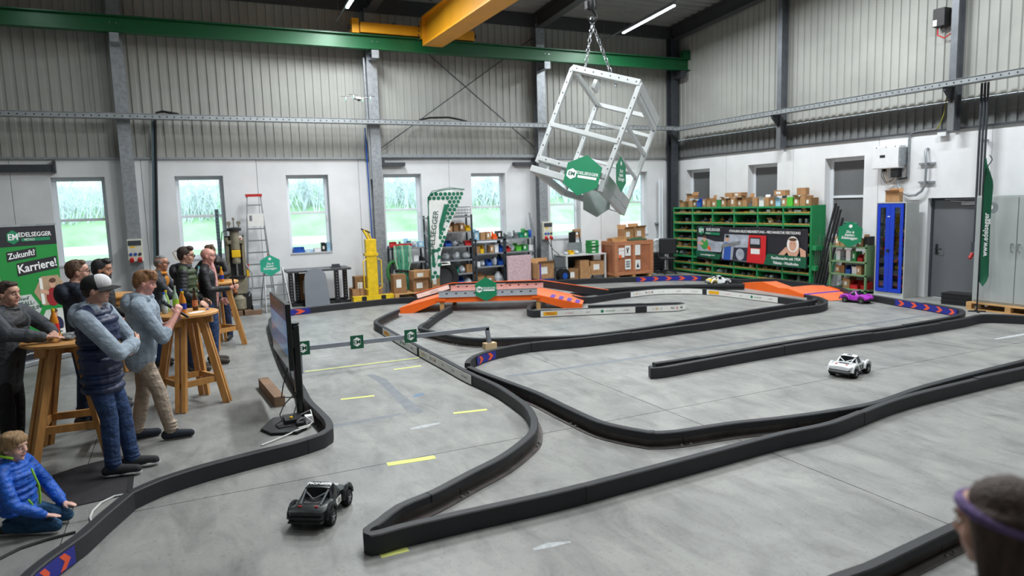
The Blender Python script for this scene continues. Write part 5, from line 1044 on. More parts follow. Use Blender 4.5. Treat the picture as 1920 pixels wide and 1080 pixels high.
MB().cyl((0,0,1.94),(0,0,2.12),.012,n=6).ell((0,0,2.13),(.03,.03,.03),8,6).build('valve_knob', BG, t); MB().tube([(.2,.0,1.1),(.30,-.05,.9),(.30,-.05,.6),(.2,-.1,.4)],.015,6).build('hose', GALV, t, True); MB().tube([(-.16,0,1.88),(-.25,0,1.84),(-.28,0,1.6),(-.3,.1,1.2)],.012,6).build('hose', BLACK, t, True); MB().box(.08,.15,-.03,0,1.60,1.75).build('switch_plate', PAPER, t); MB().cyl((.115,-.03,1.69),(.115,-.045,1.69),.018,n=8).build('red_button', RED, t); MB().box(.20,.25,-.02,.04,.84,.98).build('yellow_lever', YELLOW, t)
for i, x in enumerate((-.25,.15)): MB().box(x-.08,x+.28,-.35,.35,0,.10).build('wooden_beam', M('old_timber', (124,98,76), .8, 0, .2, 4), t)
MB().box(.26,.42,-.28,-.05,.101,.20).build('stone_block', M('grey_block', (150,156,162), .8), t); MB().box(-.42,-.28,-.30,-.1,.06,.26).build('stone_block', M('grey_block', (150,156,162), .8), t)
t = thing('perforated_post', 'slim grey perforated steel post standing by the second window', 'post', (.86,17.55,0)); MB().box(-.04,.04,-.04,.04,0,2.35).build('post', M('blue_grey_post', (96,116,124), .5, .3), t)
for k in range(28): MB().box(-.012,.012,-.0415,-.04,.12+k*.08,.15+k*.08).build('slot', TXK, t)
t = thing('perforated_channel', 'galvanised perforated cable channel rising beside the first column', 'channel', (-.50,18.02,0)); MB().bar((0,0,1.2),(.22,0,4.36),.09,.05,up=(0,1,0)).build('channel', M('blue_grey_post', (96,116,124), .5, .3), t); MB().tube([(.06,-.04,1.3),(.26,-.04,4.4),(.30,-.05,4.55),(.42,-.06,4.58),(.75,-.1,4.52)],.028,8).build('black_hose', BLACK, t, True)
t = thing('compressor', 'small teal motor unit with a pump handle behind the people', 'compressor', (.12,16.9,0)); MB().cyl((-.10,-.05,1.12),(.10,-.05,1.12),.09,n=14).build('motor', M('teal_motor', (40,110,130), .5), t, True); MB().box(-.22,.22,-.14,.14,.82,1.02).box(-.18,-.14,-.1,.1,0,.82).box(.14,.18,-.1,.1,0,.82).build('frame', GALV, t); MB().cyl((.02,0,1.2),(.02,0,1.48),.015,n=8).bar((-.16,0,1.48),(.16,0,1.48),.02,.02).build('pump_handle', DGREY, t); MB().tube([(-.16,0,1.48),(-.24,0,1.44),(-.18,0,1.3),(-.05,0,1.2)],.012,6).build('hose', M('tan_cable', (170,140,100), .6), t, True); MB().box(-.10,.0,-.14,.0,1.02,1.05).build('mount', BLACK, t)
# sill goods of the third window
for i, (x, s, k, l) in enumerate(((2.74,(.26,.14,.14),'blue plastic bin','blue plastic box on the sill of the third window'),(2.98,(.20,.13,.05),'light blue box','flat pale blue packet on the third window sill'),(3.20,(.16,.13,.10),'white box','white packet on the third window sill'),(3.36,(.12,.13,.18),'black case','black case standing on the third window sill'),(3.47,(.08,.13,.22),'light blue box','light blue upright box at the right end of the third window sill'))): goods(k, l, (x,18.24,1.207), s, 0, 'things on the third window sill', i)
# blue cable and pipes by the columns
tag(MB().tube([(4.56,17.93,.9),(4.55,17.93,2.0),(4.52,17.93,4.3)],.016,6).build('blue_cable', BLUE, None, True), 'blue cable running up beside the second column', 'cable'); tag(MB().tube([(4.58,17.80,3.0),(4.55,17.80,6.0)],.03,8).build('downpipe', GALV, None, True), 'slim grey pipe running up the second column', 'pipe')
tag(MB().tube([(5.9,17.7,4.5),(6.2,17.68,4.56),(6.7,17.68,4.58),(7.0,17.7,4.54),(7.25,17.72,4.49)],.025,8).build('loose_hose', BLACK, None, True), 'black hose arching over the back cable tray', 'hose')
tag(MB().box(-.6,.0,-.10,.0,0,.16).box(.0,.05,-.12,.02,-.02,.24).box(-1.4,-.6,-.10,0,.0,.16).build('roller_box', DGREY, None, loc=(-2.3,18.10,3.25)), 'dark roller blind box above the first window at the left', 'blind box')
# drone in the air
t = thing('drone', 'small white camera drone hovering in front of the back wall', 'drone', PY(671,185,12.5), .3)
MB().ell((0,0,0),(.09,.045,.03),10,8).build('body', WHITE, t, True); MB().box(-.02,.02,-.05,-.02,-.045,-.015).build('camera', BLACK, t)
for sx in (-1,1):
    for sy in (-1,1): o = MB().bar((sx*.05,sy*.02,.01),(sx*.17,sy*.13,.02),.02,.012).cyl((sx*.17,sy*.13,-.01),(sx*.17,sy*.13,.035),.016,n=8).build('arm', WHITE, t); MB().box(sx*.17-.09,sx*.17+.09,sy*.13-.008,sy*.13+.008,.036,.04).build('rotor_blade', DGREY, o); MB().ell((sx*.17,sy*.13,-.015),(.012,.012,.008),6,5).build('green_light', M('green_led', (60,230,150), .4, emit=2.0, var=0), o)
# ================================================================ bar tables and what stands on them
PINE = M('varnished_pine', (200,146,82), .45, 0, .14, 2.5, .08, 20, stretch=(1,6,1)); PINEL = M('pine_leg', (192,138,76), .5, 0, .16, 3, .08, 20, stretch=(6,6,1))
def bar_table(label, cx, cy, rz, r=.37, base=.40):
    t = thing('bar_table', label, 'table', (cx, cy, 0), rz, 'round wooden bar tables'); H = 1.12
    MB().lathe([(r-.012,H-.035),(r,H-.028),(r,H-.006),(r-.008,H)], n=40).build('table_top', PINE, t, True)
    for k in range(4):
        a = PI/2*k; u = Vector((math.cos(a), math.sin(a), 0)); n = Vector((-u.y, u.x, 0))
        for s in (-1, 1): MB().bar(u*base+n*s*.036, u*.17+n*s*.036+Vector((0,0,H-.035)), .045, .075, up=u).build('leg', PINEL, t)
    for k in range(4):
        a = PI/2*k; u = Vector((math.cos(a), math.sin(a), 0)); v = Vector((math.cos(a+PI/2), math.sin(a+PI/2), 0)); f = .27; rb = lerp(base,.17,f)
        MB().bar(u*(rb-.02)+Vector((0,0,.30)), v*(rb-.02)+Vector((0,0,.30)), .035, .07).build('stretcher', PINEL, t)
    MB().bar((-.30,0,H-.085),(.30,0,H-.085),.07,.09).build('top_rail', PINEL, t); MB().bar((0,-.30,H-.085),(0,.30,H-.085),.07,.09).build('top_rail', PINEL, t)
    return Vector((cx, cy, H+.001))
TB1 = bar_table('round wooden bar table in front of the roll-up banner at the left', -1.05, 7.90, .75, .38, .46)
TB2 = bar_table('round wooden bar table with flyers in front of the man with the microphone', 0.02, 9.12, -.35, .36, .40)
TB3 = bar_table('round wooden bar table where the smiling youth leans', .52, 12.85, -.2, .37, .40)
TB4 = bar_table('round wooden bar table mostly hidden behind the bearded man', -1.00, 11.9, .5, .37, .42)
def bottle(label, loc, h, r, liquid, lab, cap, lvl=.9, grp='drink bottles on the bar tables', glass_=False, tilt=None):
    t = thing('drink_bottle', label, 'bottle', loc, 0, grp)
    if tilt: t.rotation_euler = tilt
    pf = [(r*.85,0),(r,h*.04),(r,h*.52),(r*.82,h*.66),(r*.42,h*.82),(r*.36,h*.92)] if not glass_ else [(r*.9,0),(r,h*.03),(r,h*.50),(r*.75,h*.62),(r*.40,h*.74),(r*.36,h*.96)]
    PETM = M('bottle_'+liquid[0], liquid[1], .12, 0, 0, spec=.6)
    k = max(1, int(len(pf)*lvl)); MB().lathe(pf, n=16).build('bottle_body', PETM, t, True)
    MB().lathe([(r*1.02,h*.18),(r*1.02,h*.46)], n=16).build('label', lab, t, True)
    MB().lathe([(r*.42,h*.915),(r*.42,h),(r*.3,h*1.003)], n=12).build('cap', cap, t, True); return t
AMB = ('amber', (206,130,36)); COLA = ('cola', (42,24,20)); CLR = ('clear', (176,198,200)); BRN = ('brown_glass', (60,34,18)); LIM = ('lime', (150,186,110)); ORJ = ('orange_soda', (232,126,46))
LBR = M('red_label', (200,30,38), .5, 0, .1, 20); LBB = M('blue_label', (24,50,150), .5, 0, .1, 20); LBW = M('pale_label', (190,206,214), .5, 0, .1, 20); LBG = M('green_label', (150,200,60), .5, 0, .1, 20); LBK = M('amber_label', (190,120,80), .5, 0, .3, 40); CAPY = M('yellow_cap', (240,206,20), .4); CAPB = M('blue_cap', (30,90,210), .4); CAPR = M('red_cap', (214,30,36), .4); CAPT = M('turquoise_cap', (60,180,190), .4)
def on(T, dx, dy): return T+Vector((dx, dy, 0))
bottle('amber juice bottle with a red label and yellow cap on the left bar table', on(TB1,-.12,.25), .27, .04, AMB, LBR, CAPY)
bottle('dark cola bottle with a red label on the left bar table', on(TB1,.20,.06), .27, .038, COLA, LBR, CAPR); bottle('dark cola bottle with a blue cap behind the other on the left bar table', on(TB1,.27,.16), .27, .038, COLA, LBR, CAPB)
bottle('orange soda bottle with a blue cap on the middle bar table', on(TB2,-.03,.07), .27, .034, ORJ, M('orange_label',(236,130,60),.5), CAPB); bottle('amber soda bottle with a blue label on the middle bar table', on(TB2,-.02,-.10), .26, .034, AMB, LBB, CAPY); bottle('brown beer bottle with a printed label on the middle bar table', on(TB2,.11,.10), .27, .032, BRN, LBK, M('dark_crown_cap',(40,36,30),.4,.5), glass_=True)
bottle('clear water bottle with a blue cap near the microphone on the middle table', on(TB2,-.22,.03), .25, .034, CLR, LBW, CAPB); bottle('lime bottle with a yellow cap at the back of the middle table', on(TB2,-.20,.16), .26, .034, LIM, LBG, CAPY)
bottle('green tinted glass bottle at the back edge of the middle table', on(TB2,-.10,.24), .30, .034, ('pale_green_glass',(150,176,160)), LBG, M('grey_cap',(150,160,160),.4), glass_=True)
bottle('amber soda bottle with a blue label held by the youth at the back table', on(TB3,.10,-.16), .25, .034, AMB, LBB, CAPY); bottle('clear bottle with a lime label on the back table', on(TB3,-.24,-.12), .28, .036, CLR, LBG, CAPT); bottle('clear bottle with a turquoise cap on the back table', on(TB3,-.19,-.04), .26, .036, CLR, LBW, CAPT)
tag(MB().box(-.07,.07,-.05,.05,0,.001).box(-.02,.12,-.02,.08,.001,.002).build('flyer', PAPER, None, loc=on(TB2,.10,-.13), rz=.3), 'printed white flyers lying on the middle bar table', 'flyer')
tag(MB().lathe([(.016,0),(.016,.012),(.01,.013)], n=12).build('bottle_cap', CAPB, None, loc=on(TB2,.24,.06)), 'loose blue bottle cap on the middle bar table', 'cap')
t = thing('work_gloves', 'pair of grey work gloves lying on the left bar table', 'gloves', on(TB1,.02,-.10), .2); GLV = M('grey_knit_glove', (132,134,134), .9, 0, .2, 30)
for s in (0, 1):
    o = MB().ell((0,0,.022),(.06,.045,.022),10,8)
    for k in range(4): o.tube([(.04,-.03+.02*k,.022),(.085,-.035+.024*k,.024),(.12,-.036+.026*k,.015)],[.014,.013,.011],6)
    o.tube([(-.01,-.035,.02),(.02,-.07,.02),(.05,-.085,.014)],[.014,.013,.011],6); q = o.build('glove', GLV, t, True); q.location = (.02*s, .06*s, .018*s); q.rotation_euler = (0,0,.5*s)
tag(MB().lathe([(.018,0),(.018,.01),(.01,.011)], n=12).build('bottle_cap', CAPB, None, loc=on(TB1,.26,-.10)), 'loose blue bottle cap on the left bar table', 'cap')
# ---- roll-up banner
a, b = P(44,689), P(130,668); d = (b-a).normalized(); ang = math.atan2(d.y, d.x); Wb = 1.0; q = b-d*Wb
t = thing('rollup_banner', 'green and black roll-up career banner behind the left bar table', 'banner', q, ang)
MB().box(0,Wb,-.10,.10,0,.09).build('base_cassette', GALV, t, bevel=.02); Z0, Z1 = .09, 2.16
MB().box(.01,Wb-.01,-.004,.0,Z0,Z1).build('banner_sheet', M('green_banner_print', (18,138,56), .6, 0, .04, 3), t); MB().box(0,Wb,-.012,.008,Z1,Z1+.03).build('top_rail', GALV, t); MB().cyl((Wb/2,.03,.09),(Wb/2,.03,Z1),.012,n=8).build('support_pole', GALV, t)
e = .006
pr(t, [(.01,Z1-.30),(Wb-.01,Z1-.30),(Wb-.01,Z1),(.01,Z1)], BK, e, 'black_header'); pr(t, [(.01,Z0),(Wb-.01,Z0),(Wb-.01,.36),(.01,.30)], BK, e, 'black_footer')
MB().prism([(x+.27, z+Z1-.16) for x, z in hexpoly(.11)], -e-.003, -e, 'y').build('hexagon_logo', GREEN, t); text('EM', .13, TXW, t, (.27,-e-.005,Z1-.16), bold=.02); text('EDELSEGGER', .095, TXW, t, (.63,-e-.003,Z1-.13), bold=.015); pr(t, [(.40,Z1-.23),(.88,Z1-.23),(.88,Z1-.18),(.40,Z1-.18)], GREEN, e+.002, 'green_bar'); text('METALS', .05, TXW, t, (.53,-e-.004,Z1-.205))
def slab(x0, z0, x1, z1, sl): return [(x0,z0),(x1,z0+sl),(x1,z1+sl),(x0,z1)]
pr(t, slab(.14,1.63,.62,1.78,.05), BK, e, 'black_slab'); text('Zukunft?', .125, TXW, t, (.38,-e-.004,1.73), (PI/2,-.10,0), bold=.02)
pr(t, slab(.28,1.40,.96,1.60,.07), BK, e, 'black_slab'); text('Karriere!', .18, TXW, t, (.62,-e-.004,1.535), (PI/2,-.10,0), bold=.02)
def hx(cx, cz, r, m, nm): return pr(t, [(cx+r*math.cos(PI/3*k), cz+r*math.sin(PI/3*k)*.92) for k in range(6)], m, e+.001, nm)
hx(.80,1.13,.29,M('photo_tan',(178,150,120),.6,0,.15,4),'photo_hexagon'); pr(t, disc(.83,1.02,.12,.15), M('photo_red_shirt',(150,24,34),.6), e+.003, 'photo_shirt'); pr(t, disc(.83,1.23,.055,.07), SKIN0, e+.004, 'photo_face'); pr(t, disc(.84,1.28,.06,.04), PHAIR, e+.005, 'photo_hair'); pr(t, [(.62,.92),(.68,.92),(.66,1.34),(.61,1.34)], PAPER, e+.005, 'photo_tube'); pr(t, [(.62,1.10),(.75,1.06),(.76,1.12),(.62,1.17)], SKIN0, e+.006, 'photo_arm')
hx(.82,.60,.28,M('photo_pale',(200,206,200),.6,0,.12,4),'photo_hexagon'); pr(t, disc(.84,.56,.12,.14), M('photo_navy_shirt',(30,30,70),.6), e+.003, 'photo_shirt'); pr(t, disc(.82,.74,.05,.065), SKIN0, e+.004, 'photo_face'); pr(t, disc(.82,.79,.055,.035), PHAIR, e+.005, 'photo_hair'); pr(t, disc(.80,.44,.09,.08), PDK, e+.006, 'photo_motor')
hx(.30,.86,.31,M('pale_grey_print',(196,200,200),.6),'text_hexagon')
DG = M('deep_green_lettering', (10,84,54), .6)
for s_, z_, sz in (('Werd\'',1.05,.07),('METALL-',.97,.09),('TECHNIKER:IN',.88,.085),('Maschinenbau',.78,.06),('oder',.71,.06),('Zerspanung',.64,.06)): text(s_, sz, DG, t, (.33,-e-.004,z_), (PI/2,-.05,0), bold=.012)
pr(t, slab(.50,.38,.98,.46,.03), PAPER, e+.006, 'web_strip'); text('edelsegger.com', .065, DG, t, (.72,-e-.010,.435), (PI/2,-.06,0), bold=.012); pr(t, slab(.38,.44,.44,.50,.0), PAPER, e+.003, 'social_icon'); text('f', .05, GREEN, t, (.41,-e-.005,.47), bold=.02); text('Familiensache seit 1924 - Ybbsitz', .045, TXW, t, (.55,-e-.004,.20), (PI/2,-.04,0))
t2 = goods('blue plastic bin', 'blue plastic crate stacked behind the roll-up banner', (-1.42,14.2,.9), (.4,.4,.3), 0, None, 1); goods('red plastic bin', 'red plastic crate behind the roll-up banner', (-1.30,14.2,.55), (.5,.4,.34), 0, None, 2); goods('black case', 'black case stack carrying the crates behind the banner', (-1.35,14.25,0), (.6,.5,.54), 0, None, 4)
# ---- floor mat and cables
mp = [P(100,886), P(252,848), P(243,927), P(120,948), P(60,905)]; mc = sum(mp, Vector())/5
MT = M('dark_floor_mat', (44,42,46), .95, 0, .15, 40, .2, 120); t = thing('floor_mat', 'dark textile floor mat under the man in the navy vest', 'mat', (mc.x, mc.y, 0))
MB().prism([(p.x-mc.x, p.y-mc.y) for p in (P(60,905), P(150,875), P(252,850), P(243,927), P(120,955))], .0, .008).build('mat_pile', MT, t); MB().bar(Vector((*(P(252,850)-mc).xy,.006)), Vector((*(P(243,927)-mc).xy,.006)), .04, .011).build('mat_edge', RUBBER, t)
def fcable(nm, lab, pts, r, m): tag(MB().tube([P(*p)+Vector((0,0,r+.0005)) for p in pts], r, 6).build(nm, m, None, True), lab, 'cable')
fcable('floor_cable', 'white cable looping over the floor behind the child barrier', [(236,928),(215,932),(190,944),(174,960),(169,972),(172,982)], .008, M('white_cable', (210,212,208), .5)); fcable('floor_cable', 'black cable on the floor in front of the kneeling child', [(-20,1060),(0,1050),(40,1030),(90,1014),(142,1000)], .010, BLACK)
# ---- television on its stand
t = thing('television', 'large flat television on a black floor stand, turned towards the visitors', 'television', (1.0, 7.85, 0), 0)
TVB = M('tv_black', (16,17,19), .3, 0, .04, 6); tvx = -.03; SY0, SY1, SZ0, SZ1 = -.22, 1.15, .58, 1.30
o = MB().box(tvx,tvx+.05,SY0,SY1,SZ0,SZ1).build('screen_housing', TVB, t, bevel=.006)
SCR = bpy.data.materials.new('tv_picture'); SCR.use_nodes = True
def scr():
    nt = SCR.node_tree; b_ = nt.nodes['Principled BSDF']; L = nt.links.new; tc = nt.nodes.new('ShaderNodeTexCoord'); s_ = nt.nodes.new('ShaderNodeSeparateXYZ'); L(tc.outputs['Object'], s_.inputs[0])
    mr = nt.nodes.new('ShaderNodeMapRange'); L(s_.outputs['Z'], mr.inputs[0]); mr.inputs[1].default_value = SZ0; mr.inputs[2].default_value = SZ1
    r = nt.nodes.new('ShaderNodeValToRGB'); r.color_ramp.interpolation = 'CONSTANT'; L(mr.outputs[0], r.inputs[0]); e_ = r.color_ramp.elements
    e_[0].position = 0; e_[0].color = (*lin((30,36,44)),1); e_[1].position = .22; e_[1].color = (*lin((40,70,104)),1)
    for p, c in ((.48,(70,104,134)),(.74,(18,34,66)),(.82,(12,20,34))): q_ = e_.new(p); q_.color = (*lin(c),1)
    n = nt.nodes.new('ShaderNodeTexNoise'); n.inputs['Scale'].default_value = 4; L(tc.outputs['Object'], n.inputs['Vector']); mx = nt.nodes.new('ShaderNodeMix'); mx.data_type = 'RGBA'; mx.blend_type = 'MULTIPLY'; mx.inputs[0].default_value = .6; L(r.outputs[0], mx.inputs[6]); L(n.outputs['Color'], mx.inputs[7])
    b_.inputs['Base Color'].default_value = (.01,.01,.012,1); b_.inputs['Roughness'].default_value = .12; L(mx.outputs[2], b_.inputs['Emission Color']); b_.inputs['Emission Strength'].default_value = 1.3
scr()
MB().box(tvx-.003,tvx,SY0+.015,SY1-.015,SZ0+.02,SZ1-.015).build('screen_picture', SCR, o)
MB().box(.04,.12,-.06,.04,.0,1.05).build('stand_column', TVB, t, bevel=.02); MB().cyl((.08,-.01,1.05),(.08,-.01,1.065),.05,n=14).build('column_cap', TVB, t); MB().box(.0,.06,-.06,.12,.80,1.0).build('wall_mount', TVB, t)
bp = [(-.38,-.30),(-.30,-.52),(-.05,-.62),(.07,-.50),(.10,-.20),(.10,.06),(-.22,.05)]; MB().prism(bp, 0, .012).build('foot_plate', TVB, t); MB().prism([(x*.97-.003,y*.97-.007) for x, y in bp], .012, .03).build('foot_cover', M('satin_black', (30,31,33), .35), t, bevel=.006)
MB().box(-.12,.06,-.30,-.05,.03,.07).build('power_box', BLACK, t); MB().cyl((-.05,-.22,.07),(-.05,-.22,.085),.018,n=10).build('yellow_plug', YELLOW, t); MB().box(-.02,.05,-.42,-.34,.03,.06).build('adapter', BLACK, t)
WC = M('white_cable', (210,212,208), .5)
for i, pts in enumerate(([(.0,-.30,.05),(.08,-.36,.10),(.14,-.42,.05),(.08,-.50,.03),(-.05,-.56,.03),(-.12,-.60,.02),(-.30,-.72,.012),(-.42,-.80,.012)],[(.05,-.1,.05),(.16,-.2,.12),(.16,-.38,.04),(.1,-.46,.035),(-.02,-.5,.03)])): MB().tube(pts, .008, 6).build('white_cable', WC, t, True)
for i, pts in enumerate(([(-.02,-.05,.60),(-.10,-.15,.42),(-.12,-.10,.28),(.02,-.03,.24),(.06,.0,.26)],[(.02,.2,.58),(.02,.05,.4),(.03,-.08,.16),(-.02,-.16,.07)],[(-.12,-.2,.06),(-.22,-.28,.04),(-.2,-.4,.035),(-.08,-.38,.035)],[(.06,.0,.3),(-.1,-.12,.2),(-.16,-.2,.12),(-.14,-.24,.05)])): MB().tube(pts, .007, 6).build('black_cable', BLACK, t, True)
MB().box(.08,.15,-.36,-.28,.03,.10).build('white_plug', WHITE, t)
tag(MB().box(-.06,.06,-.55,.55,0,.12).build('wooden_beam', M('old_timber', (124,98,76), .8, 0, .2, 4), None, loc=(.90,8.95,0), rz=.06), 'old wooden beam lying on the floor behind the television', 'beam')
# ================================================================ model cars
def rc_car(label, loc, rz, bodym, accm, s=1., txt=None, tm=TXW, two=None):
    t = thing('model_car', label, 'model car', loc, rz, 'radio controlled model trucks'); t.scale = (s, s, s)
    # stations along y: y, half width low, half width belt, z low, z belt, roof half width, z roof
    st = [(-.285,.105,.115,.085,.135,.09,.138),(-.265,.125,.135,.075,.145,.10,.150),(-.17,.135,.14,.07,.15,.11,.153),(-.085,.118,.125,.06,.155,.105,.160),(-.055,.116,.123,.055,.157,.092,.225),(.03,.115,.122,.055,.155,.086,.232),(.085,.116,.122,.058,.150,.088,.160),(.17,.135,.14,.065,.140,.105,.147),(.24,.13,.135,.075,.120,.10,.126),(.275,.10,.105,.085,.105,.08,.110)]
    mb = MB(); vs = []
    for y, wl, wb, zl, zb, wr_, zr in st: vs += [(-wl,y,zl),(-wb,y,zb),(-wr_,y,zr),(-wr_*.45,y,zr+.006),(wr_*.45,y,zr+.006),(wr_,y,zr),(wb,y,zb),(wl,y,zl)]
    n = 8; fs = [tuple(range(n-1,-1,-1)), tuple(range((len(st)-1)*n, len(st)*n))]; mi = [0,0]
    for i in range(len(st)-1):
        for k in range(n):
            fs.append((i*n+k, i*n+(k+1)%n, (i+1)*n+(k+1)%n, (i+1)*n+k)); win = (i in (3,5) and k in (2,3,4)) or (i == 4 and k in (1,5))
            mi.append(2 if win else (1 if (two and i < 3) else 0))
    mb.add(vs, fs); mb.m = mi; body = mb.build('body_shell', [bodym, two or bodym, M('smoked_window', (20,22,26), .15)], t, True)
    for sx in (-1,1):
        for y in (-.165,.165):
            pts = [(sx*.142, y+.085*math.cos(a), .075+.085*math.sin(a)) for a in [PI*k/8 for k in range(9)]]; MB().tube(pts, .016, 6).build('wheel_arch', bodym, t, True)
            w_ = MB(); w_.lathe([(.03,-.03),(.052,-.032),(.058,-.024),(.058,.024),(.052,.032),(.03,.03)], n=18); wo = w_.build('tyre', RUBBER, t, True); wo.rotation_euler = (0,PI/2,0); wo.location = (sx*.128,y,.058)
            r_ = MB().lathe([(.0,-.028),(.036,-.026),(.036,.026),(0,.028)], n=14); ro = r_.build('rim', BLACK if bodym is not WHITE else DGREY, wo); 
            for k in range(5): MB().box(-.004,.004,0,.034,-.031,.031).build('spoke', STEEL, wo).rotation_euler = (0,0,2*PI*k/5)
    MB().box(-.10,.10,-.24,.24,.035,.065).build('chassis', BLACK, t); MB().tube([(-.12,-.27,.07),(-.12,-.305,.075),(.12,-.305,.075),(.12,-.27,.07)],.009,6).tube([(-.12,-.27,.10),(-.11,-.305,.10),(.11,-.305,.10),(.12,-.27,.10)],.007,6).build('rear_bumper', BLACK, t); MB().box(-.10,.10,.26,.30,.05,.09).build('front_bumper', BLACK, t, bevel=.01)
    for sx in (-1,1): MB().tube([(sx*.085,-.06,.215),(sx*.075,-.19,.158)],.007,6).build('cage_bar', accm, t)
    MB().tube([(-.08,-.07,.20),(0,-.14,.175),(.08,-.07,.20)],.006,6).build('cage_cross', accm, t); MB().box(-.06,.06,-.18,-.10,.154,.162).build('bed_tray', BLACK, t)
    for sx in (-1,1): MB().box(sx*.06-.012,sx*.06+.012,-.235,-.225,.150,.165).build('tail_light', RED, t)
    if txt:
        text(txt, .045, tm, t, (0,-.012,.2405), (0.02,0,0), bold=.03); text(txt, .03, tm, t, (0,.20,.150), (-.25,0,PI), bold=.03)
        o = MB().box(.1245,.127,-.03,.07,.075,.125).build('side_number_plate', PAPER if tm is TXW else BLACK, t); text('13', .045, TXK if tm is TXW else TXW, o, (.128,.02,.10), (PI/2,0,PI/2), bold=.03)
    return t
def heading(p, q): d = P(*q)-P(*p); return math.atan2(-d.x, d.y)
CBK = M('gloss_black_shell', (38,42,44), .3, 0, .15, 30); CWH = M('gloss_white_shell', (232,236,238), .3, 0, .03, 8); CPU = M('purple_shell', (178,56,190), .35, 0, .2, 26); CYE = M('gloss_yellow_shell', (240,206,40), .3, 0, .05, 8)
def mid(p, q): return (P(*p)+P(*q))/2
c_ = mid((618,985),(651,945)); hd_ = heading((618,985),(651,945)); lft = Vector((-math.cos(hd_), -math.sin(hd_), 0)); rc_car('black model truck with a grey cage driving beside the hairpin barrier', c_+lft*.13, hd_, CBK, M('grey_cage', (110,116,120), .5), 1.02, 'PIONEER')
hd_ = heading((1585,712),(1611,701)); rc_car('white model truck with black number plate in the middle of the track', P(1585,704)+Vector((-math.sin(hd_), math.cos(hd_), 0))*.12, hd_, CWH, WHITE, 1.05, 'EM', TXK)
hd_ = heading((1592,566),(1622,569)); rc_car('purple model truck in front of the orange jump landing', P(1606,567), hd_, CPU, M('purple_cage', (120,40,130), .5), 1.05)
hd_ = heading((1327,532.5),(1368,531)); rc_car('white and yellow model truck passing under the green shelf', P(1347,534.5), hd_+.12, CWH, CWH, 1.05, two=CYE)
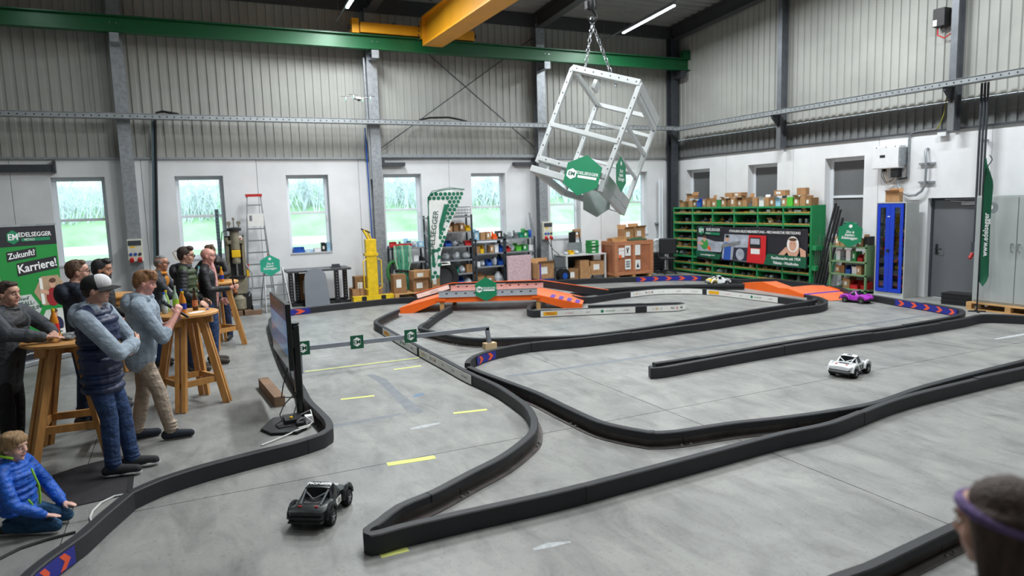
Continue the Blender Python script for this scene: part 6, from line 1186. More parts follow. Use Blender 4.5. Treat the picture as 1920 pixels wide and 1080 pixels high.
# ================================================================ people
import numpy as np
def cloth(name, c, fold=.35, sc=7., rough=.85, var=.14): return M(name, c, rough, 0, var, 10, min(1, fold*1.6), sc, bdist=.05, stretch=(1,1,1.6))
SK1 = M('skin_fair', (206,158,138), .5, 0, .07, 18); SK2 = M('skin_rosy', (210,150,136), .5, 0, .08, 18); SK3 = M('skin_tan', (190,138,112), .5, 0, .07, 18)
def hairm(n, c): return M(n, c, .6, 0, .35, 40, .5, 120, stretch=(1,1,.25))
HB1, HB2, HB3, HB4, HB5 = hairm('hair_dark_brown', (58,42,34)), hairm('hair_ginger_brown', (140,98,62)), hairm('hair_brown', (96,70,52)), hairm('hair_black_grey', (44,42,44)), hairm('hair_sandy_blond', (164,132,94))
class Prims:
    def __init__(s): s.L = []; s.mb = MB()
    def cap(s, a, b, ra, rb, m):
        a, b = Vector(a), Vector(b); s.L.append(('c', a, b, ra, rb, m)); d = b-a; n = 12
        if d.length < 1e-4: d = Vector((0,0,1e-3))
        u = d.normalized(); x = u.cross(Vector((0,0,1)));  x = x if x.length > 1e-3 else u.cross(Vector((1,0,0))); x.normalize(); y = u.cross(x); vs = []; rings = []
        for k in range(1, 4): t = PI/2*(1-k/4.); rings.append((a-u*ra*math.sin(t), ra*math.cos(t)))
        rings += [(a, ra), (b, rb)]
        for k in range(1, 4): t = PI/2*k/4.; rings.append((b+u*rb*math.sin(t), rb*math.cos(t)))
        vs = [a-u*ra]
        for c, r in rings:
            for k in range(n): q = 2*PI*k/n; vs.append(c+(x*math.cos(q)+y*math.sin(q))*r)
        vs.append(b+u*rb); fs = []; R = len(rings); last = len(vs)-1
        for k in range(n): fs.append((0, 1+(k+1)%n, 1+k)); fs.append((last, 1+(R-1)*n+k, 1+(R-1)*n+(k+1)%n))
        for i in range(R-1):
            for k in range(n): fs.append((1+i*n+k, 1+i*n+(k+1)%n, 1+(i+1)*n+(k+1)%n, 1+(i+1)*n+k))
        s.mb.add(vs, fs)
    def chain(s, pts, rs, m):
        for i in range(len(pts)-1): s.cap(pts[i], pts[i+1], rs[i], rs[i+1], m)
    def ell(s, c, r, m, T=None):
        A = Matrix.Translation(Vector(c)); A = T @ A if T else A
        s.L.append(('e', A, r, m)); s.mb.ell((0,0,0), r, 16, 10, 0, A)
    def mesh(s, name, mats, parent, voxel, smooth=5, xf=None):
        vs = np.array(s.mb.v); me = bpy.data.meshes.new(name); me.from_pydata([tuple(v) for v in vs], [], s.mb.f); me.update()
        bm = bmesh.new(); bm.from_mesh(me); bmesh.ops.recalc_face_normals(bm, faces=bm.faces); bm.to_mesh(me); bm.free()
        o = bpy.data.objects.new(name, me); COL.objects.link(o); r = o.modifiers.new('r', 'REMESH'); r.mode = 'VOXEL'; r.voxel_size = voxel; r.adaptivity = 0
        if smooth: q = o.modifiers.new('s', 'SMOOTH'); q.factor = .5; q.iterations = smooth
        dg = bpy.context.evaluated_depsgraph_get(); m2 = bpy.data.meshes.new_from_object(o.evaluated_get(dg)); bpy.data.objects.remove(o); bpy.data.meshes.remove(me)
        m2.name = name; n = len(m2.polygons); c = np.zeros(n*3); m2.polygons.foreach_get('center', c); c = c.reshape(-1, 3)
        best = np.full(n, 1e9); idx = np.zeros(n, int); ml = []
        for pz in s.L:
            m = pz[-1]
            if m not in ml: ml.append(m)
            if pz[0] == 'c':
                a, b, ra, rb = np.array(pz[1]), np.array(pz[2]), pz[3], pz[4]; d = b-a; l = max(1e-9, d@d); t = np.clip(((c-a)@d)/l, 0, 1); dist = np.linalg.norm(c-a-t[:,None]*d, axis=1)-(ra+(rb-ra)*t)
            else:
                A = np.array(pz[1].inverted()); q = c@A[:3,:3].T+A[:3,3]; r = np.array(pz[2]); k = np.linalg.norm(q/r, axis=1); g = np.linalg.norm(q/(r*r), axis=1)+1e-9; dist = k*(k-1)/g
            w_ = dist < best; best[w_] = dist[w_]; idx[w_] = ml.index(m)
        m2.materials.clear()
        for m in ml: m2.materials.append(m)
        m2.polygons.foreach_set('material_index', idx.astype(np.int32)); m2.polygons.foreach_set('use_smooth', np.ones(n, bool)); m2.update()
        o = bpy.data.objects.new(name, m2); COL.objects.link(o); o.parent = parent; return o
def hand(p, wr_, d, nrm, side, sk, curl=.5, sc=1.):
    """palm and five fingers; d points along the fingers, nrm out of the palm, side is the thumb direction"""
    d = Vector(d).normalized(); nrm = Vector(nrm); nrm = (nrm-d*nrm.dot(d)).normalized(); sd = d.cross(nrm)*side; w0 = Vector(wr_)
    p.cap(w0, w0+d*.03*sc, .027*sc, .026*sc, sk)
    for k in range(4): p.cap(w0+d*.02*sc+sd*(.018-.012*k)*sc, w0+d*.085*sc+sd*(.030-.020*k)*sc, .014*sc, .0125*sc, sk)
    for k, (ln, o_) in enumerate(((.070,0),(.078,.003),(.072,.002),(.056,-.004))):
        b = w0+d*(.088+o_)*sc+sd*(.030-.020*k)*sc; a1 = curl*.9; a2 = curl*1.9; a3 = curl*2.5
        def dr(a): return d*math.cos(a)+nrm*math.sin(a)
        q1 = b+dr(a1)*ln*.45*sc; q2 = q1+dr(a2)*ln*.32*sc; q3 = q2+dr(a3)*ln*.25*sc
        p.cap(b, q1, .0105*sc, .0095*sc, sk); p.cap(q1, q2, .0095*sc, .0088*sc, sk); p.cap(q2, q3, .0088*sc, .008*sc, sk)
    t0 = w0+d*.025*sc+sd*.022*sc; t1 = t0+(d*.6+sd*.75+nrm*.25).normalized()*.04*sc; t2 = t1+(d*.9+sd*.25+nrm*(.2+curl*.6)).normalized()*.032*sc; t3 = t2+(d*.95+nrm*(.2+curl)).normalized()*.024*sc
    p.cap(t0, t1, .015*sc, .0125*sc, sk); p.cap(t1, t2, .012*sc, .0105*sc, sk); p.cap(t2, t3, .0105*sc, .009*sc, sk)
EYEW = M('eye_white', (226,222,216), .3, 0, 0); EYED = M('eye_dark', (42,34,30), .25, 0, 0); LIPM = M('lips', (176,104,98), .5, 0, .05)
GLS = M('spectacle_frame', (22,22,24), .3, 0, 0)
def person(label, loc, rz, h, S_, group='visitors at the bar tables'):
    t = thing('person', label, 'person', loc, rz, group); s = h/1.8; p = Prims()
    g = S_.get; sk = g('skin', SK1); top = S_['top']; slv = g('sleeve', top); fore = g('fore', slv); pants = g('pants'); shoe = g('shoes', BLACK); sole = g('sole', shoe)
    pel = Vector(g('pelvis', (0,0,.95))); lean = g('lean', 0.); tw = g('twist', 0.); bw = g('bulk', 1.)
    U = Matrix.Translation(pel) @ Matrix.Rotation(tw,4,'Z') @ Matrix.Rotation(-lean,4,'X')            # torso space: origin at the pelvis
    def u(*v): return U @ Vector(v)
    # legs
    legs = g('legs') or {}
    for sd, key in ((1,'R'),(-1,'L')):
        fx, fy, fa = g('feet', {'R':(.11,.03,-.1),'L':(-.11,-.03,.1)})[key]
        hip = U @ Vector((sd*.09,0,-.02))
        if key in legs: kn, an, toe = [Vector(v) for v in legs[key]]
        else:
            an = Vector((fx, fy, .09)); kn = (hip+an)/2+Vector((0,.035,.02)); toe = None
        th = g('thigh', .098)
        if pants:
            p.chain([hip, kn], [th, .074], pants); p.chain([kn, (kn+an)/2, an+Vector((0,0,.02))], [.074, .070, g('ankle', .062)], pants)
            for k in range(3): p.ell(an+Vector((0,.004,.03+.035*k)), (.066-.001*k,.070,.016), pants)
        fd = Vector((-math.sin(fa), math.cos(fa), 0)) if toe is None else (toe-an).normalized()
        up = Vector((0,0,1)) if toe is None else Vector((0,0,1))
        a0 = an+Vector((0,0,-.035)) if toe is None else an
        p.chain([a0-fd*.045, a0+fd*.07, a0+fd*.185+Vector((0,0,-.010)) if toe is None else a0+fd*.17], [.050,.048,.040], shoe); p.cap(an, a0+fd*.03, .044, .046, shoe)
        if sole is not shoe:
            TF = Matrix.Translation(Vector((a0.x, a0.y, .018))) @ Matrix.Rotation(fa,4,'Z'); p.ell((0,.0,0), (.050,.095,.019), sole, TF); p.ell((0,.13,0), (.051,.105,.018), sole, TF)
    # torso
    p.ell((0,0,0), (.155*bw,.115*bw,.13), g('seat', pants) or top, U)
    hem = g('hem', -.06); kind = g('kind', 'plain')
    if kind == 'puff':
        z = hem
        p.ell((0,.012,.34), (.190*bw,.132*bw,.20), top, U); p.ell((0,.01,.08), (.175*bw,.132*bw,.24), top, U)
        while z < .48: 
            f = (z-hem)/(.5-hem); p.ell((0,.01,z), ((.184+.016*f)*bw,(.142-.004*f)*bw,.062), top, U); z += .085
        p.ell((0,-.005,.50), (.165*bw,.11*bw,.05), top, U)
    else:
        p.cap(u(-.05*bw,0,hem+.02), u(-.07*bw,.005,.40), .118*bw, .125*bw, top); p.cap(u(.05*bw,0,hem+.02), u(.07*bw,.005,.40), .118*bw, .125*bw, top)
        p.ell((0,.012,.36), (.185*bw,.128*bw,.17), top, U); p.ell((0,.0,hem+.035), (.168*bw,.126*bw,.045), top, U); p.ell((0,.008,.12), (.168*bw,.122*bw,.14), top, U)
    for sd in (-1,1): p.cap(u(sd*.05,-.01,.53), u(sd*.165*bw,-.008,.495), .060, .068*bw, top if kind != 'puff' or g('jacket_sleeve') else top)
    # arms
    ar = g('arms'); sr = g('sleeve_r', .056)
    for key, sd in (('R',1),('L',-1)):
        el, wr, hd, nm, cu = ar[key]; sh = u(sd*.19*bw,-.005,.485); el, wr = Vector(el), Vector(wr); fm = fore if isinstance(fore, bpy.types.Material) else fore[key]
        if g('sleeve_puff'):
            n = 6
            for k in range(n):
                q = sh.lerp(el, (k+.3)/n); p.ell(q, (sr*1.12,sr*1.12,sr*.9), slv)
            for k in range(n-1): q = el.lerp(wr, (k+.3)/n); p.ell(q, (sr*1.02,sr*1.02,sr*.85), slv)
            p.cap(sh, el, sr*.9, sr*.86, slv); p.cap(el, el.lerp(wr,.92), sr*.88, sr*.7, slv)
        else:
            p.cap(sh, el, sr*1.1, sr*.95, slv); bare = fm is sk
            if bare: p.cap(el, el.lerp(wr,.22), sr*.95, sr*.9, slv); p.chain([el, el.lerp(wr,.4), wr], [.046,.044,.028], sk)
            else: p.cap(el, el.lerp(wr,.90), sr*.93, sr*.72, fm); p.ell(el.lerp(wr,.55), (sr*.9,)*3, fm)
        p.cap(el.lerp(wr,.8), wr, .031, .027, sk); hand(p, wr, hd, nm, sd, sk, cu, g('hand_s', 1.))
    # neck, hood or collar, head
    hs = g('head_s', 1.); nb = u(0,-.012,.52); hy, hp, hr = g('head', (0,0,0))
    hc = nb+(U.to_3x3() @ Vector((0,.030,.0)))+Vector((0,.012,.175*(.55+.45*hs)+.0))
    Hm = Matrix.Translation(hc) @ Matrix.Rotation(tw+hy,4,'Z') @ Matrix.Rotation(-hp,4,'X') @ Matrix.Rotation(hr,4,'Y') @ Matrix.Scale(hs,4)
    def q(*v): return Hm @ Vector(v)
    p.cap(nb+Vector((0,0,-.03)), q(0,-.02,-.05), .058, .054, sk); R3 = lambda *r: tuple(v*hs for v in r); H1 = Matrix.Translation(hc) @ Hm.to_quaternion().to_matrix().to_4x4()
    def he(c, r, m): p.ell(tuple(v*hs for v in c), R3(*r), m, H1)
    he((0,-.012,.03), (.077,.097,.092), sk); he((0,.022,-.045), (.060,.070,.074), sk); he((0,.068,-.094), (.024,.020,.020), sk); he((0,.050,.040), (.062,.050,.050), sk)
    for sd in (-1,1):
        he((sd*.038,.056,-.028), (.030,.030,.032), sk); he((sd*.079,-.008,-.008), (.011,.021,.032), sk); he((sd*.030,.084,.026), (.024,.010,.008), sk)
    p.cap(q(0,.088,.018), q(0,.103,-.022), .0105*hs, .013*hs, sk); p.cap(q(-.012,.092,-.026), q(.012,.092,-.026), .010*hs, .010*hs, sk); p.cap(q(-.018,.087,-.058), q(.018,.087,-.058), .0085*hs, .0085*hs, LIPM)
    hood = g('hood')
    if hood:
        for k in range(9):
            a = PI*(.02+k/8*.96); a2 = PI*(.02+(k+1)/8*.96)
            if k < 8: p.cap(u(.105*math.cos(a),.055-.135*math.sin(a),.545), u(.105*math.cos(a2),.055-.135*math.sin(a2),.545), .042+.016*math.sin(a), .042+.016*math.sin(a2), hood)
        p.ell((0,-.135,.48), (.13,.070,.11), hood, U); p.cap(u(-.07,.085,.50), u(0,.115,.44), .030, .024, hood); p.cap(u(.07,.085,.50), u(0,.115,.44), .030, .024, hood)
    col = g('collar')
    if col:
        for k in range(10): a, a2 = 2*PI*k/10, 2*PI*(k+1)/10; p.cap(u(.078*math.cos(a),.0+.078*math.sin(a),.555), u(.078*math.cos(a2),.0+.078*math.sin(a2),.555), .024, .024, col)
    for (c, r, m) in g('extra', ()): p.ell(c, r, m, U)
    body = p.mesh('body', None, t, g('voxel', .0085), 4); body.scale = (s,s,s)
    # face details
    e = MB(); d = MB()
    def sc(o): o.scale = (s,s,s); return o
    for sd in (-1,1): e.ell((0,0,0), R3(.0115,.008,.0052), 8, 6, 0, Matrix.Translation(q(sd*.031,.0865,.006)) @ Hm.to_quaternion().to_matrix().to_4x4()); d.ell((0,0,0), R3(.0055,.005,.0052), 8, 6, 0, Matrix.Translation(q(sd*.031,.0945,.006)) @ Hm.to_quaternion().to_matrix().to_4x4())
    eo = sc(e.build('eyes', EYEW, t, True)); do = d.build('pupils', EYED, eo, True); eo['kind'] = 'stuff'; do['kind'] = 'stuff'
    hm_ = g('hairm', HB3); st = g('hair', 'short')
    br = MB()
    for sd in (-1,1): br.tube([q(sd*.014,.098,.030), q(sd*.032,.096,.035), q(sd*.052,.082,.029)], [.004*hs,.005*hs,.003*hs], 5)
    bo_ = sc(br.build('eyebrows', hm_, t, True)); bo_['kind'] = 'stuff'
    if st != 'bald':
        hp_ = Prims()
        def hh(c, r): hp_.ell(tuple(v*hs for v in c), R3(*r), hm_, H1)
        rr = random.Random(int(h*1000)+len(label))
        if st in ('short','quiff','fringe','bowl','long','buzz'):
            k = {'short':1.,'quiff':1.04,'fringe':1.03,'bowl':1.06,'long':1.05,'buzz':.97}[st]
            hh((0,-.022,.052), (.083*k,.096*k,.080*k)); hh((0,-.060,.012), (.074*k,.056*k,.082*k))
            for sd in (-1,1): hh((sd*.070,-.018,.028), (.016,.040,.045))
        if st == 'quiff': hh((0,.045,.112), (.066,.052,.034)); hh((.01,.065,.105), (.05,.035,.028))
        if st == 'short': hh((0,.040,.098), (.066,.042,.030))
        if st == 'fringe':
            hh((0,.050,.095), (.078,.055,.045)); hh((0,.078,.068), (.066,.030,.030))
            for k in range(26): x = rr.uniform(-.07,.07); hp_.cap(q(x*.8,.04+rr.uniform(-.06,.03),.125), q(x,.085+rr.uniform(-.02,.025),.065+rr.uniform(-.02,.03)), .016*hs, .006*hs, hm_)
        if st == 'bowl':
            hh((0,.052,.075), (.076,.050,.052))
            for k in range(20): a = -1.9+3.8*k/19; hp_.cap(q(.07*math.sin(a),.055*math.cos(a)-.01,.10), q(.083*math.sin(a),.098*math.cos(a)-.012,.028 if abs(a) < 1.0 else .0), .024*hs, .012*hs, hm_)
        if st == 'long':
            for k in range(30): a = 1.0+(2*PI-2.0)*k/29; hp_.cap(q(.075*math.sin(a),.085*math.cos(a)-.02,.04), q(.10*math.sin(a),.10*math.cos(a)-.03,-.20), .03*hs, .012*hs, hm_)
        if st == 'crown':
            hh((0,-.062,.015), (.072,.052,.075))
            for sd in (-1,1): hh((sd*.068,-.02,.02), (.018,.045,.042))
            if g('thin_top'): hh((0,-.01,.085), (.066,.080,.040))
        for k in range(30 if st not in ('bald','buzz') else 0):
            a = rr.uniform(0, 2*PI); f = rr.uniform(.2,1); hp_.cap(q(.06*f*math.sin(a), .06*f*math.cos(a)-.02, .10), q(.068*f*math.sin(a)+rr.uniform(-.01,.01), .075*f*math.cos(a)-.015, .135-.03*f*f), .014*hs, .005*hs, hm_) if st != 'crown' else None
        sc(hp_.mesh('hair', None, t, .0075*max(.8, hs), 2))
    if g('beard'):
        bp_ = Prims(); bp_.ell(tuple(v*hs for v in (0,.050,-.080)), R3(.056,.050,.040), hm_, H1)
        for sd in (-1,1): bp_.cap(q(sd*.060,.02,-.02), q(sd*.050,.055,-.075), .013*hs, .016*hs, hm_)
        bp_.cap(q(-.026,.094,-.046), q(.026,.094,-.046), .007*hs, .007*hs, hm_); sc(bp_.mesh('beard', None, t, .007, 2))
    if g('glasses'):
        gm = MB()
        for sd in (-1,1):
            gm.tube([q(sd*.032+.024*math.cos(a), .108, .004+.018*math.sin(a)) for a in [2*PI*k/14 for k in range(15)]], .0026*hs*1.3, 5); gm.tube([q(sd*.056,.106,.008), q(sd*.082,.03,.012), q(sd*.084,-.02,.0)], .003*hs, 5)
        gm.tube([q(-.009,.110,.008), q(.009,.110,.008)], .003*hs, 5); sc(gm.build('glasses', GLS, t, True))
    cp = g('cap')
    if cp:
        cm, fm_ = cp; pc = Prims(); pc.ell((0,-.010,.056), (.090,.108,.082), cm, H1); pc.ell((0,-.02,.03), (.089,.104,.05), cm, H1); sc(pc.mesh('cap_crown', None, t, .0075, 2)).data.materials[0] = cm
        fr = Prims(); fr.ell((0,.036,.062), (.086,.090,.080), fm_, H1); fo = sc(fr.mesh('cap_front', None, t, .0075, 2))
        bmv = MB(); n = 12; vs = []
        for k in range(n+1):
            a = -1.25+2.5*k/n
            for r_, zz in ((.088,.040),(.150,.030),(.182,.018)): vs.append(q(r_*math.sin(a)*.92, (r_*math.cos(a)*(1. if r_ < .1 else 1.08)), zz-.02*math.sin(a)**2))
        m_ = len(vs); vs += [v+Vector((0,0,-.006)) for v in vs]; fs = []
        for k in range(n):
            for i in range(2): a_ = k*3+i; fs += [(a_, a_+1, a_+4, a_+3), (m_+a_+3, m_+a_+4, m_+a_+1, m_+a_)]
            fs += [(k*3+2, m_+k*3+2, m_+k*3+5, k*3+5), (k*3, k*3+3, m_+k*3+3, m_+k*3)]
        sc(bmv.add(vs, fs).build('cap_brim', cm, t, True))
        lg = MB().add([q(-.03,.106,.085), q(-.015,.108,.10), q(.0,.110,.065), q(.012,.109,.095), q(.030,.105,.08), q(.018,.110,.06)], [(0,1,2),(2,3,4,5)]); sc(lg.build('cap_emblem', TXR, t))
    return t, (lambda *v: t.matrix_world @ (U @ Vector(v)*s)), Hm
VEST = cloth('navy_vest', (22,36,72), .25, 9, .5); GHOOD = cloth('grey_hoodie_cloth', (150,164,178), .4, 8, .9); JEAN = cloth('blue_jeans', (40,64,104), .45, 10, .85, .25); JEAND = cloth('dark_jeans', (26,40,70), .45, 10, .85, .22); BEIGE = cloth('beige_trousers', (168,152,136), .5, 9, .85)
BJK = cloth('black_jacket', (26,27,31), .35, 8, .6); GJK = cloth('charcoal_jacket', (66,70,76), .4, 8, .8); NVJ = cloth('navy_jacket', (34,42,58), .4, 8, .8); OLV = cloth('olive_quilt', (58,72,44), .25, 9, .6); PINKS = cloth('pink_shirt', (206,150,146), .3, 9, .85); BLKP = cloth('black_trousers', (22,22,26), .4, 9, .85); BLUJ = cloth('bright_blue_puffer', (22,92,196), .35, 9, .55, .18); TEALJ = cloth('child_jeans', (30,74,110), .45, 10, .85, .2); DSH = M('dark_sneaker', (36,38,42), .8, 0, .15, 20); WSOLE = M('white_sole', (206,206,204), .6); NSH = M('navy_sneaker', (24,32,44), .8, 0, .15, 20); BSH = M('brown_shoe', (60,52,46), .7, 0, .15, 20)
D90 = math.radians
def face(dx, dy): return math.atan2(-dx, dy)
# man in cap and navy vest, arms crossed
person('man in a white-fronted cap, navy quilted vest and jeans, arms crossed', (-.70,6.98,.009), face(1,-.10), 1.80, dict(top=VEST, kind='puff', sleeve=GHOOD, sleeve_r=.072, pants=JEAN, shoes=DSH, sole=WSOLE, hood=GHOOD, thigh=.105, hairm=HB1, hair='buzz', cap=(M('black_cap_cloth', (26,26,28), .85), M('white_cap_cloth', (226,226,228), .85)), glasses=True, head=(.14,-.02,0), twist=-.18, hem=-.16, bulk=1.20, voxel=.0075, feet={'R':(.10,.04,-.05),'L':(-.07,.16,.05)},
    arms={'R':((.27,.20,1.12),(.02,.30,1.17),(-.95,.1,.1),(0,-1,0),.25),'L':((-.25,.22,1.13),(.03,.265,1.10),(1,.0,.05),(0,-1,0),.3)}))
# man with the microphone
RW = (.125,.345,1.30)
t_, _, _ = person('young man in a grey hoodie and beige trousers speaking into a microphone', (-.42,7.84,0), face(1,.06), 1.77, dict(top=GHOOD, sleeve=GHOOD, fore={'R':SK2,'L':SK2}, sleeve_r=.072, skin=SK2, pants=BEIGE, shoes=NSH, sole=NSH, hood=GHOOD, hairm=HB2, hair='fringe', head=(.1,.24,0), twist=-.2, lean=.12, hem=-.10, bulk=1.18, voxel=.0075, ankle=.056, feet={'R':(.10,.20,-.1),'L':(-.10,-.10,.15)},
    arms={'R':((.25,.20,1.10),RW,(-.35,.35,.75),(-.4,-.3,-.6),.75),'L':((-.26,.18,1.10),(-.03,.34,1.22),(.5,.5,.6),(.3,-.8,0),.7)}))
mt = thing('microphone', 'black wireless microphone held in front of the mouth', 'microphone', (0,0,0)); ma = t_.matrix_basis if False else None
Tm = Matrix.Translation(Vector((-.42,7.84,0))) @ Matrix.Rotation(face(1,.06),4,'Z'); s_ = 1.77/1.8
m0 = Tm @ (Vector((.09,.46,1.26))*s_); m1 = Tm @ (Vector((.06,.235,1.44))*s_); dd = (m0-m1)
mt.location = m1
MB().cyl(dd*.16, dd*1.0, .018, .013, 12).build('handle', BLACK, mt, True); MB().ell((0,0,0), (.028,.028,.030), 12, 8).build('grille', M('mic_grille', (64,66,70), .5, .5, .2, 60), mt, True); MB().cyl(dd*.10, dd*.18, .026, .02, 12).build('collar', DGREY, mt, True)
# man at the left edge leaning on the first table
person('young man in a black and charcoal jacket leaning on the left bar table', (-1.60,8.06,0), face(.92,-.38), 1.74, dict(top=GJK, sleeve=GJK, sleeve_r=.078, pants=BLKP, shoes=BLACK, hairm=HB1, hair='short', head=(-.15,.05,0), lean=.18, hem=-.26, collar=BJK, bulk=1.20, voxel=.008, extra=(((0,.005,.42),(.235,.165,.13),BJK),((0,-.01,.50),(.20,.13,.07),BJK)),
    arms={'R':((.30,.26,1.28),(.16,.52,1.215),(-.2,.9,.02),(0,0,-1),.2),'L':((-.29,.24,1.28),(-.02,.50,1.225),(.8,.5,.0),(0,0,-1),.2)}))
# behind: brown-haired, bearded, older man
person('brown-haired man in a navy jacket seen behind the capped man', (-1.02,8.72,0), face(.9,.35), 1.86, dict(top=NVJ, sleeve=NVJ, pants=JEAND, shoes=BSH, hairm=HB3, hair='short', head=(-.25,0,0), hood=NVJ, glasses=True, voxel=.009, arms={'R':((.26,.04,1.18),(.18,.22,1.05),(-.2,.9,-.1),(0,0,-1),.4),'L':((-.26,.04,1.18),(-.18,.22,1.05),(.2,.9,-.1),(0,0,-1),.4)}))
person('dark-haired bearded man in black beside the speaker', (-.86,9.50,0), face(.98,-.1), 1.81, dict(top=BJK, sleeve=BJK, pants=BLKP, shoes=M('grey_sneaker', (120,124,128), .8, 0, .3, 30), hairm=HB4, hair='quiff', beard=True, skin=SK3, head=(-.1,.1,0), voxel=.009, arms={'R':((.27,.02,1.16),(.20,.22,1.06),(-.1,.9,.1),(0,0,-1),.4),'L':((-.27,.02,1.16),(-.20,.22,1.06),(.1,.9,.1),(0,0,-1),.4)}))
person('older man with grey hair and glasses in a grey jacket and orange shirt', (-.40,11.75,0), face(.95,-.25), 1.72, dict(top=GJK, sleeve=GJK, pants=JEAN, shoes=BSH, hairm=M('hair_grey', (118,114,112), .6, 0, .3, 40), hair='crown', thin_top=True, glasses=True, skin=SK3, lean=.26, head=(0,.05,0), collar=M('orange_shirt', (206,132,40), .8), voxel=.009, extra=(((0,.10,.42),(.07,.05,.10),M('orange_shirt', (206,132,40), .8)),), arms={'R':((.25,.32,1.12),(.12,.50,1.22),(-.2,.7,.4),(0,-.4,-1),.6),'L':((-.25,.32,1.12),(-.10,.50,1.20),(.2,.7,.4),(0,-.4,-1),.6)}))
# puffer jacket, bald man, youth
person('man with glasses in a black and olive quilted jacket at the middle table', (.06,11.02,0), face(1,-.12), 1.84, dict(top=OLV, kind='puff', sleeve=BJK, sleeve_puff=True, sleeve_r=.060, pants=JEAND, shoes=BSH, hairm=HB1, hair='quiff', glasses=True, hood=BJK, head=(0,.08,0), hem=-.12, voxel=.0085, extra=(((-.15,.0,.20),(.07,.13,.30),BJK),((0,-.08,.20),(.17,.09,.32),BJK),((.0,.0,.49),(.18,.12,.05),BJK)), arms={'R':((.27,-.02,1.16),(.20,.16,1.00),(-.1,.9,-.4),(-.5,0,-.5),.5),'L':((-.27,-.02,1.16),(-.18,.18,1.00),(.1,.9,-.4),(.5,0,-.5),.5)}))
person('bald man in a black jacket over a pink shirt holding a beer bottle', (.36,11.42,0), face(1,-.25), 1.79, dict(top=BJK, sleeve=BJK, pants=JEAN, shoes=BSH, hairm=M('hair_grey', (118,114,112), .6, 0, .3, 40), hair='bald', skin=SK2, head=(0,.1,0), hem=-.12, voxel=.009, extra=(((.02,.085,.24),(.075,.065,.36),PINKS),), arms={'R':((.26,.06,1.16),(.10,.33,1.16),(-.15,.8,.1),(-.8,-.2,0),.75),'L':((-.26,.02,1.16),(-.20,.12,.96),(.1,.7,-.5),(.6,0,0),.5)}))
Tm = Matrix.Translation(Vector((.36,11.42,0))) @ Matrix.Rotation(face(1,-.25),4,'Z'); bl = Tm @ Vector((.055,.395,1.03)); bottle('brown beer bottle held by the bald man in the pink shirt', bl, .27, .032, BRN, LBK, M('dark_crown_cap',(40,36,30),.4,.5), glass_=True, tilt=(.1,-.12,0))
person('smiling young man in a black hoodie leaning on the back bar table', (.60,13.42,0), face(-.42,-.9), 1.80, dict(top=BJK, sleeve=BJK, pants=JEAND, shoes=BLACK, hairm=HB3, hair='fringe', hood=BJK, lean=.42, head=(.10,-.12,.12), voxel=.0085, arms={'R':((.31,.28,1.22),(.10,.52,1.175),(-.8,.6,0),(0,0,-1),.15),'L':((-.29,.28,1.22),(-.08,.54,1.175),(.7,.7,0),(0,0,-1),.15)}))
# kneeling child
person('small blond child in a bright blue padded jacket kneeling behind the barrier', (-1.18,6.02,0), face(.93,-.36), 1.12, dict(top=BLUJ, kind='puff', sleeve=BLUJ, sleeve_puff=True, sleeve_r=.075, pants=TEALJ, shoes=M('child_dark_shoe', (40,44,50), .8), hairm=HB5, hair='bowl', skin=M('skin_child', (222,176,160), .5, 0, .06, 18), head=(-.12,.10,0), head_s=1.38, pelvis=(0,-.06,.30), hem=-.03, bulk=1.30, thigh=.10, hood=BLUJ, voxel=.0105, hand_s=1.0, group=None,
    legs={'R':((.14,.42,.10),(.15,-.10,.085),(.13,-.30,.06)),'L':((-.14,.40,.10),(-.15,-.12,.085),(-.12,-.32,.06))},
    arms={'R':((.34,.10,.44),(.18,.34,.245),(-.1,.95,-.12),(0,-.1,-1),.15),'L':((-.34,.10,.44),(-.16,.36,.245),(.1,.95,-.12),(0,-.1,-1),.15)}), 'visitors near the barrier')
Tm = Matrix.Translation(Vector((-1.18,6.02,0))) @ Matrix.Rotation(face(.93,-.36),4,'Z')
cj = [o for o in COL.objects if o.get('label','').startswith('small blond child')][0]; LIMEZ = M('lime_zip', (150,214,50), .6)
k_ = 1.12/1.8
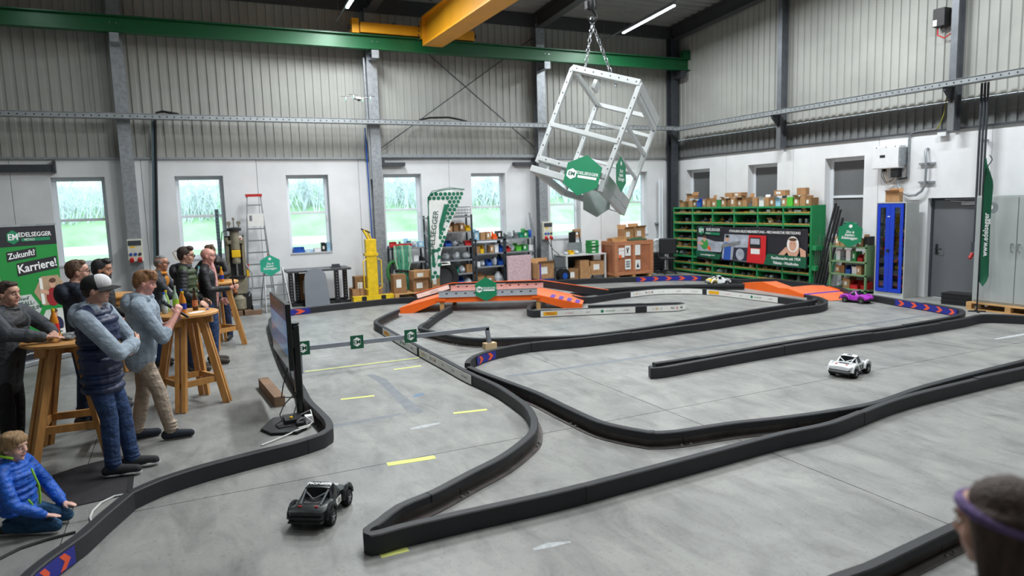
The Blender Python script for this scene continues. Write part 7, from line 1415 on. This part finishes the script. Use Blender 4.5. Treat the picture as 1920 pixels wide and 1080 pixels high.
MB().tube([Vector(v)*k_ for v in ((.02,.150,.76),(.03,.185,.66),(.0,.20,.55),(.0,.20,.42),(.0,.19,.32))], .008, 6).build('zip_trim', LIMEZ, cj, True)
MB().tube([Vector(v)*k_ for v in ((.13,.03,.93),(.15,-.06,.96),(.10,-.16,.97),(0,-.19,.97),(-.10,-.16,.97))], .008, 6).build('hood_trim', LIMEZ, cj, True)
MB().tube([Vector(v)*k_ for v in ((.17,.17,.44),(.15,.19,.38),(.14,.19,.33))], .008, 6).build('pocket_trim', LIMEZ, cj, True)
# visitor sitting at the left edge, only a foot reaches into the picture
person('visitor sitting on the floor at the left edge, one grey sneaker in view', (-1.90,6.24,0), face(.96,-.2), 1.25, dict(top=GJK, sleeve=GJK, pants=BLKP, shoes=M('grey_sneaker', (120,124,128), .8, 0, .3, 30), hairm=HB1, hair='short', head=(0,.1,0), head_s=1.25, pelvis=(0,-.05,.14), lean=.15, voxel=.011, legs={'R':((.13,.36,.40),(.12,.60,.09),(.12,.85,.055)),'L':((-.13,.34,.40),(-.12,.50,.09),(-.12,.75,.055))},
    arms={'R':((.30,.16,.42),(.16,.38,.50),(-.1,.95,-.1),(0,-.1,-1),.3),'L':((-.30,.16,.42),(-.16,.38,.50),(.1,.95,-.1),(0,-.1,-1),.3)}), 'visitors near the barrier')
# visitor in the right foreground, seen over the shoulder
fgp, _, Hq = person('visitor with brown hair and a purple headband close to the lens at bottom right', (1.70,.90,0), face(.25,1), 1.645, dict(top=NVJ, sleeve=NVJ, pants=JEAND, shoes=BLACK, hairm=hairm('hair_streaked_brown', (74,56,46)), hair='long', head=(.55,.1,0), voxel=.010, arms={'R':((.25,-.02,1.15),(.22,.12,.92),(0,.5,-.9),(-.6,0,0),.4),'L':((-.25,-.02,1.15),(-.22,.12,.92),(0,.5,-.9),(.6,0,0),.4)}), 'visitors near the barrier'); kk = 1.645/1.8
MB().tube([(Hq @ Vector((.094*math.sin(a), -.02+.108*math.cos(a), .035+.030*math.cos(a))))*kk for a in [2*PI*k/28 for k in range(29)]], .014, 8).build('headband', M('purple_knit_band', (120,100,150), .9, 0, .2, 30, .3, 60), fgp, True)
